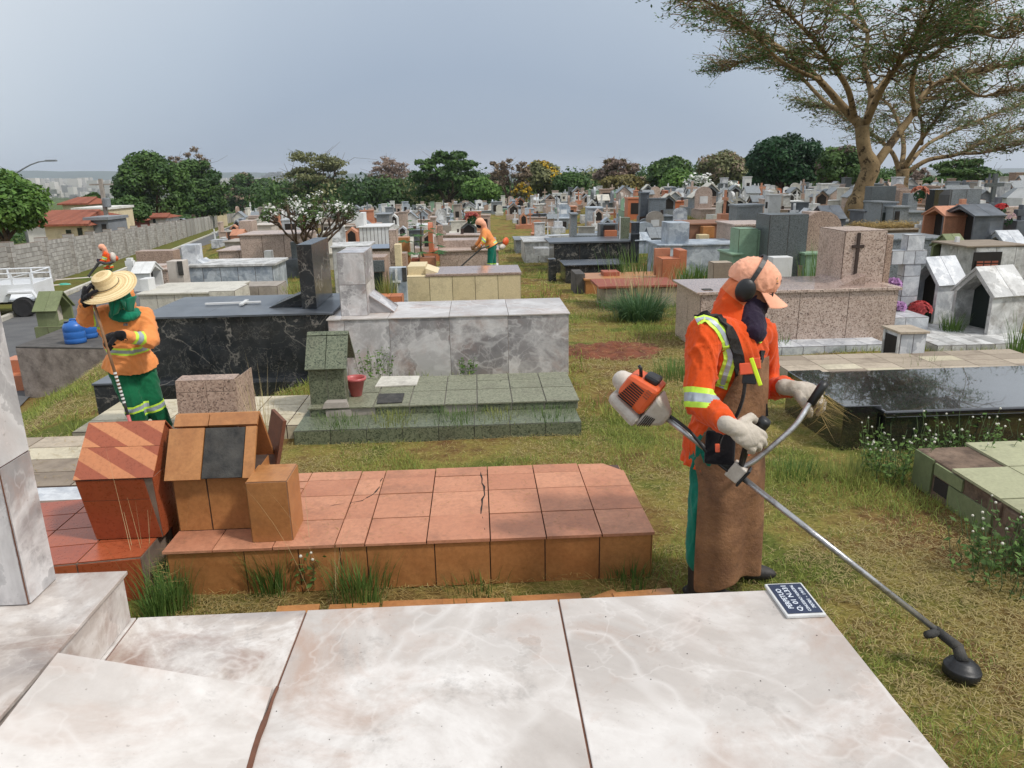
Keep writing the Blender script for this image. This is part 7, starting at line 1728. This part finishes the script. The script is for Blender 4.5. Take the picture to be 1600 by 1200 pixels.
m=MB(); prim_capsule(m,sh2-fw_2*.0+sd2*.05+up2*.06,hip2+sd2*.12+up2*.1,.03,.03); wb(m,'harness',['strap'],w2)
t=thing('brush_cutter','distant brush cutter with orange engine behind its standing worker','brush cutter',tuple(PY(716,420,y-.6)))
a,b=PY(715,421,y-.5),PY(752,388,y-.35); e=PY(788,378,y+.2); m=MB(); m.tube([a,b,e],.02,8); wb(m,'shaft',['soot'],t); m=MB(); d=(e-b).normalized(); ell(m,e+d*.05,(d,Vector((0,1,0)),Vector((0,0,1))),(.12,.10,.11)); wb(m,'engine',['orangeh'],t,smoothf=True); m=MB(); ell(m,e+Vector((-.06,-.06,-.12)),(d,Vector((0,1,0)),Vector((0,0,1))),(.13,.11,.08)); wb(m,'fuel_tank',['whiteh'],t,smoothf=True)
m=MB(); m.lathe([(.02,0),(.09,0),(.09,.06),(.03,.1)],tuple(a-Vector((0,0,.06))),12); wb(m,'cutting_head',['soot'],t); m=MB(); m.tube([b+Vector((0,.15,.1)),b,b+Vector((0,-.15,.1))],.015,6); wb(m,'handlebar',['steel'],t)
p=PY(776,425,20.0); m=MB(); m.lathe([(.09,0),(.1,.02),(.1,.28),(.06,.34),(.05,.42),(.01,.43)],(0,0,0),14); o=m.build('white_canister',['white'],None,smoothf=True); o.location=(p.x,p.y,gz(p.x,p.y)); tag(o,'white plastic canister standing behind the distant worker','canister')
# ================================================================== blower worker near the block wall
y=29.0
q=PY(167,420,y); zg=gz(q.x,q.y)
J=dict(head=PY(159,387,y-.1),hf=(-.9,-.2,-.3),sR=PY(164,397,y-.18),sL=PY(166,397,y+.18),eR=PY(161,408,y-.25),wR=PY(156,408,y-.3),eL=PY(160,407,y+.2),wL=PY(155,406,y+.1),
 hR=PY(170,418,y-.1),hL=PY(170,418,y+.1),kR=PY(168,434,y-.1),kL=PY(172,434,y+.1),aR=(q.x-.1,y-.1,zg+.12),aL=(q.x+.15,y+.1,zg+.12),toeR=(-1,-.2,0),toeL=(-1,0,0),hem=.02,waist=(.05,.12),bandsegs=(('sR','eR',.4,.8),),shin=(.5,.8),
 handR=((-.9,0,-.3),(0,-.8,.3),(-.5,0,.5),(.8,.9,.8),.8),handL=((-.9,0,-.3),(0,-.8,.3),(-.5,0,.5),(.8,.9,.8),.8))
w3,H3,(F3,S3,U3),(sd3,fw_3,up3),hip3,sh3=person('distant worker in bright orange with a backpack blower by the block wall',J,'orangej','greenp',.025,gm='purple',fold=.006)
m=MB(); ell(m,H3(-.01,0,.03),(F3,S3,U3),(.125,.10,.11)); prim_capsule(m,H3(-.06,0,-.05),sh3+up3*.03,.09,.11); fuse('hood',m,['salmon'],w3,.02,2)
m=MB(); bk=sh3-fw_3*.22-up3*.15; ell(m,bk,(sd3,fw_3,up3),(.18,.12,.2)); wb(m,'blower_pack',['whiteh'],w3,smoothf=True); m=MB(); ell(m,bk-fw_3*.1-up3*.05,(sd3,fw_3,up3),(.1,.08,.1)); wb(m,'blower_engine',['orangeh'],w3,smoothf=True)
m=MB(); m.tube(smoothpath([bk-up3*.15,PY(166,412,y-.35),PY(156,410,y-.35),PY(149,418,y-.4),PY(138,432,y-.5)]),[.05]*16+[.045]*4+[.06],10) ; wb(m,'blower_tube',['soot'],w3,smoothf=True)
# ------------------------------------------------------------------ mown grass, clippings and weeds
FA=np.array(FOOT)
def infoot(x,y,pad=.0):
    k=np.zeros(len(x),bool)
    for a,b,c,d in FOOT: k|=(x>a-pad)&(x<b+pad)&(y>c-pad)&(y<d+pad)
    return k
_W=np.array([RN.x,RN.y]); 
def grass_field(name,n,y0,y1,hw,ln,wd,seed,power=1.0):
    r=np.random.RandomState(seed); t=r.uniform(0,1,n)**power; y=y0+(y1-y0)*t; x=np.clip(.045*y,0,9)+(r.uniform(-1,1,n))*hw(y)
    s_=x*RN.x+y*RN.y
    k=~infoot(x,y)&(s_<S_R-.15)&((np.hypot((x-RS.x)*.75,y-RS.y-.1)>.30+r.rand(n)*.35))
    x,y=x[k],y[k]; n=len(x)
    pat=np.array([mnoise.noise(Vector((a*.8,b*.8,1.7)))+.5*mnoise.noise(Vector((a*2.7,b*2.7,3.1))) for a,b in zip(x,y)])
    pat2=np.array([mnoise.noise(Vector((a*1.3+7,b*1.3,9.7))) for a,b in zip(x,y)])
    bare=(pat2>.19)&(r.rand(n)<.8); x,y,pat,pat2=x[~bare],y[~bare],pat[~bare],pat2[~bare]; n=len(x)
    z=np.array([gfn(a,b)[2] for a,b in zip(x,y)])
    pat3=np.array([mnoise.noise(Vector((a*6,b*6,5.2))) for a,b in zip(x,y)]); pat=pat+.35*pat3; live=(r.rand(n)<np.clip(.46+pat*1.2,.08,.92))
    L_=r.uniform(ln[0],ln[1],n)*np.where(live,np.clip(.75+pat*1.2,.5,1.5),1.0)
    up=np.where(live,r.uniform(.35,1.0,n),r.uniform(-.05,.28,n)); a=r.uniform(0,2*PI,n); h=np.sqrt(np.clip(1-up*up,0,1))
    D=np.stack([np.cos(a)*h,np.sin(a)*h,up],1); S_=np.stack([-np.sin(a),np.cos(a),np.zeros(n)],1)
    P=np.stack([x,y,z+r.uniform(0,.02,n)],1); w=(wd*r.uniform(.6,1.3,n))[:,None]
    mid=P+D*L_[:,None]*.55+np.array([0,0,1])*(L_*.06)[:,None]; tip=P+D*L_[:,None]; tip[:,2]-=L_*.18*(1-up)
    tip[:,2]=np.maximum(tip[:,2],z+.004)
    V=np.stack([P-S_*w,P+S_*w,mid+S_*w*.8,tip,mid-S_*w*.8],1).reshape(-1,3)
    base=np.arange(n)*5; F=np.stack([base,base+1,base+2,base+4],1); T_=np.stack([base+4,base+2,base+3,base+3],1)
    g=np.array([.12,.18,.035]); g2=np.array([.34,.37,.08]); st=np.array([.47,.385,.17]); br=np.array([.19,.12,.06])
    q=r.rand(n,1); C=np.where(live[:,None],g*(1-q)+g2*q,np.where(r.rand(n,1)<.75,st*(.65+.55*q),br*(.7+.8*q)))
    dryk=np.clip(-pat*1.2,0,.6)[:,None]; C=C*(1-dryk)+(st*.8)*dryk
    C=np.repeat(np.concatenate([C,np.ones((n,1))],1),5,0)
    tri=np.stack([base+4,base+2,base+3],1)
    me=bpy.data.meshes.new(name); nf=2*n; me.vertices.add(len(V)); me.vertices.foreach_set('co',V.astype(np.float32).ravel())
    loops=np.concatenate([F,tri],1).ravel(); me.loops.add(len(loops)); me.loops.foreach_set('vertex_index',loops.astype(np.int32))
    ls=np.empty(nf,np.int32); ls[0::2]=np.arange(n)*7; ls[1::2]=np.arange(n)*7+4; me.polygons.add(nf); me.polygons.foreach_set('loop_start',ls)
    me.materials.append(M['blade']); c=me.color_attributes.new('col','FLOAT_COLOR','POINT'); c.data.foreach_set('color',C.astype(np.float32).ravel()); me.update(calc_edges=True)
    o=bpy.data.objects.new(name,me); col.objects.link(o); o['kind']='stuff'; return o
grass_field('grass',175000,1.35,6.4,lambda y:.62*y+1.0,(.022,.068),.0017,1,.85)
grass_field('lane_grass',120000,6.2,15,lambda y:.66*y+.8,(.045,.12),.0034,2,.8)
grass_field('distant_grass',80000,14.5,36,lambda y:.68*y,(.07,.2),.008,3,.8)
def tuft(name,label,u,v,n,ln,spread,cols,seed,cat='grass tuft',wd=.004,p=None,droop=.35,group=None,up=.75,kind=None):
    r=np.random.RandomState(seed); p=p if p is not None else G(u,v); L_=r.uniform(ln*.5,ln,n); a=r.uniform(0,2*PI,n); lean=r.uniform(.05,1,n)*(1-up)+r.rand(n)*.35
    B=np.stack([np.cos(a),np.sin(a),np.zeros(n)],1); P=B*(r.rand(n,1)**.6)*spread+r.normal(0,spread*.25,(n,3))*np.array([1,1,0]); S_=np.stack([-np.sin(a),np.cos(a),np.zeros(n)],1)
    K=5; V=[]
    for k in range(K+1):
        f=k/K; c=P+B*(L_*lean*f*(.5+droop*f*1.6))[:,None]+np.array([0,0,1])*(L_*(f-droop*f*f*lean*1.6))[:,None]; w=wd*(1-f)**.6*(.6+.4*math.sin(PI*min(1,f+.3)))
        V+= [c-S_*w,c+S_*w]
    V=np.stack(V,1); V[:,:,2]=np.maximum(V[:,:,2],.003); V=V.reshape(-1,3); q=2*(K+1); b=np.arange(n)*q
    F=np.concatenate([np.stack([b+2*k,b+2*k+1,b+2*k+3,b+2*k+2],1) for k in range(K)],0)
    t_=r.rand(n,1); C=np.array(cols[0])*(1-t_)+np.array(cols[1])*t_; C=np.repeat(np.concatenate([C,np.ones((n,1))],1),q,0)
    o=npmesh(name,V,F,'blade',C); o.location=p; tag(o,label,cat,group,kind); return o
GR=((.06,.13,.03),(.16,.25,.06)); BGR=((.05,.115,.05),(.13,.22,.09)); DRY=((.42,.33,.16),(.6,.5,.28)); YG=((.16,.20,.05),(.33,.34,.10))
tuft('grass_tuft','big dark green clump of broad grass blades beside the lane',1000,500,800,.78,.30,BGR,1,wd=.010,up=.40,droop=.55)
tuft('grass_tuft','smaller green clump touching the left side of the big one',962,482,260,.42,.35,GR,2,wd=.007,up=.6)
FGp=lambda u,v:PZ(u,v,.02)
tuft('grass_tuft','bright green tuft in the gap before the ochre tomb end',430,925,230,.34,.09,GR,3,p=FGp(430,918),wd=.0032)
tuft('grass_tuft','bright green tuft below the small ochre block',555,925,220,.30,.12,GR,4,p=FGp(565,930),wd=.0032)
tuft('grass_tuft','green tuft between the red and terracotta tombs',285,950,260,.30,.10,GR,5,p=FGp(268,945),wd=.003)
tuft('grass_tuft','green tuft at the corner of the raised marble step',230,950,150,.24,.06,GR,6,p=FGp(245,965),wd=.003)
tuft('grass_tuft','green tuft before the last fallen tile',985,905,160,.16,.13,GR,7,p=FGp(985,905),wd=.003)
tuft('grass_tuft','sparse green tuft between fallen tiles, middle',740,905,160,.12,.2,GR,8,p=FGp(745,908),wd=.003)
tuft('grass_tuft','ragged dry tuft between the striped box and the ochre niche',262,830,220,.38,.05,DRY,9,p=PZ(268,852,.05),wd=.0022,up=.8)
tuft('grass_tuft','dry grass stalks rising behind the ochre niche house',430,700,26,1.0,.10,DRY,10,p=PZ(418,735,-.03),wd=.0026,up=.72,droop=.15)
tuft('grass_tuft','thin dry stalks at the right of the desk stone',395,640,18,.75,.08,DRY,11,p=PZ(402,690,-.05),wd=.0026,up=.7,droop=.15)
tuft('grass_tuft','few long pale stalks before the ochre tomb',520,930,9,.75,.12,DRY,12,p=FGp(510,930),wd=.0018,up=.7,droop=.2)
tuft('grass_tuft','long pale stalks by the red-tiled tomb front',230,940,10,.85,.12,DRY,13,p=FGp(232,930),wd=.0016,up=.6,droop=.2)
for i,(u,v,h,n,c,l) in enumerate(((560,600,.10,150,YG,'short weeds on the green ledge, left'),(700,590,.06,120,YG,'short weeds on the green ledge, middle'),(860,660,.09,120,YG,'short weeds on the green ledge, right'))):
    pass
zl=zp if False else PY(700,665,5.88).z+.008
for i,(x_,n,h) in enumerate(((-1.2,170,.09),(-.75,200,.12),(-.2,190,.13),(.15,120,.10),(.6,150,.10))):
    tuft('ledge_weeds','',0,0,n,h,.22,YG if i%2 else GR,20+i,p=Vector((x_,6.05,zl)),wd=.0028,kind='stuff')
tuft('grass_tuft','yellow-green tuft at the foot of the polished black tomb',1330,750,200,.20,.22,YG,30,wd=.0035)
tuft('grass_tuft','green tuft right of the trimmer worker near the shaft',1245,745,170,.16,.16,GR,31,wd=.0032)
tuft('grass_tuft','green tuft beside the pink granite tomb corner',1060,590,300,.30,.28,GR,32,wd=.0035)
tuft('grass_tuft','green blades growing before the marble slab step, left',1222,548,40,.34,.10,GR,33,wd=.005)
tuft('grass_tuft','palm-like green tuft between the two marble niche houses',1490,522,150,.42,.12,GR,34,wd=.006,p=PY(1485,524,9.6))
tuft('grass_tuft','tall reedy grass at the right frame edge',1585,575,40,.75,.10,GR,35,wd=.008,p=PY(1588,560,8.4),up=.9)
tuft('grass_tuft','reedy grass before the low marble kerb',1450,600,60,.35,.2,GR,36,wd=.004,p=PY(1440,590,7.6))
tuft('grass_tuft','tall thin grass behind the orange cap',1300,430,90,.75,.5,GR,37,wd=.008,p=PY(1290,440,11.5),up=.85)
tuft('grass_tuft','green weeds by the small orange tile niche',1075,440,200,.5,.4,GR,38,wd=.009,p=PY(1085,440,14.6))
tuft('grass_tuft','tall grass before the long black marble tomb',985,425,110,.9,.7,GR,39,wd=.009,p=PY(990,430,17.2),up=.85)
tuft('grass_tuft','tall grass growing over the ochre low tomb',1010,455,120,.7,.7,DRY,40,wd=.006,p=PY(1010,462,13.2),up=.8)
tuft('grass_tuft','weeds beside the niche with green glass',598,465,100,.7,.2,YG,41,wd=.009,p=PY(606,470,14.0),up=.85)
tuft('grass_tuft','weeds at the left end of the black marble tomb top',420,478,120,.2,.3,YG,42,wd=.006,p=PY(470,455,12.0))
def weed(name,label,p,h,n,spread,nf,seed,fl=.0075,cols=GR,white=(.75,.74,.68),cat='flowering weed'):
    r=np.random.RandomState(seed); rr=random.Random(seed); t=thing(name,label,cat,tuple(p)); m=MB(); LP=[];tips=[]
    for i in range(n):
        a=rr.uniform(0,2*PI); q=spread*rr.random()**.6; b=Vector((q*math.cos(a),q*math.sin(a),0)); L_=h*rr.uniform(.45,1); e=b+Vector((math.cos(a)*L_*.35*rr.random(),math.sin(a)*L_*.35*rr.random(),L_)); pts=limb(m,b,e,.0022,.0014,rr,4,4,.08); tips.append(e)
        for k in range(9): f=rr.random(); LP.append(tuple(b.lerp(e,f)+Vector((rr.gauss(0,.018),rr.gauss(0,.018),0))))
    m.build('stems',[m_plain('weed_stem',(.05,.09,.03,1),(.09,.13,.05,1),.8,9,0,0)] if 'ws' not in M else ['ws'],t)
    LP=np.array(LP); V,F=leaves_np(LP,np.tile([0,0,1.0],(len(LP),1)),.018,r,.5); C=leafcols(np.zeros(len(LP),int),1,r,cols[0],cols[1],len(LP)); npmesh('leaves',V,F,'blade',C,t)
    for i in range(nf):
        e=tips[i%len(tips)]; m=MB(); m.ball(e+Vector((0,0,fl*.6)),fl*rr.uniform(.75,1.15),8,6); m.build('flower_head',['wf'],t,smoothf=True)
M['wf']=m_plain('whitish_flower',lin(196,192,176),lin(220,216,204),.9,60,0,.6)
M['ws']=m_plain('weed_stem',(.05,.09,.03,1),(.09,.13,.05,1),.8,9,0,0)
weed('flowering_weed','bushy weed with white button flowers between the black and green-tiled tombs',G(1395,745),.38,60,.20,24,3)
weed('flowering_weed','white-flowered weeds at the corner of the broken green tomb',G(1470,715) if False else Vector((3.35,4.75,gz(3.35,4.75))),.40,40,.3,22,4)
weed('flowering_weed','white-flowered weeds at the lower right edge of the photo',G(1575,900),.34,70,.26,26,5)
weed('flowering_weed','small weed with button flowers before the ochre block',FGp(490,905),.22,30,.10,10,6,.008)
weed('flowering_weed','row of thin weeds before the polished black tomb',Vector((3.9,4.85,gz(3.9,4.85))),.36,14,.5,10,7)
weed('leafy_weed','little leafy weeds growing against the grey marble tomb',PY(730,583,7.25)-Vector((0,0,.01)),.2,12,.06,0,8,cat='weed')
weed('leafy_weed','feathery weeds behind the green niche house',PY(590,585,7.3),.28,26,.18,0,9,cat='weed')
# clippings scattered over tombs
def scatter(name,n,fn,seed,ln=(.02,.06),w=.0012): return stalks(name,'','straw',n,fn,strawcol,ln,w,.1,seed,'stuff')
scatter('clippings',900,lambda r:(RS.x+r.normal(0,.5),RS.y+r.normal(.1,.32),gz(RS.x,RS.y)+r.uniform(.02,.10)),11,(.05,.16),.0025)
scatter('clippings',420,lambda r:(r.uniform(-1.1,.8),r.uniform(3.45,4.33),.268),1,(.01,.05))
scatter('clippings',500,lambda r:(r.uniform(-3.3,-1.0),r.uniform(6.1,6.9),.03),2,(.03,.1),.002)
scatter('clippings',300,lambda r:(r.uniform(-4,-2.2),r.uniform(4.6,5.6),.15),3,(.03,.1),.0018)
scatter('clippings',700,lambda r:(-1.66+abs(r.normal(0,.06)),r.uniform(3.3,4.2),r.uniform(.0,.2)),4,(.04,.16),.002)
scatter('clippings',1500,lambda r:(r.uniform(-1.5,.9),3.25+r.normal(0,.10),r.uniform(.0,.05)),5,(.03,.12),.0016)
r_=np.random.RandomState(5); m=MB()
for i in range(46):
    x,y=r_.uniform(-.6,1.1),r_.uniform(1.3,2.2); s=r_.uniform(.0008,.0026); m.ball((x,y,ZS+.001),s,6,4,1,1,.4)
o=m.build('specks',['soot']); o['kind']='stuff'
# ------------------------------------------------------------------ haze in the air
hz=MB(); hz.box(-7000,7000,-3200,6800,-260,90); M['haze']=bpy.data.materials.new('haze'); M['haze'].use_nodes=True; ht=M['haze'].node_tree; ht.nodes.clear()
ho=ht.nodes.new('ShaderNodeOutputMaterial'); hv=ht.nodes.new('ShaderNodeVolumePrincipled'); hv.inputs['Color'].default_value=(.86,.92,1,1); hv.inputs['Density'].default_value=.00015; hv.inputs['Anisotropy'].default_value=.2; ht.links.new(hv.outputs[0],ho.inputs['Volume'])
o=hz.build('haze',['haze']); o['kind']='stuff'
